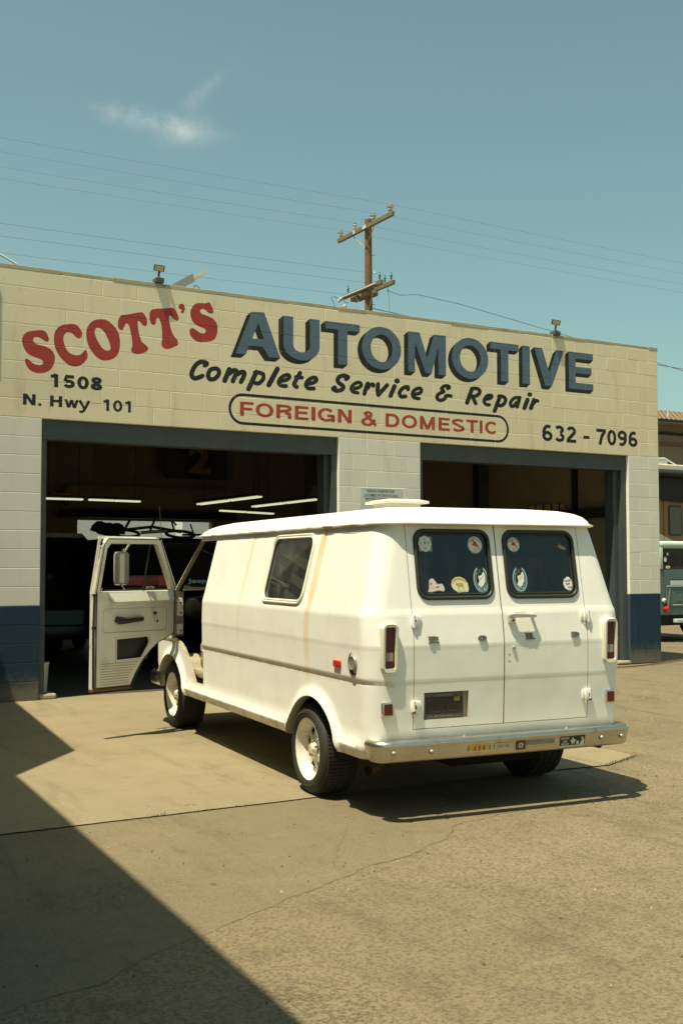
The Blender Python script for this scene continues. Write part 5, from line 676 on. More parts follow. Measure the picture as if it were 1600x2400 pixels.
# ------------------------------------------------------------------ the van (x forward, y to its left, origin under the left rear tyre)
van = empty('cargo_van', (-9.007, -5.898, 0), R(85), label='old white cargo van with its driver door open, seen from behind', cat='van')
VC = -.911
def lerp(tab, w):
    if w <= tab[0][0]: return tab[0][1]
    for (a, x), (b, y) in zip(tab, tab[1:]):
        if w <= b: return x+(y-x)*(w-a)/(b-a)
    return tab[-1][1]
HW = [(.33, .862), (.345, .885), (.37, .897), (.40, .902), (.44, .896), (.50, .891), (.762, .892), (.770, .890), (.785, .8968), (.80, .9025), (.968, .9052), (.985, .9072), (1.15, .903), (1.17, .900), (1.195, .892), (1.24, .880), (1.64, .780), (1.70, .763)]
UR = [(.33, -.66), (.36, -.712), (.42, -.740), (.50, -.750), (.770, -.7640), (.784, -.7665), (.968, -.7685), (.984, -.7702), (1.15, -.750), (1.17, -.748), (1.195, -.738), (1.24, -.730), (1.64, -.662), (1.70, -.648)]
UF = [(.33, 3.70), (.40, 3.78), (.55, 3.90), (.90, 3.90), (1.02, 3.80), (1.12, 3.62), (1.20, 3.42), (1.24, 3.38), (1.70, 2.93)]
AR_R = (.045, .195, .435); AR_F = (3.235, .205, .455)
def ring(w, ins=0.0, ns=190, nc=8):
    h = lerp(HW, w)-ins; ur = lerp(UR, w)+ins; uf = lerp(UF, w)-ins
    rr = .125; rf = .22
    out = []
    def arcp(cx, cy, r, a0, a1): return [(cx+r*math.cos(R(a0+(a1-a0)*k/nc)), cy+r*math.sin(R(a0+(a1-a0)*k/nc))) for k in range(nc+1)]
    L = [(ur+rr+(uf-rf-ur-rr)*k/ns, h) for k in range(ns+1)]
    side = []
    for (x, y) in L:
        d = 0
        if ins == 0 and w < .80:
            for (cx, cz, ra) in (AR_R, AR_F):
                q = math.hypot(x-cx, (w-cz))-ra
                g = .030*math.exp(-(max(q, 0)/.040)**2) if w > .34 else 0
                d = max(d, g)
            d = max(d, .016*math.exp(-((w-.40)/.035)**2))
        side.append((x, y+d))
    out += side
    out += arcp(uf-rf, h-rf, rf, 90, 0)[1:]
    out += [(uf, h-rf-(2*(h-rf))*k/8) for k in range(1, 8)]
    out += arcp(uf-rf, -(h-rf), rf, 0, -90)
    out += [(x, -y) for (x, y) in side[::-1]][1:]
    out += arcp(ur+rr, -(h-rr), rr, -90, -180)[1:]
    out += [(ur, -(h-rr)+(2*(h-rr))*k/16) for k in range(1, 16)]
    out += arcp(ur+rr, h-rr, rr, 180, 90)[:-1]
    return [(x, VC+y, w) for (x, y) in out]
def stack(ws, ins, flip):
    rings = [ring(w, ins) for w in ws]; n = len(rings[0]); vs = [p for r in rings for p in r]; fs = []
    for i in range(len(rings)-1):
        for k in range(n): fs.append((i*n+k, (i+1)*n+k, (i+1)*n+(k+1) % n, i*n+(k+1) % n))
    fs.append(tuple(range(n))); fs.append(tuple((len(rings)-1)*n+k for k in range(n))[::-1])
    if flip: fs = [f[::-1] for f in fs]
    return vs, fs
ws = sorted(set([.33, .345, .36, .375, .39, .405, .42, .44, .46, .48, .50, .52, .54, .56, .58, .60, .62, .64, .66, .68, .70, .72, .74, .752, .762, .770, .785, .80, .81, .90, .955, .968, .985, .995, 1.05, 1.10, 1.14, 1.15, 1.17, 1.195, 1.205, 1.24, 1.255, 1.35, 1.5, 1.625, 1.64, 1.65, 1.70]))
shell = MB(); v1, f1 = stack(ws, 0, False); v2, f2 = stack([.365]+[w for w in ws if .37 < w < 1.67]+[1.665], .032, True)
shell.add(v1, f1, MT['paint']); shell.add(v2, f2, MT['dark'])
sh_o = shell.build('shell')
bm = bmesh.new(); bm.from_mesh(sh_o.data)
# make sure the outer surface faces out
sh_o.data.update(); bmesh.ops.recalc_face_normals(bm, faces=[f for f in bm.faces if f.material_index == 0]); 
inn = [f for f in bm.faces if f.material_index == 1]; bmesh.ops.recalc_face_normals(bm, faces=inn); bmesh.ops.reverse_faces(bm, faces=inn)
bm.to_mesh(sh_o.data); bm.free()
def prism(loop, ax, a0, a1, m=None):
    """closed prism of a polygon along one axis: 'u' (loop in v, w), 'v' (loop in u, w)"""
    b = MB(); fn = (lambda p, q, d: (a0+d, p, q)) if ax == 'u' else (lambda p, q, d: (p, a0+d, q))
    b.poly([loop], fn, m or MT['jamb'], a1-a0); return b.build('cutter', recalc=True)
def bxo(x0, x1, y0, y1, z0, z1):
    b = MB(); b.box(x0, x1, y0, y1, z0, z1, MT['jamb']); return b.build('cutter', recalc=True)
def boolean(src, ops):
    o = bpy.data.objects.new('tmp', src.data.copy()); COL.objects.link(o)
    for cut, op in ops:
        md = o.modifiers.new('b', 'BOOLEAN'); md.object = cut; md.operation = op; md.solver = 'EXACT'; md.material_mode = 'TRANSFER'
    dg = bpy.context.evaluated_depsgraph_get(); me = bpy.data.meshes.new_from_object(o.evaluated_get(dg)); bpy.data.objects.remove(o); return me
def put(name, me, parent=van, ang=24, **k):
    shade(me, ang); o = bpy.data.objects.new(name, me); COL.objects.link(o); o.parent = parent; return tag(o, **k)
cut = {}
def cyl(cx, cz, r, y0, y1):
    loop = [(cx+r*math.cos(2*math.pi*k/56), cz+r*math.sin(2*math.pi*k/56)) for k in range(56)]; return prism(loop, 'v', y0, y1)
arches = []
for cx, cz, ra in (AR_R, AR_F):
    arches.append(cyl(cx, cz, ra, VC+.62, VC+1.1)); arches.append(cyl(cx, cz, ra, VC-1.1, VC-.62))
rd_box = bxo(-1.3, -.50, -1.524, -.298, .505, 1.690)
side_win = prism(rrect(.262, .978, 1.215, 1.640, .07), 'v', -.3, .3)
front_open = [(2.33, .47), (2.60, .47), (2.70, .56), (2.80, .66), (2.93, .74), (3.06, .79), (3.19, .81), (3.19, 1.235), (2.80, 1.655), (2.33, 1.655)]
door_cut = prism(front_open, 'v', -.35, .3)
pwin = prism([(2.42, 1.24), (3.10, 1.24), (2.76, 1.62), (2.42, 1.62)], 'v', -2.1, -1.5)
wsh = prism([(VC-.785, 1.225), (VC+.785, 1.225), (VC+.70, 1.63), (VC+.66, 1.65), (VC-.66, 1.65), (VC-.70, 1.63)], 'u', 2.6, 4.4)
body_me = boolean(sh_o, [(c, 'DIFFERENCE') for c in arches]+[(rd_box, 'DIFFERENCE'), (side_win, 'DIFFERENCE'), (door_cut, 'DIFFERENCE'), (pwin, 'DIFFERENCE'), (wsh, 'DIFFERENCE')])
body = put('body', body_me)
g_ = .0036; vmid = -.912
doors = []
for (va, vb, wa, wb) in ((vmid+g_, -.298-g_, -.860, -.358), (-1.524+g_, vmid-g_, -1.478, -.972)):
    bx = bxo(-1.3, -.52, va, vb, .505+g_, 1.690-g_*.3)
    wn = prism(rrect(wa, wb, 1.258, 1.656, .060), 'u', -1.2, -.4)
    ops = [(bx, 'INTERSECT'), (wn, 'DIFFERENCE')]
    pc = bxo(-1.0, -.735, -.665, -.368, .556, .714)
    if va > vmid: ops.append((pc, 'DIFFERENCE'))
    me = boolean(sh_o, ops); bpy.data.objects.remove(pc); d = put('rear_door', me); doors.append((d, wa, wb))
    bpy.data.objects.remove(bx); bpy.data.objects.remove(wn)
ur = lambda w: lerp(UR, w)
RW = lambda v, w, d: (ur(w)-d, v, w)                    # a point on the rear face, d proud of it
for d, wa, wb in doors:
    b = MB(); b.tube([RW(v, w, .002) for v, w in rrect(wa, wb, 1.258, 1.656, .060, 6)], .0125, MT['seal'], 8, closed=True)
    b.tube([RW(v, w, -.004) for v, w in rrect(wa+.022, wb-.022, 1.280, 1.634, .048, 6)], .0055, MT['seal'], 6, closed=True); b.build('window_seal', d, 50)
    b = MB(); b.poly([rrect(wa, wb, 1.258, 1.656, .060)], lambda v, w, q: RW(v, w, -.004), MT['rglass']); b.build('window_glass', d)
L_d, R_d = doors[0][0], doors[1][0]
# inner lining of doors and cabin so the inside reads dark
def st(parent, name='sticker'):
    class S: pass
    s = MB(); s.go = lambda: s.build(name, parent); return s
def SW(v0, w0, sx, sw, o=.0005):
    return lambda x, y, d: RW(v0-x*sx, w0+y*sw, o-.0035+d)
def lay(s, pts, fn, m, k): s.poly([pts], lambda x, y, q: fn(x, y, .0005*k), m)
# stickers, seen from behind: x to the right, y up, unit about half the width
f = SW(-.428, 1.578, .048, .050); s = st(L_d); lay(s, [(-1, -.9), (.95, -.95), (1, .85), (-.9, .95)], f, MT['st_grey'], 0)
lay(s, [((.93+.05*math.cos(8*a))*math.cos(a)*.95, (.93+.05*math.cos(8*a))*math.sin(a)) for a in [2*math.pi*k/40 for k in range(40)]], f, MT['st_white'], 1)
for ch, x0, x1, y0, y1 in (('A', -.16, .10, .40, .68), ('I', -.60, -.52, -.12, .28), ('F', -.12, .14, -.2, .3), ('F', .42, .62, -.15, .25)): text(s, ch, x0, x1, y0, y1, f, MT['st_black'], .001, .01)
for k in range(3): lay(s, [(-.3+.05*k, -.38-.14*k), (.3-.05*k, -.38-.14*k), (.3-.05*k, -.42-.14*k), (-.3+.05*k, -.42-.14*k)], f, MT['st_grey'], 2)
s.go()
def fire(v0, w0, r, par):
    f = SW(v0, w0, r, r*1.03); s = st(par); lay(s, circ(0, 0, 1), f, MT['st_white'], 0)
    for rr_, m in ((.94, MT['st_black']), (.91, MT['st_white'])): lay(s, circ(0, 0, rr_), f, m, 1 if rr_ > .92 else 2)
    lay(s, [(-.5, -.02), (-.28, .12), (-.20, .38), (-.02, .50), (.20, .32), (.36, -.02), (.58, -.16), (.2, -.18), (-.1, -.10)], f, MT['st_red'], 4)
    lay(s, [(-.42, .52), (-.20, .68), (-.06, .48), (-.34, .32)], f, MT['st_grey'], 3); lay(s, [(.28, -.14), (.44, -.16), (.62, -.62), (.50, -.64)], f, MT['st_tan'], 3)
    lay(s, [(.36, .50), (.46, .58), (.52, .42), (.42, .36)], f, MT['st_blue'], 3); lay(s, [(-.4, -.28), (-.1, -.42), (.1, -.30), (0, -.55), (-.3, -.52)], f, MT['st_cream'], 3)
    for i, ch in enumerate('FIREFIGHTERS'):
        a = R(158-i*12.4); cx, cy = .76*math.cos(a), .76*math.sin(a); ca, sa = math.cos(a-math.pi/2), math.sin(a-math.pi/2)
        text(s, ch, -.055, .055, -.075, .075, (lambda f_, cx, cy, ca, sa: (lambda x, y, d: f_(cx+x*ca-y*sa, cy+x*sa+y*ca, d)))(f, cx, cy, ca, sa), MT['st_black'], .0021, .02)
    text(s, 'IN THE', -.12, .12, -.60, -.53, f, MT['st_black'], .0021); text(s, 'PARK', -.22, .22, -.80, -.68, f, MT['st_red'], .0021, .02); s.go()
fire(-.770, 1.573, .050, L_d); fire(-1.046, 1.576, .043, R_d)
def lighthouse(v0, w0, par):
    f = SW(v0, w0, .052, .078); s = st(par)
    arcb = lambda r0, r1, a0, a1: [(r1*math.cos(R(a)), r1*math.sin(R(a))) for a in range(a0, a1+1, 6)]+[(r0*math.cos(R(a)), r0*math.sin(R(a))) for a in range(a1, a0-1, -6)]
    lay(s, arcb(.84, 1.0, 114, 426), f, MT['st_blue'], 0); lay(s, arcb(.66, .74, 130, 410), f, MT['st_blue'], 0)
    lay(s, [(-.45, -.42), (.05, .28), (.42, .62), (.58, .30), (.55, -.15), (.25, -.50), (-.1, -.60)], f, MT['st_white'], 1)
    lay(s, [(-.34, .22), (.04, .32), (.02, .0), (-.25, -.1)], f, MT['st_white'], 1)
    lay(s, [(-.30, .22), (-.42, .62), (-.38, .62), (-.24, .28)], f, MT['st_grey'], 2); lay(s, [(-.18, .50), (.06, .50), (.06, .76), (-.18, .76)], f, MT['st_grey'], 1)
    lay(s, [(-.14, .54), (.02, .54), (.02, .72), (-.14, .72)], f, MT['st_black'], 2)
    lay(s, [(-.05, -.02), (.46, .36), (.47, .33), (-.03, -.05)], f, MT['st_grey'], 2); lay(s, [(-.38, -.62), (.38, -.62), (.34, -.92), (-.34, -.92)], f, MT['st_blue'], 2)
    text(s, 'OTIS', -.26, .26, -.86, -.68, f, MT['st_black'], .0018, .03); s.go()
lighthouse(-.790, 1.366, L_d); lighthouse(-1.068, 1.365, R_d)
f = SW(-.640, 1.336, .058, .046); s = st(L_d); lay(s, [(-1, .1), (-.85, .6), (-.45, .95), (.1, 1.0), (.6, .72), (.95, .15), (1.02, -.6), (.9, -.95), (-.3, -1.0), (-.75, -.62), (-.95, -.3)], f, MT['st_cream'], 0)
lay(s, [(-.92, .1), (-.78, .55), (-.42, .85), (.1, .90), (.55, .62), (.82, .2), (.3, .55), (-.3, .6), (-.7, .3)], f, MT['st_mus'], 1)
lay(s, [(-.52, .02), (-.44, .28), (-.36, .20), (-.1, .22), (.3, .20), (.42, .05), (.40, -.52), (.32, -.52), (.28, -.22), (-.08, -.22), (-.10, -.52), (-.22, -.52), (-.24, -.1), (-.4, -.12)], f, MT['st_mus'], 2)
text(s, 'SURFING RANCH', -.35, .72, -.86, -.72, f, MT['st_grey'], .0012); s.go()
f = SW(-.478, 1.333, .056, .041); s = st(L_d); lay(s, [(-1.05, -.95), (-.9, -.35), (-.82, .75), (-.5, 1.05), (-.25, .98), (.2, .2), (.75, .25), (.95, -.1), (1.05, -.6), (.9, -.95), (.3, -.8), (-.2, -.9), (-.6, -1.05)], f, MT['st_grey'], 0)
lay(s, [(-.98, -.88), (-.82, -.35), (-.74, .7), (-.5, .95), (-.28, .9), (.15, .12), (.72, .18), (.87, -.1), (.98, -.58), (.85, -.86), (.3, -.7), (-.2, -.8), (-.6, -.95)], f, MT['st_pink'], 1)
lay(s, [(-.10, -.36), (.1, -.18), (.38, -.14), (.28, -.30)], f, MT['st_black'], 2); lay(s, [(-.8, -.38), (-.4, -.44), (-.1, -.36), (-.4, -.40)], f, MT['st_black'], 2); lay(s, [(-.7, .1), (-.45, .15), (-.45, .38), (-.68, .36)], f, MT['st_grey'], 2); s.go()
f = SW(-1.420, 1.336, .037, .042); s = st(R_d); lay(s, [(-.75, .7), (-.45, .72), (-.2, 1.0), (.3, .95), (.75, .45), (.98, -.1), (.8, -.75), (.3, -1), (-.2, -.95), (-.7, -.7), (-.98, -.1)], f, MT['st_white'], 0)
text(s, 'Cardiff', -.72, .55, .30, .58, f, MT['st_black'], .001, .02); text(s, 'Surf', -.45, .35, -.18, .18, f, MT['st_black'], .001, .02); text(s, 'Club', -.1, .75, -.70, -.38, f, MT['st_black'], .001, .02); s.go()
f = SW(-1.399, 1.564, .040, .030); s = st(R_d); lay(s, [(-1.05, .12), (-.5, .1), (-.42, .9), (-.1, .35), (.35, .15), (.75, -.1), (.8, -.55), (.3, -.62), (-.2, -.35), (-.5, -.05)], f, MT['st_tan'], 0); s.go()
# hinges, letters, handle
def hinge(par, v, w, side, rusty):
    b = MB(); u = ur(w)
    b.box(u-.019, u+.004, v-.004*side-.022, v-.004*side+.022, w-.033, w+.033, MT['paint'], .004); b.box(u-.010, u+.004, v-side*.024-.022, v-side*.024+.022, w-.028, w+.030, MT['paint'], .004)
    b.tube([(u-.014, v+side*.006, w-.036), (u-.014, v+side*.006, w+.036)], .010, MT['paint'], 10); b.tube([(u-.008, v-side*.02, w-.05), (u-.008, v-side*.02, w-.03)], .004, MT['paint'], 6)
    if rusty: b.tube([(u-.015, v+side*.006, w-.037), (u-.015, v+side*.006, w-.024)], .0112, MT['rust'], 10); b.box(u-.022, u-.019, v-.010, v+.004, w-.012, w+.010, MT['rust'])
    else: b.box(u-.0205, u-.019, v-.008, v+.002, w-.004, w+.008, MT['st_black'])
    b.build('hinge', par, 40)
hinge(L_d, -.305, 1.128, 1, False); hinge(L_d, -.300, .637, 1, True); hinge(R_d, -1.524, 1.135, -1, False); hinge(R_d, -1.524, .650, -1, True)
def chrome_letter(par, ch, v0, w0):
    b = MB(); fn = lambda x, y, d: RW(v0-x, w0+y, .010+d); fr = lambda x, y, d: RW(v0-x, w0+y, d)
    vs, tr = glyphs(ch, .07); ax = min(v.x for v in vs); bx = max(v.x for v in vs); ay = min(v.y for v in vs); by = max(v.y for v in vs)
    P = [((v.x-ax)/(bx-ax)*.058-.029, (v.y-ay)/(by-ay)*.032-.016) for v in vs]; n = len(P)
    b.add([fn(x, y, 0) for x, y in P]+[fr(x, y, .0005) for x, y in P], [tuple(t) for t in tr], MT['trim'])
    from collections import Counter
    ec = Counter(tuple(sorted((t[i], t[(i+1) % 3]))) for t in tr for i in range(3))
    b.f += [[e[0], e[1], e[1]+n, e[0]+n] for e, c in ec.items() if c == 1]; b.m += [0]*(len(b.f)-len(b.m))
    # slab serifs and backing bar
    if ch in 'FR': b.box(ur(w0)-.009, ur(w0)-.001, v0-.032, v0+.034, w0-.020, w0-.015, MT['trim']); b.box(ur(w0)-.009, ur(w0)-.001, v0-.010, v0+.036, w0+.0125, w0+.0185, MT['trim'])
    b.build('letter', par)
for par, ch, v0, w0 in ((L_d, 'F', -.428, 1.020), (L_d, 'O', -.757, 1.020), (R_d, 'R', -1.098, 1.022), (R_d, 'D', -1.428, 1.024)): chrome_letter(par, ch, v0, w0)
b = MB(); u = ur(1.13)
b.tube([(u-.030, -.948, 1.146), (u-.034, -1.0, 1.146), (u-.034, -1.09, 1.144), (u-.030, -1.130, 1.142)], [.011, .010, .010, .008], MT['chrome'], 10); b.box(u-.030, u, -1.128, -1.108, 1.132, 1.150, MT['chrome'], .004)
b.box(u-.030, u, -.990, -.940, 1.132, 1.152, MT['chrome'], .006); b.lathe([(.022, 0), (.022, .026), (.014, .031), (.0, .032)], (u, -.966, 1.120), (-1, 0, 0), MT['chrome'], 16); b.lathe([(.008, .031), (.007, .035), (0, .036)], (u, -.966, 1.120), (-1, 0, 0), MT['seal'], 10)
b.build('handle', R_d, 40)
b = MB(); b.poly([rrect(-1.08, -1.0, 1.135, 1.182, .018)], lambda v, w, d: RW(v, w, .0006), MT['inner']); b.build('handle_recess', R_d)
b = MB(); b.lathe([(.013, 0), (.013, .006), (.009, .010), (0, .010)], (ur(.95), -.978, .953), (-1, 0, 0), MT['chrome'], 14); b.lathe([(.004, .0101), (0, .0102)], (ur(.95), -.978, .953), (-1, 0, 0), MT['seal'], 8); b.build('lock', R_d, 40)
b = MB()
for w_ in (.915, .876): b.lathe([(.0045, .0), (.0045, .001), (0, .0012)], (ur(w_), -.948, w_), (-1, 0, 0), MT['st_black'], 8)
b.build('screw_hole', R_d)
# number plate in its recess
U0 = -.738
b = MB(); b.box(U0+.003, U0+.0, -.665, -.368, .556, .714, MT['jamb']); b.box(U0-.006, U0+.001, -.640, -.380, .560, .708, MT['plate_f'], .003); b.build('plate_frame', L_d)
PF = lambda x, y, d: (U0-.0075-d, -.510-x, .634+y)
b = MB(); b.poly([rrect(-.122, .122, -.047, .050, .008)], PF, MT['plate']); text(b, 'XSK 029', -.112, .112, -.040, .014, PF, MT['plate_t'], .001, .0); text(b, 'CAL', -.112, -.085, .026, .036, PF, MT['st_grey'], .001)
b.poly([rrect(.066, .104, .022, .046, .004)], lambda x, y, d: PF(x, y, .001), MT['st_mus']); text(b, '02', .074, .096, .028, .040, PF, MT['plate'], .002); text(b, 'CALIFORNIA', -.05, .05, .056, .066, PF, MT['metal'], .001); text(b, 'DRIVES BACK', -.09, .09, -.066, -.054, PF, MT['st_grey'], .001)
for x, y in ((-.08, .056), (.08, .056), (-.075, -.058), (.07, -.058)): b.poly([circ(x, y, .005, n=8)], lambda x, y, d: PF(x, y, .002), MT['st_black'])
b.build('number_plate', L_d)
# tail lights
for sg in (1, -1):
    v = VC+sg*.775; b = MB(); u = -.752
    loopo = rrect(v-.052, v+.052, .838, 1.120, .034); loopi = rrect(v-.034, v+.032, .862, 1.098, .012)
    n = len(loopo); lean = lambda w: -.006*(w-.98)/.14
    vs = [(u+.060, p[0], p[1]) for p in loopo]+[(u-.034+lean(p[1]), VC+(p[0]-VC)*.997, p[1]) for p in loopo]+[(u-.042+lean(p[1]), p[0]*.85+v*.15, p[1]*.97+.98*.03) for p in loopo]+[(u-.040+lean(p[1]), p[0], p[1]) for p in loopi]+[(u-.020, p[0], p[1]) for p in loopi]
    fs = [(a*n+i, a*n+(i+1) % n, (a+1)*n+(i+1) % n, (a+1)*n+i) for a in range(4) for i in range(n)]
    b.add(vs, fs, MT['housing']); h = b.build('tail_light', van, 40, recalc=True)
    b = MB(); b.poly([loopi], lambda x, y, d: (u-.024, x, y), MT['lens']); 
    for k in range(18): b.box(u-.0262, u-.0245, v-.031, v+.029, .868+k*.0125, .8745+k*.0125, MT['lens']) if not 3 < k < 9 else None
    b.poly([rrect(v-.022, v+.022, .905, .955, .008)], lambda x, y, d: (u-.0272, x, y), MT['lens_w']); b.build('lens', h)
    vr = VC+sg*.780; b = MB(); u3 = -.748
    b.box(u3-.022, u3+.06, vr-.036, vr+.036, .588, .672, MT['chrome'], .008); h = b.build('reflector', van, 40)
    b = MB(); b.box(u3-.0255, u3-.020, vr-.027, vr+.027, .598, .662, MT['lens'], .002); b.build('lens', h)
    # side marker
    if sg == 1:
        b = MB(); b.box(-.40, -.30, VC+.893, VC+.918, .842, .884, MT['lens_r'], .008); b.box(-.353, -.347, VC+.917, VC+.9205, .845, .881, MT['lens_r']); b.build('side_marker', van, 40)
b = MB(); c = Vector((-.575, VC+.893, .885)); b.lathe([(.072, .0), (.070, .010), (.064, .0115), (.062, .006), (.0, .006)], c, (-.12, 1, .05), MT['seal'], 24); 
b.lathe([(.044, .006), (.043, .024), (.037, .030), (.027, .024), (.0, .027)], c, (-.12, 1, .05), MT['metal'], 20); b.build('fuel_cap', van, 40)
# roof
RF = [(1.690, .782, -.700, 2.955), (1.697, .792, -.712, 2.970), (1.704, .791, -.711, 2.968), (1.709, .777, -.694, 2.95), (1.730, .769, -.682, 2.90), (1.756, .750, -.655, 2.80), (1.778, .715, -.61, 2.66), (1.796, .66, -.53, 2.44), (1.810, .54, -.40, 2.12), (1.819, .36, -.2, 1.75), (1.823, .14, .1, 1.35)]
b = MB(); vs = []; nc = 8; n = None
for w_, h, u0, u1 in RF:
    rr_ = min(.17, h*.9); P = []
    for cx, cy, a0, sx in ((u1-rr_*1.4, h-rr_, 0, 1.4), (u0+rr_, h-rr_, 90, 1), (u0+rr_, -(h-rr_), 180, 1), (u1-rr_*1.4, -(h-rr_), 270, 1.4)):
        for k in range(nc+1): t = R(a0+90*k/nc); P.append((cx+rr_*sx*math.cos(t), VC+cy+rr_*math.sin(t), w_))
        if a0 == 0:
            for k in range(1, 40): P.append((u1-rr_*1.4-(u1-rr_*1.4-u0-rr_)*k/40, VC+h, w_+(.0028*math.sin(k*1.9)*math.sin(k*.37) if w_ < 1.706 else 0)))
    vs += P; n = len(P)
fs = [(i*n+k, (i+1)*n+k, (i+1)*n+(k+1) % n, i*n+(k+1) % n) for i in range(len(RF)-1) for k in range(n)]; fs.append(tuple(range(n))); fs.append(tuple((len(RF)-1)*n+k for k in range(n)))
b.add(vs, fs, MT['paint']); rf_o = b.build('roof', van, 38, recalc=True)
b = MB(); b.box(.02, .25, -.78, -.54, 1.80, 1.862, MT['housing'], .01); b.build('vent_base', rf_o)
b = MB(); vs = [(-.02, -.82, 1.856), (.29, -.82, 1.856), (.29, -.50, 1.856), (-.02, -.50, 1.856), (-.02, -.82, 1.872), (.29, -.82, 1.872), (.29, -.50, 1.872), (-.02, -.50, 1.872), (.03, -.77, 1.886), (.24, -.77, 1.886), (.24, -.55, 1.886), (.03, -.55, 1.886)]
b.add(vs, [(0, 3, 2, 1)]+[(i, (i+1) % 4, 4+(i+1) % 4, 4+i) for i in range(4)]+[(4+i, 4+(i+1) % 4, 8+(i+1) % 4, 8+i) for i in range(4)]+[(8, 9, 10, 11)], MT['housing']); b.build('vent_lid', rf_o)
rr = MB(); rr.poly([[(.00, .0), (.16, .004), (.14, -.016), (.05, -.013), (.0, -.006)]], lambda x, y, d: (-.03+x, VC+.7935, 1.698+y), MT['rust']); rr.poly([[(.0, .0), (.3, .001), (.22, -.007), (.1, -.010)]], lambda x, y, d: (-.42+x, VC+.7935, 1.697+y), MT['rust']); rr.poly([[(.0, .0), (.14, .001), (.1, -.006)]], lambda x, y, d: (1.30+x, VC+.7935, 1.697+y), MT['rust']); rr.build('rust_patch', rf_o)
# side window
sv = lambda w: VC+lerp(HW, w)
b = MB(); P = rrect(.262, .978, 1.215, 1.640, .07, 6)
b.tube([(u, sv(w)+.003, w) for u, w in P], .009, MT['inner'], 8, closed=True); b.tube([(u, sv(w)+.004, w) for u, w in rrect(.248, .992, 1.200, 1.655, .082, 6)], .010, MT['housing'], 8, closed=True); b.build('window_frame', van, 50)
b = MB(); b.poly([P], lambda u, w, d: (u, sv(w)-.008, w), MT['glass']); b.build('window_glass', van)
b = MB(); 
for k in range(-6, 12):
    a = k*.075; m = MT['stripe_a'] if k % 2 else MT['stripe_b']; pts = clip([(.12, 1.02+a), (1.15, 1.28+a), (1.15, 1.355+a), (.12, 1.095+a)], .16, 1.10, 1.16, 1.66)
    if pts: b.add([(p[0], VC+.755, p[1]) for p in pts], [tuple(range(len(pts)))], m)
b.build('striped_sheet', van)  # flat sheet of diagonal dark and pale stripes behind the side window
b = MB(); b.tube([(.90, VC+.765, 1.15), (.91, VC+.765, 1.34), (.86, VC+.765, 1.41), (.75, VC+.765, 1.42)], .02, MT['seal'], 8); b.tube([(.95, VC+.765, 1.1), (.95, VC+.765, 1.38)], .02, MT['stripe_a'], 8); b.build('seat_rail', van, 50)
for nm, P, fn in (('side_glass', [(2.42, 1.24), (3.10, 1.24), (2.76, 1.62), (2.42, 1.62)], lambda u, w, d: (u, VC-lerp(HW, w)+.012, w)), ('windshield', [(VC-.775, 1.225), (VC+.775, 1.225), (VC+.69, 1.63), (VC+.66, 1.65), (VC-.66, 1.65), (VC-.69, 1.63)], lambda v, w, d: (lerp(UF, w)-.008, v, w))):
    b = MB(); b.poly([P], fn, MT['cglass']); b.build(nm, van)
# inside: floor, wheel boxes, engine cover, dash, wheel, seats
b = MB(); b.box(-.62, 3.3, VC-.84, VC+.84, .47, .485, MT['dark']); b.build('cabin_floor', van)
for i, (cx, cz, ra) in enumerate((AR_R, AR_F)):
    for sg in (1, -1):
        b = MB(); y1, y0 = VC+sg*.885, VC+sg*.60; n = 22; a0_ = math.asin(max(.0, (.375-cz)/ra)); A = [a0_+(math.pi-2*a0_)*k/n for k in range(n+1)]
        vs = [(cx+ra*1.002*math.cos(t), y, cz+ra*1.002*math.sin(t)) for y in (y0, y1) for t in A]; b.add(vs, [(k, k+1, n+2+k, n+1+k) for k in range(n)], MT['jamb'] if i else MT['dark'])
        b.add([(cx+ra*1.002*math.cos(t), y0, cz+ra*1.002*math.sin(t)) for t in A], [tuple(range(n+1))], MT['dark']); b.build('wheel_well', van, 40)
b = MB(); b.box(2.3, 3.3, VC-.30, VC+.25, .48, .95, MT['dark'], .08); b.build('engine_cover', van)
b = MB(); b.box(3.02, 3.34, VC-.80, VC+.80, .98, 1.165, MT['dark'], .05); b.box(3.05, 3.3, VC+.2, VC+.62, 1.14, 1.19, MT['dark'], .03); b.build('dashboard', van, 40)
b = MB(); cc = Vector((2.92, VC+.42, 1.16)); ax = Vector((-.62, 0, .78)); a1 = Vector((0, 1, 0)); a2 = ax.cross(a1)
b.tube([cc+(a1*math.cos(t)+a2*math.sin(t))*.20 for t in [2*math.pi*k/28 for k in range(28)]], .013, MT['seal'], 8, closed=True); b.tube([cc-a1*.2, cc, cc+a1*.2], .01, MT['seal'], 6); b.tube([cc, cc+Vector((.3, 0, -.4))], .025, MT['seal'], 8); b.build('steering_wheel', van, 50)
for vv in (VC+.48, VC-.50):
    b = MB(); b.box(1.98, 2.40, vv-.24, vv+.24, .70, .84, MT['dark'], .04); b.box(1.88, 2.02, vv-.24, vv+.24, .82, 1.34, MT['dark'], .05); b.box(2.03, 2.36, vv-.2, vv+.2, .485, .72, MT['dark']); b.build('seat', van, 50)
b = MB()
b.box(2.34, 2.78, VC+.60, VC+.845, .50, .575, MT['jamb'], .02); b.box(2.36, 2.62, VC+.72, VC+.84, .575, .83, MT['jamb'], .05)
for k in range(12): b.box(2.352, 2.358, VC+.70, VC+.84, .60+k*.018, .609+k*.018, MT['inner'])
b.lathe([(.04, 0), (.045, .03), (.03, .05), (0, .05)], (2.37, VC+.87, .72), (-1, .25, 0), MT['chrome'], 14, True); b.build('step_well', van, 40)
b = MB(); b.box(3.192, 3.26, VC+.80, VC+.872, .82, 1.22, MT['jamb'], .01); b.box(3.165, 3.19, VC+.815, VC+.87, 1.00, 1.16, MT['inner'], .004); b.box(3.165, 3.19, VC+.815, VC+.87, .84, .93, MT['inner'], .004)
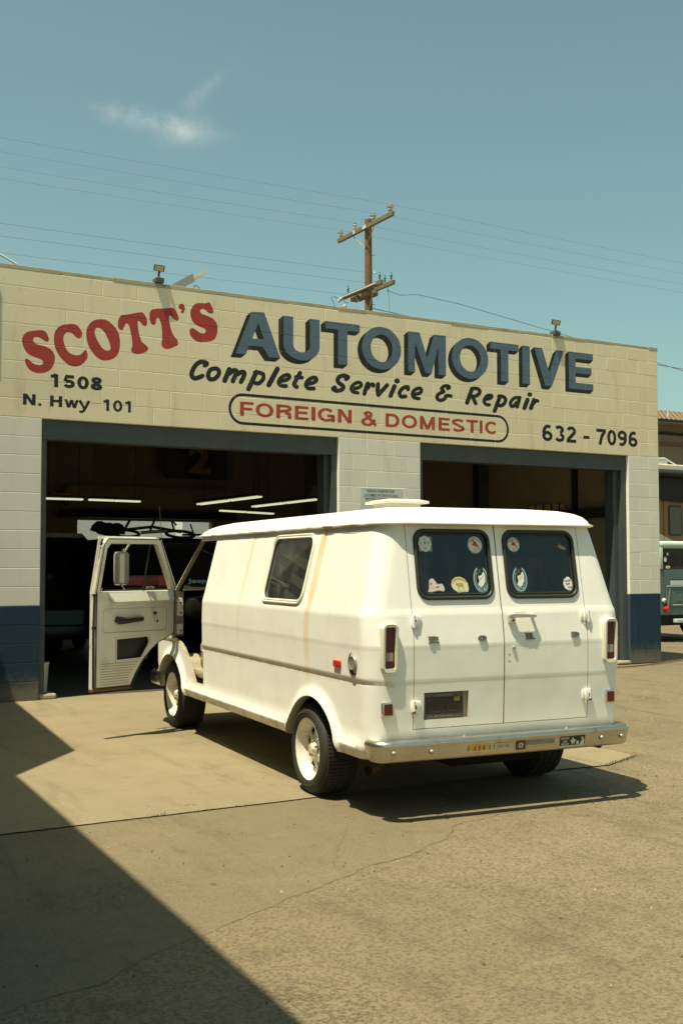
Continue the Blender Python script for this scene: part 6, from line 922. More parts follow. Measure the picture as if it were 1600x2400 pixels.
for w_ in (1.03, 1.12, .87): b.lathe([(.009, 0), (.009, .008), (0, .009)], (3.165, VC+.84, w_), (-1, 0, 0), MT['chrome'], 8)
b.build('hinge_pillar', van)
# front bumper, grille side
b = MB(); pth = [(3.42, VC+.93), (3.72, VC+.93), (3.90, VC+.86), (3.97, VC+.7), (4.0, VC), (3.97, VC-.7), (3.90, VC-.86), (3.72, VC-.93), (3.42, VC-.93)]
def sweep(b, P, prof, m):
    n = len(P); k = len(prof); vs = []
    for i in range(n):
        a, c = P[max(i-1, 0)], P[min(i+1, n-1)]; dx, dy = c[0]-a[0], c[1]-a[1]; l = math.hypot(dx, dy); nx, ny = -dy/l, dx/l
        for (o, z) in prof: vs.append((P[i][0]+nx*o, P[i][1]+ny*o, z))
    b.add(vs, [(i*k+j, i*k+(j+1) % k, (i+1)*k+(j+1) % k, (i+1)*k+j) for i in range(n-1) for j in range(k)]+[tuple(range(k)), tuple((n-1)*k+j for j in range(k))], m)
sweep(b, pth, [(.0, .36), (.02, .37), (.03, .42), (.02, .47), (0, .48), (-.02, .47), (-.02, .37)], MT['chrome']); b.build('front_bumper', van, 40, recalc=True)
b = MB(); b.box(3.89, 3.925, VC-.62, VC+.62, .66, .92, MT['seal'], .01); 
for sg in (1, -1): b.lathe([(.09, 0), (.09, .03), (.07, .04), (0, .05)], (3.91, VC+sg*.52, .79), (1, 0, 0), MT['chrome'], 20)
b.build('grille', van, 40)
# rear bumper: blade with rolled top, wraps round the corners
P = [(-.70, VC+.896), (-.73, VC+.900)]+[(-.75-.105*math.sin(R(a)), VC+.795+.105*math.cos(R(a))) for a in range(10, 91, 16)]
P = P+[(-.865, VC+.4), (-.868, VC)]
P = P+[(x, 2*VC-y) for x, y in P[::-1][1:]]
prof = [(-.075, .452), (-.03, .462), (-.012, .460), (-.002, .450), (.004, .436), (.000, .425), (-.006, .400), (-.011, .360), (-.022, .342), (-.05, .335), (-.055, .340), (-.030, .350), (-.02, .40), (-.02, .44), (-.075, .446)]
b = MB(); sweep(b, [(x, y) for x, y in P[::-1]], [(o, z) for o, z in prof], MT['bumper']); bmp = b.build('rear_bumper', van, 50, recalc=True)
for (v, w_) in ((-.122, .397), (-.361, .392), (-1.552, .394), (-1.705, .394)):
    b = MB(); uu = -.861+.022*max(0, abs(v-VC)-.35); b.lathe([(.0145, 0), (.013, .008), (.007, .014), (0, .015)], (uu, v, w_), (-1, 0, 0), MT['metal'], 14); b.build('bolt', bmp, 50)
for v in (-.592, -1.311):
    b = MB(); b.lathe([(.012, 0), (.010, .006), (0, .008)], (-.83, v, .4615), (0, 0, 1), MT['metal'], 12); b.build('bolt', bmp, 50)
BF = lambda v, w, d: (-.8652-(w-.40)*.17-d+.012*max(0, abs(v-VC)-.1)/.8, v, w)
def bst(v0, v1, w0, w1, fn_):
    s = MB(); W_ = lambda x, y, d: BF(v0+(v1-v0)*x, w0+(w1-w0)*y, d); fn_(s, W_); s.build('sticker', bmp)
rc = lambda s, W_, x0, x1, y0, y1, m, k: s.poly([[(x0, y0), (x1, y0), (x1, y1), (x0, y1)]], lambda x, y, d: W_(x, y, .0004*k), m)
def s1(s, W_):
    rc(s, W_, 0, 1, 0, 1, MT['st_white'], 0); rc(s, W_, .02, .98, .12, .92, MT['st_yel'], 1); rc(s, W_, .02, .07, .12, .92, MT['st_green'], 2); rc(s, W_, .93, .98, .12, .92, MT['st_green'], 2)
    for x in (.28, .47, .66): rc(s, W_, x, x+.08, .12, .92, MT['st_red'], 2)
bst(-.596, -.752, .372, .410, s1)
def s2(s, W_): rc(s, W_, 0, 1, 0, 1, MT['st_grey'], 0)
bst(-.775, -.905, .374, .412, lambda s, W_: (rc(s, W_, 0, 1, 0, 1, MT['bumper'], 0), text(s, 'SAVE', .15, .8, .25, .75, W_, MT['st_grey'], .0006)))
def s3(s, W_):
    rc(s, W_, 0, .24, 0, 1, MT['st_brown'], 0); s.poly([circ(.12, .48, .055, .28, n=14)], lambda x, y, d: W_(x, y, .0005), MT['st_white']); s.poly([circ(.12, .46, .03, .16, n=10)], lambda x, y, d: W_(x, y, .0009), MT['st_brown'])
    rc(s, W_, .27, .95, .42, .95, MT['jamb'], 0); text(s, 'FOREST FIRES!', .28, .93, .50, .86, W_, MT['st_grey'], .0006, .01)
bst(-.925, -1.215, .362, .416, s3)
def s4(s, W_):
    rc(s, W_, 0, 1, 0, 1, MT['st_black'], 0); rc(s, W_, 0, 1, 0, .07, MT['st_white'], 1)
    text(s, 'EMPAQUE', .04, .36, .66, .90, W_, MT['st_white'], .0008, .02); text(s, 'SU', .13, .27, .40, .60, W_, MT['st_white'], .0008, .03); text(s, 'BASURA', .06, .36, .12, .34, W_, MT['st_white'], .0008, .02)
    s.poly([[(.40, .5), (.47, .62), (.50, .9), (.55, .66), (.66, .55), (.58, .42), (.60, .15), (.54, .30), (.46, .12), (.47, .38)]], lambda x, y, d: W_(x, y, .0008), MT['st_white'])
    rc(s, W_, .66, .76, .12, .46, MT['st_white'], 2); s.poly([[(.80, .08), (.96, .08), (.97, .55), (.90, .86), (.82, .74), (.90, .6), (.84, .4)]], lambda x, y, d: W_(x, y, .0008), MT['st_white'])
bst(-1.240, -1.425, .358, .420, s4)
# exhaust, tank, axle, underbody
b = MB(); b.tube([(.5, VC+.45, .30), (-.25, VC+.55, .28), (-.48, VC+.70, .265), (-.55, VC+.80, .255)], .028, MT['pipe'], 14, cap=False); b.tube([(-.50, VC+.73, .262), (-.552, VC+.803, .2545)], .0245, MT['dark'], 14); b.build('exhaust_pipe', van, 50)
b = MB(); b.box(-.62, .1, VC-.35, VC+.30, .24, .46, MT['dark'], .05); b.box(-.6, 3.4, VC-.5, VC-.42, .33, .46, MT['dark']); b.box(-.6, 3.4, VC+.42, VC+.5, .33, .46, MT['dark']); b.tube([(.15, VC-.75, .28), (.15, VC-.12, .28), (.15, VC, .28), (.15, VC+.12, .28), (.15, VC+.75, .28)], [.045, .05, .12, .05, .045], MT['dark'], 12); b.tube([(3.33, VC-.7, .26), (3.33, VC+.7, .26)], .04, MT['dark'], 8); b.build('underbody', van)
b = MB(); b.tube([(-.45, VC-.62, .36), (-.75, VC-.66, .345), (-.80, VC-.67, .34)], .022, MT['pipe'], 10); b.build('tailpipe', van, 50)
# wheels
def wheel(u, side, r, wd=.240):
    yo = VC+side*(.893 if u < 1 else .862); t = empty('wheel', (u, yo, r)); t.parent = van; s = side
    b = MB(); rim = .190; prof = [(rim-.012, -.035), (rim+.002, -.010), (rim+.012, -.002), (rim+.030, .004), (r-.045, .006), (r-.030, .002), (r-.012, -.010), (r-.001, -.028), (r, -.045), (r, -wd+.045), (r-.012, -wd+.01), (r-.05, -wd), (rim, -wd+.01), (rim-.012, -wd+.03)]
    b.lathe([(p, q) for p, q in prof], (0, 0, 0), (0, s, 0), MT['rubber'], 64); 
    b.lathe([(r-.052, .0068), (r-.050, .0085), (r-.047, .0068)], (0, 0, 0), (0, s, 0), MT['rubber'], 64); b.lathe([(rim+.020, .0035), (rim+.023, .0055), (rim+.026, .0040)], (0, 0, 0), (0, s, 0), MT['rubber'], 64)
    ty = b.build('tyre', t, 60)
    b = MB()                                             # tread blocks
    for k in range(72):
        a = 2*math.pi*k/72; ca, sa = math.cos(a), math.sin(a); tg = Vector((-sa, 0, ca)); rd = Vector((ca, 0, sa)); ay = Vector((0, 1, 0))
        for (q, wq, sk) in ((-.045, .019, .35), (-.092, .018, 0), (-.138, .018, 0), (-wd+.045, .019, -.35)):
            b.obox(rd*(r+.0015)+ay*(q*s), (tg+ay*sk*.3).normalized()*.0095, ay*wq, rd*.0045, MT['rubber'])
    b.build('tread', ty)
    b = MB(); d0 = -.070
    b.lathe([(rim-.010, -.034), (rim+.004, -.008), (rim+.007, -.004), (rim+.004, -.001), (rim-.004, -.006), (rim-.010, -.022), (rim-.016, -.036), (rim-.030, d0+.012), (rim-.036, d0)], (0, 0, 0), (0, s, 0), MT['rim'], 56)
    # dished disc with eight triangular openings
    ro = rim-.034; holes = []
    for k in range(8):
        a = 2*math.pi*(k+.5)/8; hw = .27; r0, r1 = .070, .136
        holes.append([(r0*math.cos(a), r0*math.sin(a)), (r1*math.cos(a+hw), r1*math.sin(a+hw)), ((r1+.006)*math.cos(a), (r1+.006)*math.sin(a)), (r1*math.cos(a-hw), r1*math.sin(a-hw))])
    b.poly([circ(0, 0, ro+.004, n=56)]+holes, lambda x, y, q: (x, s*(d0+.004+.20*max(0, .13-math.hypot(x, y))+ (q)), y), MT['rim'], -.006)
    b.lathe([(.045, d0+.018), (.040, d0+.026), (.032, d0+.030), (.028, d0+.046), (0, d0+.048)], (0, 0, 0), (0, s, 0), MT['rim'], 24)
    for k in range(5): a = 2*math.pi*k/5+.3; b.lathe([(.009, d0+.018), (.009, d0+.036), (.005, d0+.040), (0, d0+.040)], (.057*math.cos(a), 0, .057*math.sin(a)), (0, s, 0), MT['chrome'], 6)
    b.lathe([(0.0, d0-.03), (rim-.02, d0-.03), (rim-.02, -wd+.03)], (0, 0, 0), (0, s, 0), MT['dark'], 32)
    b.build('rim', t, 40)
for u, sd, r in ((.150, 1, .281), (.130, -1, .287), (3.345, 1, .293), (3.345, -1, .293)): wheel(u, sd, r)
# the open driver's door: s from the hinge, z up, built on its own frame
Hn = Vector((3.200, -.012, 0)); tipv = Vector((-.345, .790, 0)); ds = tipv.normalized(); dn = Vector((-ds.y, ds.x, 0))   # dn: towards the camera? checked below
if dn.x > 0: dn = -dn                                     # the inner side faces the rear of the van
Ld = .868
lean = lambda z: 0 if z < 1.20 else (z-1.20)*.235
DP = lambda s, z, d: tuple(Hn+ds*s+dn*(d+lean(z))+Vector((0, 0, z)))
fd = empty('front_door'); fd.parent = van
outer = [(.868, .405), (.465, .405)]+[(.42, .50), (.35, .60), (.27, .69), (.17, .765), (.06, .815), (.0, .83), (.0, 1.235), (.868, 1.235)]
inner = [(.835, .440), (.49, .440)]+[(.44, .53), (.37, .63), (.28, .72), (.18, .79), (.07, .84), (.02, .86), (.02, 1.222), (.835, 1.222)]
hole = [(.630, .825), (.300, .835), (.290, .785), (.375, .660), (.630, .652)]
b = MB(); b.poly([outer], lambda s, z, d: DP(s, z, -.030+d), MT['paint'], .010); b.build('outer_skin', fd, recalc=True)
b = MB(); b.poly([inner, hole], lambda s, z, d: DP(s, z, .022+d), MT['inner'], .010); n = len(inner)
o2 = [DP(s, z, -.018) for s, z in outer]; i2 = [DP(s, z, .022) for s, z in inner]
b.add(o2+i2, [(i, (i+1) % n, n+(i+1) % n, n+i) for i in range(n)], MT['inner']); b.poly([[(.65, .64), (.27, .64), (.27, .85), (.65, .85)]], lambda s, z, d: DP(s, z, -.016), MT['seal']); b.build('inner_panel', fd, recalc=True)
b = MB(); loop = [(.845, .428), (.855, .9), (.852, 1.235)]; 
def seam(b, pts, r, m, off, closed=False): b.tube([DP(s, z, off) for s, z in pts], r, m, 6, closed=closed)
seam(b, [(.852, 1.66), (.852, 1.25), (.856, .9), (.852, .43), (.845, .420), (.475, .420)], .009, MT['seal'], .008); seam(b, [(.845, .432), (.845, 1.24), (.835, 1.63), (.80, 1.672), (.28, 1.672), (.25, 1.66), (.015, 1.25), (.012, .85), (.20, .775), (.34, .66), (.47, .43)], .005, MT['seal'], .028); b.build('door_seal', fd, 50)
b = MB(); b.poly([[(.868, .400), (.468, .400), (.468, .418), (.868, .422)]], lambda s, z, d: DP(s, z, -.034+d), MT['rust'], .058); b.build('door_sill', fd, recalc=True)
b = MB()
for pts in (rrect(.10, .775, .885, 1.085, .03, 3), ): b.tube([DP(s, z, .0335) for s, z in pts], .0028, MT['jamb'], 6, closed=True)
for pts in (rrect(.29, .64, .642, .842, .02, 3), ): pass
seam(b, [(.645, .838), (.292, .850), (.275, .785), (.365, .645), (.645, .637)], .006, MT['inner'], .033, True)
for k in range(9): z = .455+k*.0215; s0 = .50 if z < .50 else .52-(z-.5)*.95; seam(b, [(.80, z), (max(.41, s0), z)], .0026, MT['jamb'], .0325)
b.add([DP(.74, 1.224, .030), DP(.03, 1.228, .030), DP(.03, 1.148, .056), DP(.66, 1.142, .056), DP(.71, 1.16, .050), DP(.03, 1.138, .034), DP(.68, 1.130, .034)], [(0, 1, 2, 3, 4), (3, 2, 5, 6), (4, 3, 6)], MT['inner']); b.build('panel_pressing', fd, 50)
b = MB()                                                 # window frame
def bar(P, wdt, m, d0, d1):
    for (a, c) in zip(P, P[1:]):
        ax, az = c[0]-a[0], c[1]-a[1]; l = math.hypot(ax, az); nx, nz = -az/l*wdt/2, ax/l*wdt/2; ex, ez = ax/l*wdt*.25, az/l*wdt*.25
        Q = [(a[0]+nx-ex, a[1]+nz-ez), (c[0]+nx+ex, c[1]+nz+ez), (c[0]-nx+ex, c[1]-nz+ez), (a[0]-nx-ex, a[1]-nz-ez)]; b.poly([Q], lambda s, z, d: DP(s, z, d0+d), m, d1-d0)
bar([(.838, 1.225), (.830, 1.60)], .055, MT['inner'], -.02, .030); bar([(.830, 1.60), (.795, 1.650)], .055, MT['inner'], -.0205, .0305); bar([(.795, 1.655), (.285, 1.655)], .045, MT['inner'], -.02, .030); bar([(.285, 1.655), (.262, 1.640)], .045, MT['inner'], -.0205, .0305); bar([(.262, 1.642), (.022, 1.245)], .052, MT['inner'], -.02, .030); bar([(.856, 1.22), (.852, 1.688)], .024, MT['paint'], -.032, -.020); bar([(.860, 1.682), (.27, 1.682)], .025, MT['paint'], -.038, -.024)
b.build('window_frame', fd, recalc=True)
b = MB(); b.poly([[(.345, 1.235), (.345, 1.635), (.275, 1.635), (.045, 1.25)]], lambda s, z, d: DP(s, z, -.002), MT['cglass']); b.poly([[(.81, 1.235), (.81, 1.268), (.345, 1.268), (.345, 1.235)]], lambda s, z, d: DP(s, z, -.004), MT['cglass']); b.build('window_glass', fd)
b = MB(); seam(b, [(.345, 1.235), (.345, 1.64)], .007, MT['seal'], .004); seam(b, [(.81, 1.238), (.06, 1.238)], .007, MT['seal'], .012); seam(b, [(.812, 1.24), (.805, 1.63), (.28, 1.635), (.05, 1.25)], .006, MT['seal'], .010); b.tube([DP(.33, 1.255, .02), DP(.28, 1.262, .035), DP(.255, 1.255, .03)], .010, MT['chrome'], 8); b.build('vent_window', fd, 50)
b = MB(); A = [(.655, .995), (.62, .985), (.55, .982), (.45, .990), (.375, .992)]; b.tube([DP(s, z, .052) for s, z in A], [.026, .034, .027, .026, .020], MT['seal'], 12); b.tube([DP(.50, 1.012, .072), DP(.47, 1.012, .072)], .006, MT['orange'], 6); b.build('armrest', fd, 50)
b = MB(); b.lathe([(.017, 0), (.017, .02), (.010, .03), (0, .03)], DP(.222, .965, .032), tuple(dn), MT['chrome'], 14); b.tube([DP(.222, .965, .052), DP(.255, 1.035, .058)], .006, MT['chrome'], 8); b.lathe([(.013, 0), (.016, .012), (.012, .026), (0, .028)], DP(.256, 1.038, .055), tuple(dn), MT['seal'], 14); b.build('window_crank', fd, 50)
b = MB(); b.box(0, .001, 0, .001, 0, .001, MT['seal']); b = MB(); b.obox(DP(.855, .93, .012), ds*.010, dn*.014, Vector((0, 0, .012)), MT['seal']); b.tube([DP(.79, 1.235, .02), DP(.79, 1.262, .02)], .004, MT['chrome'], 6); b.build('latch', fd)
# west-coast mirror outside the door glass
b = MB(); mc = (.475, 1.425); L4 = rrect(mc[0]-.072, mc[0]+.072, mc[1]-.140, mc[1]+.140, .03, 5); b.poly([L4], lambda s, z, d: DP(s, 1.3, -.13+d-.0235-z*0)[:2]+(z,), MT['metal'], .02); b.tube([DP(s, 1.3, -.155)[:2]+(z,) for s, z in L4], .006, MT['chrome'], 6, closed=True); b.build('mirror', fd, 50, recalc=True)
b = MB(); ml = lambda s, z, d: DP(s, 1.3, -.128+d)[:2]+(z,)
b.poly([rrect(mc[0]-.064, mc[0]+.064, mc[1]-.130, mc[1]+.130, .024, 5)], ml, MT['metal']); b.poly([rrect(mc[0]-.02, mc[0]+.030, mc[1]-.125, mc[1]+.125, .004, 2)], lambda s, z, d: DP(s, 1.3, -.1272)[:2]+(z,), MT['housing']); b.tube([DP(.47, 1.68, -.03), DP(.48, 1.62, -.12), DP(.485, 1.57, -.15)], .008, MT['housing'], 8); b.tube([DP(.47, 1.20, -.03), DP(.46, 1.25, -.12), DP(.48, 1.29, -.15)], .008, MT['chrome'], 8); b.tube([DP(.505, 1.565, -.15), DP(.505, 1.595, -.15)], .011, MT['chrome'], 8); b.build('mirror_bracket', fd, 50)  # mirror face in pale metal with a cream strip painted on as its reflection
for o in arches+[rd_box, side_win, door_cut, pwin, wsh, sh_o]: bpy.data.objects.remove(o)
# ------------------------------------------------------------------ vehicles in the workshop
def hatchback(name, loc, rz, paint, label, L=4.6, W=1.86, H=1.78, belt=1.12, prof=None):
    t = empty(name, loc, rz, label=label, cat='car'); h = W/2
    hw = lambda z: h if z < belt else h-(z-belt)*.26
    # x forward, rear at x=0
    P = prof or [(.05, .42), (0, .60), (.02, 1.0), (.06, belt), (.30, H-.10), (.42, H-.02), (1.2, H), (2.2, H-.01), (2.62, H-.10), (3.28, belt+.02), (3.35, belt-.01), (4.35, .98), (4.55, .80), (4.60, .55), (4.5, .38)]
    b = MB(); n = len(P); k = 5; lat = [-1, -.97, 0, .97, 1]; vs = []
    for (x, z) in P:
        for i, s in enumerate(lat): vs.append((x+(.05 if abs(s) == 1 and x < .5 else 0)-(.05 if abs(s) == 1 and x > 4 else 0), s*hw(z), z-(.03 if abs(s) == 1 and z > belt else 0)+(.012 if s == 0 and z > H-.2 else 0)))
    fs = [(i*k+j, i*k+j+1, ((i+1) % n)*k+j+1, ((i+1) % n)*k+j) for i in range(n) for j in range(k-1)]
    fs.append(tuple(i*k for i in range(n))[::-1]); fs.append(tuple(i*k+k-1 for i in range(n))); b.add(vs, fs, paint); b.build('body', t, 30, recalc=True)
    G = MT['car_gl']
    for s in (1, -1):
        y = lambda z: s*(hw(z)+.006)
        for q in ([(.45, belt+.04), (1.25, belt+.04), (1.25, H-.14), (.60, H-.14)], [(1.33, belt+.04), (2.2, belt+.04), (2.2, H-.14), (1.33, H-.14)], [(2.27, belt+.04), (3.05, belt+.04), (2.62, H-.18), (2.27, H-.14)]):
            b = MB(); b.add([(x, y(z), z) for x, z in q], [(0, 1, 2, 3)], G); b.build('window', t)
        b = MB(); b.box(2.95, 3.12, s*(h+.02)-.0, s*(h+.20), belt+.02, belt+.16, paint, .03); b.build('door_mirror', t, 40)
        for cx in (.85, 3.70):
            b = MB(); b.lathe([(.0, -.20), (.30, -.20), (.345, -.17), (.345, -.03), (.30, 0), (.20, .0)], (cx, s*h*1.0, .345), (0, s, 0), MT['rubber'], 28); w_ = b.build('wheel', t, 40)
            b = MB(); b.lathe([(.205, .002), (.19, -.03), (.05, -.02), (0, -.02)], (cx, s*h*1.0, .345), (0, s, 0), MT['metal'], 20); b.build('rim', w_, 40)
    b = MB(); b.add([(.085-.02, -hw(1.2)+.12, belt+.03), (.085-.02, hw(1.2)-.12, belt+.03), (.27-.02, hw(1.6)-.12, H-.16), (.27-.02, -hw(1.6)+.12, H-.16)], [(0, 1, 2, 3)], G); b.build('rear_window', t)
    b = MB(); b.add([(2.68, -h+.25, H-.11), (2.68, h-.25, H-.11), (3.30, h-.12, belt+.06), (3.30, -h+.12, belt+.06)], [(0, 1, 2, 3)], G); b.build('windshield', t)
    b = MB(); b.box(-.06, .12, -h+.04, h-.04, .42, .62, paint, .04); b.build('rear_bumper', t, 40); b = MB(); b.box(4.48, 4.68, -h+.04, h-.04, .40, .60, paint, .04); b.build('front_bumper', t, 40)
    for s in (1, -1): b = MB(); b.box(4.44, 4.56, s*(h-.42), s*(h-.08), .76, .86, MT['car_gl'], .03); b.build('headlight', t, 40)
    return t, h, belt, H
suv, h, belt, H = hatchback('parked_car', (-6.66, 2.0, 0), R(90), MT['car'], 'black car inside the left bay, its rear lamps seen through the open van door', W=1.92, H=1.83, belt=1.17)
for s in (1, -1): b = MB(); b.box(-.02, .30, s*(h-.62), s*(h+.012), 1.17, 1.32, MT['tail'], .03); b.box(-.024, -.02, s*(h-.62), s*(h-.50), 1.17, 1.31, MT['lens_r']); b.build('tail_light', suv, 40)
b = MB(); b.box(.30, .335, -.22, .22, 1.715, 1.745, MT['tail']); b.build('brake_light', suv)
b = MB(); text(b, 'Jeep', -.14, .14, 1.185, 1.265, lambda x, y, d: (.045-d, -x-.12, y+.0), MT['teal'], .0, .035); b.build('lettering', suv)
b = MB(); b.box(-.03, .05, -.90, .90, 1.10, 1.165, MT['dash'], .02); b.build('trim', suv)
rk = empty('roof_rack_load', (-6.66, 3.4, 1.84), label='dark bicycle and straps tied flat on the roof of the black car', cat='bicycle')
b = MB()
for cx, cy, r in ((-.42, .1, .22), (.50, .25, .22)): b.tube([(cx+r*math.cos(a), cy+.15*math.sin(a), .05+r*.25*math.sin(a)+.02) for a in [2*math.pi*k/24 for k in range(24)]], .022, MT['seal'], 6, closed=True)
b.build('wheel', rk, 50)
b = MB(); b.tube([(-.42, .1, .12), (.0, .1, .17), (.45, .1, .10), (.50, .2, .12)], .022, MT['seal'], 8); b.tube([(-.05, .05, .10), (.05, .1, .30), (.16, .1, .31)], .017, MT['seal'], 8); b.tube([(-.42, .1, .12), (-.34, .1, .26)], .02, MT['seal'], 8); b.tube([(.35, .1, .10), (.30, .1, .27), (.38, .1, .20)], .016, MT['seal'], 8); b.tube([(-.2, .0, .08), (.2, 0, .11)], .024, MT['metal'], 8); b.build('frame', rk, 50)
b = MB(); b.box(.55, 1.05, 0, .3, .05, .075, MT['seal']); b.tube([(.66, .1, .06), (.60, .1, .22)], .012, MT['seal'], 6); b.build('carrier', rk)
b = MB(); b.tube([(-7.0, 1.98, 1.2), (-7.06, 1.98, 1.55), (-7.12, 1.96, 2.25)], .0035, MT['metal'], 5); tag(b.build('antenna'), 'long thin whip antenna standing behind the open van door', 'antenna')
trk, h, belt, H = hatchback('parked_car', (-7.35, 8.3, 0), R(-100), MT['car'], 'large black car facing out of the left bay beside the left jamb', L=4.8, W=2.0, H=1.98, belt=1.22)
b = MB()
for (x, y, z, r) in ((-.35, 4.8, 2.03, .14), (-.05, 4.7, 2.02, .12), (-.2, 4.75, 1.98, .17)): b.lathe([(0, r*.9), (r*.6, r*.75), (r, r*.2), (r*1.1, -.05)], (-6.75+x*.8, y, z-.02), (0.2, 0, 1), MT['seal'], 10)
tag(b.build('bag'), 'lumpy black bags on the roof of the large black car', 'bag')
# bright yard seen through the rear doorway
t = empty('white_building', (-1.5, 15, 0), label='sunlit white block wall seen through the rear doorway', cat='building')
b = MB(); b.poly([[(-3.2, 0), (6, 0), (6, 5), (-.9, 5), (-3.2, 2.35)]], lambda x, y, d: (x, d, y), MT['whitew'], .25); b.build('wall', t, recalc=True)
b = MB(); b.box(-.35, 0.9, -.5, -.01, 0, 4, MT['whitew']); b.build('pier', t)
# ------------------------------------------------------------------ pole and wires
pole = empty('utility_pole', (7.06, 20.1, 0), label='wooden utility pole with two crossarms rising behind the garage', cat='pole')
b = MB(); b.tube([(0, 0, 0), (0, 0, 6), (-.01, 0, 11), (-.03, -.02, 13.22)], [.17, .15, .128, .118], MT['pole'], 20); b.build('shaft', pole, 60)
def ins(par, x, y, z, r, m, name='insulator'):
    b = MB(); b.tube([(x, y, z), (x, y, z+.10)], .016, MT['metal'], 6); b.lathe([(.03, .06), (r*.75, .08), (r*.78, .12), (r*.4, .13), (r*.9, .16), (r, .19), (r*.5, .215), (r*.35, .235), (r*.5, .25), (r*.45, .28), (0, .285)], (x, y, z), (0, 0, 1), m, 18); b.lathe([(r*.52, .235), (r*.48, .275), (0, .29)], (x, y, z), (0, 0, 1), MT['seal'], 10) if r > .06 else None; b.build(name, par, 50)
b = MB(); b.box(-.24, -.13, -1.86, 1.76, 12.84, 12.98, MT['arm'], .005); b.build('crossarm', pole)
for y, r in ((-1.68, .125), (-.62, .118), (.62, .085), (1.62, .115)): ins(pole, -.19, y, 12.98, r, MT['porc'])
b = MB(); b.tube([(-.20, .75, 12.84), (-.14, .0, 12.22)], .018, MT['metal'], 6); b.tube([(-.20, -.75, 12.84), (-.14, .0, 12.22)], .018, MT['metal'], 6); b.box(-.252, -.242, -.22, .0, 12.85, 12.97, MT['whitew']); b.box(-.252, -.242, .52, .64, 12.85, 12.97, MT['whitew']); b.build('brace', pole)
b = MB(); b.box(-.24, -.13, -1.15, 1.45, 10.74, 10.88, MT['arm'], .005); b.box(.13, .24, -1.30, 1.10, 10.74, 10.88, MT['arm'], .005); b.build('crossarm', pole)
b = MB(); b.tube([(-.27, -.9, 10.80), (-.27, 1.35, 10.80)], .028, MT['whitew'], 8); b.tube([(-.2, .6, 10.74), (-.12, .0, 9.9)], .016, MT['metal'], 6); b.tube([(-.2, -.7, 10.74), (-.12, .0, 9.7)], .016, MT['metal'], 6); b.tube([(.2, -.9, 10.74), (.3, -.9, 9.6)], .010, MT['metal'], 6); b.box(-.20, .2, -.3, .2, 10.55, 10.72, MT['arm'], .03); b.box(-.16, .16, .5, 1.0, 10.58, 10.72, MT['arm'], .03)
for q in range(5): b.lathe([(.03, 0), (.055, .03), (.03, .06)], (-.22+.02*q, 1.5+.07*q, 10.78), (0, 1, 0), MT['porc'], 10)
b.lathe([(.0, 0), (.09, .05), (.09, .1), (.0, .16)], (-.25, 1.25, 10.38), (0, 0, 1), MT['porc'], 10); b.build('conduit', pole, 50)
for x, y in ((-.18, -1.0), (.18, -1.15), (.18, -.75), (-.18, 1.1)): ins(pole, x, y, 10.88, .045, MT['green_g'])
b = MB(); 
for z in (12.0, 11.4, 10.3, 10.15, 10.0): b.tube([(.1, -.05, z), (.17, -.12, z)], .012, MT['metal'], 5)
b.build('step', pole)
def wire(P, r, lab, grp='power lines crossing the sky', n=26):
    b = MB(); b.tube(P, r, MT['wire'], 5); tag(b.build('power_line'), lab, 'power line', grp)
def sag(a, c, s, n=20): return [(a[0]+(c[0]-a[0])*k/n, a[1]+(c[1]-a[1])*k/n, a[2]+(c[2]-a[2])*k/n-s*4*(k/n)*(1-k/n)) for k in range(n+1)]
for i, y in enumerate((-1.68, -.62, .62, 1.62)):
    c = (6.87, 20.1+y, 13.26); nm = ('lowest', 'second', 'third', 'highest')[3-i] if False else ('first', 'second', 'third', 'fourth')[i]
    wire(sag((-40, 20.1+y, 13.5), c, .30)+sag(c, (54, 20.1+y, 13.5), .30)[1:], .0030, 'thin high voltage line, %s from the near end of the top crossarm' % nm)
for i, (y, z) in enumerate(((-1.0, 11.1), (-.3, 10.95), (1.1, 10.85))):
    c = (6.87, 20.1+y, z); wire(sag((-40, 20.1+y, z+.1), c, .25), .0042, 'low wire running left from the lower crossarm, %s' % ('upper', 'middle', 'lowest')[i], 'low wires at the lower crossarm')
wire([(7.2, 19.2, 10.62), (7.6, 19.0, 10.45), (8.2, 18.8, 10.50), (9.5, 18.2, 10.2), (13.5, 16.4, 9.0), (26, 11, 5.2)], .010, 'slack black service wire dropping right from the lower crossarm', 'service drops')
wire(sag((7.2, 20.0, 10.15), (40, 17, 8.6), .5), .013, 'straight guy wire running right from the pole above the parapet', 'service drops')
wire([(7.0, 21.4, 10.6), (6.3, 21.2, 10.72), (6.15, 21.1, 10.65), (6.3, 21, 10.2), (6.45, 20.9, 9.9)], .010, 'short loose wire end hanging left of the lower crossarm', 'service drops')
# ------------------------------------------------------------------ right edge: teal truck, motorhome, house
tk = empty('teal_truck', (3.05, 3.0, 0), label='old teal off-road truck with canvas top, right of the corner pier', cat='truck')
b = MB(); b.box(0, 1.6, 0, 3.6, .50, 1.36, MT['teald'], .02); b.build('body', tk)
b = MB(); b.box(.0, 1.6, -.03, 2.2, 1.74, 1.88, MT['teal'], .05); b.box(0, .07, -.02, .05, 1.36, 1.76, MT['teal'], .01); b.box(1.5, 1.6, -.02, .05, 1.36, 1.76, MT['teal'], .01)
b.tube([(.26, .3, 1.30), (.36, .3, 1.74)], .022, MT['teal'], 8); b.tube([(.62, .5, 1.30), (.52, .5, 1.74)], .022, MT['arm'], 8); b.build('canvas_top', tk, 50)
b = MB(); b.box(.07, 1.5, .0, .012, 1.36, 1.73, MT['glass']); b.box(.07, 1.5, .3, .33, 1.36, 1.74, MT['rv']) ; b.build('rear_window', tk)
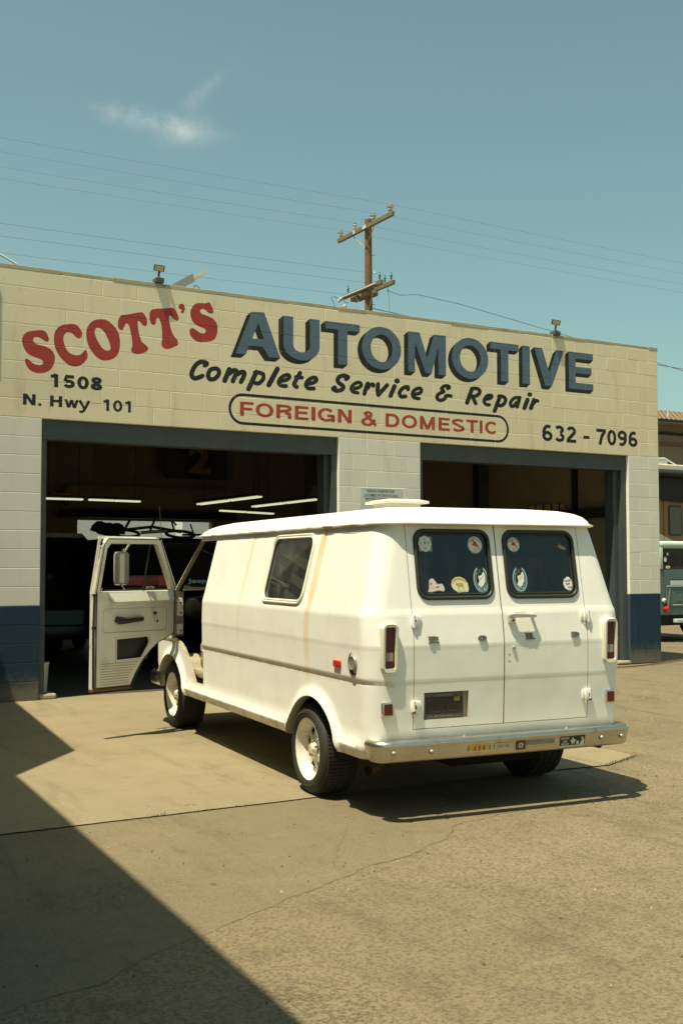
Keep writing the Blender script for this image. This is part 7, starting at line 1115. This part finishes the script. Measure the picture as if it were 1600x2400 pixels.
b = MB(); b.poly([circ(.20, 1.64, .035, n=14)], lambda x, y, d: (x, -.003, y), MT['st_red']); b.poly([circ(.20, 1.64, .025, n=14)], lambda x, y, d: (x, -.005, y), MT['st_white']); b.poly([circ(.14, 1.54, .035, .05, n=14)], lambda x, y, d: (x, -.003, y), MT['st_white']); b.poly([rrect(.15, .26, 1.37, 1.42, .01)], lambda x, y, d: (x, -.003, y), MT['st_cream']); b.build('sticker', tk)
b = MB(); b.box(.14, 1.46, -.035, -.002, .66, 1.06, MT['teald'], .006); b.box(.14, 1.46, -.045, -.03, 1.03, 1.05, MT['teal']); b.box(.30, .52, -.05, -.035, .68, .70, MT['teal']); b.box(.30, .80, -.045, -.037, .74, .92, MT['teald'], .01); b.build('tailgate', tk)
b = MB(); b.box(.28, .80, -.006, -.002, 1.07, 1.17, MT['plate_t']); b.box(.27, .80, -.02, -.002, 1.06, 1.14, MT['whitew'], .002); text(b, 'LAND', .30, .50, 1.08, 1.12, lambda x, y, d: (x, -.022, y), MT['st_blue']) if False else None; b.build('number_plate', tk)
b = MB(); b.lathe([(.045, 0), (.045, .03), (.03, .05), (0, .055)], (.085, 0, .77), (0, -1, 0), MT['porc'], 16); b.lathe([(.02, .056), (.0, .058)], (.085, 0, .77), (0, -1, 0), MT['rust'], 8); b.build('reverse_light', tk, 40)
b = MB(); b.lathe([(.062, 0), (.060, .04), (.035, .065), (0, .07)], (.13, 0, .62), (0, -1, 0), MT['lens_r'], 18); b.build('tail_light', tk, 40)
b = MB()
for k in range(9): b.tube([(.20+.010*math.cos(t)-(.006*k), -.05, .98-k*.036+.018*math.sin(t)) for t in [2*math.pi*j/8 for j in range(8)]], .004, MT['metal'], 5, closed=True)
b.build('chain', tk, 50)
b = MB(); b.box(.28, 1.35, -.14, -.04, .36, .43, MT['teal'], .01); b.box(.1, 1.5, .1, 3.3, .30, .50, MT['in_dark']); b.build('rear_bumper', tk)
for y in (.55, 2.9):
    b = MB(); b.lathe([(0, 0), (.28, 0), (.36, .02), (.36, .18), (.28, .2), (0, .2)], (.0, y, .36), (1, 0, 0), MT['rubber'], 24); b.lathe([(0, 0), (.28, 0), (.36, .02), (.36, .18), (.28, .2), (0, .2)], (1.4, y, .36), (1, 0, 0), MT['rubber'], 24); b.build('wheel', tk, 40)
rvn = empty('motorhome', (8.6, 9, 0), label='tan motorhome with a rolled black awning behind the teal truck', cat='motorhome')
b = MB(); b.box(-.9, 6, 0, 2.4, .55, 3.72, MT['rv'], .03); b.build('body', rvn)
b = MB(); b.poly([[(-.9, 2.62), (.2, 2.38), (2.4, 1.55), (2.4, 1.35), (.2, 2.10), (-.9, 2.35)]], lambda x, y, d: (x, -.012+d, y), MT['rvw'], .01); b.build('stripe', rvn, recalc=True)
b = MB(); b.poly([rrect(.90, 1.38, 2.19, 2.99, .07)], lambda x, y, d: (x, -.02+d, y), MT['seal'], .018); wf = b.build('window', rvn, recalc=True); b = MB(); b.poly([rrect(.94, 1.34, 2.23, 2.95, .05)], lambda x, y, d: (x, -.024, y), MT['plate_f']); b.build('pane', wf)
b = MB(); b.box(.72, .735, -.012, -.001, .8, 3.1, MT['st_brown']); b.box(.72, 1.55, -.012, -.001, 3.10, 3.115, MT['st_brown']); b.build('door_seam', rvn)
b = MB(); b.box(-.9, 6, -.05, -.002, 3.12, 3.70, MT['awn']); b.tube([(-.9, -.16, 3.80), (6, -.16, 3.80)], .085, MT['awn'], 12); b.poly([[(-.9, 3.2), (1.5, 3.05), (1.5, 3.14), (-.9, 3.3)]], lambda x, y, d: (x, -.08, y), MT['awn']); b.build('awning', rvn, 50)
b = MB(); b.box(-.95, 6.05, -.10, 2.5, 3.72, 3.74, MT['awn']); b.box(-.95, 6.05, -.08, 2.5, 3.90, 4.06, MT['rvw'], .03); b.box(.65, 1.25, .3, 1.1, 4.06, 4.26, MT['whitew'], .06); b.tube([(.6, .3, 4.12), (.8, .3, 4.24), (1.1, .3, 4.26), (1.5, .3, 4.1)], .02, MT['whitew'], 6); b.build('roof', rvn)
b = MB(); b.poly([[(.62, 4.08), (1.18, 4.10), (1.32, 4.56), (.72, 4.50)]], lambda x, y, d: (x, 1.2+d, y), MT['whitew'], .03); hf = b.build('roof_hatch', rvn, recalc=True); b = MB(); b.poly([[(.67, 4.12), (1.14, 4.14), (1.26, 4.51), (.76, 4.46)]], lambda x, y, d: (x, 1.195, y), MT['teald']); b.build('pane', hf)
hs_ = empty('house', (25, 25, 0), label='house with a brown tiled roof and dark eaves at the right edge', cat='house')
b = MB(); b.box(0, 12, .6, 8, 0, 8.0, MT['stucco']); b.build('wall', hs_)
b = MB()
for r_i in range(7):
    for c_i in range(40): b.add([(-.3+c_i*.3, -.3+r_i*.35, 8.08+r_i*.12), (-.02+c_i*.3, -.3+r_i*.35, 8.08+r_i*.12), (-.02+c_i*.3, .07+r_i*.35, 8.17+r_i*.12), (-.3+c_i*.3, .07+r_i*.35, 8.17+r_i*.12), (-.16+c_i*.3, -.3+r_i*.35, 8.15+r_i*.12), (-.16+c_i*.3, .07+r_i*.35, 8.24+r_i*.12)], [(0, 4, 5, 3), (4, 1, 2, 5), (0, 1, 4)], MT['tile'])
b.build('roof_tiles', hs_, kind='stuff')
b = MB(); b.box(-.35, 12, -.32, -.22, 7.96, 8.08, MT['in_dark']); b.box(-.35, 12, -.2, 4, 7.93, 7.96, MT['stucco']); b.box(-.1, 12, .5, .6, 7.50, 7.62, MT['in_dark']); b.box(-.1, 12, .5, .6, 7.0, 7.12, MT['st_brown']); b.build('eaves', hs_)
b = MB(); b.tube([(1.45, .3, 8.1), (1.45, .3, 8.55)], .05, MT['whitew'], 10); b.build('vent_pipe', hs_)
# thin cloud high on the left
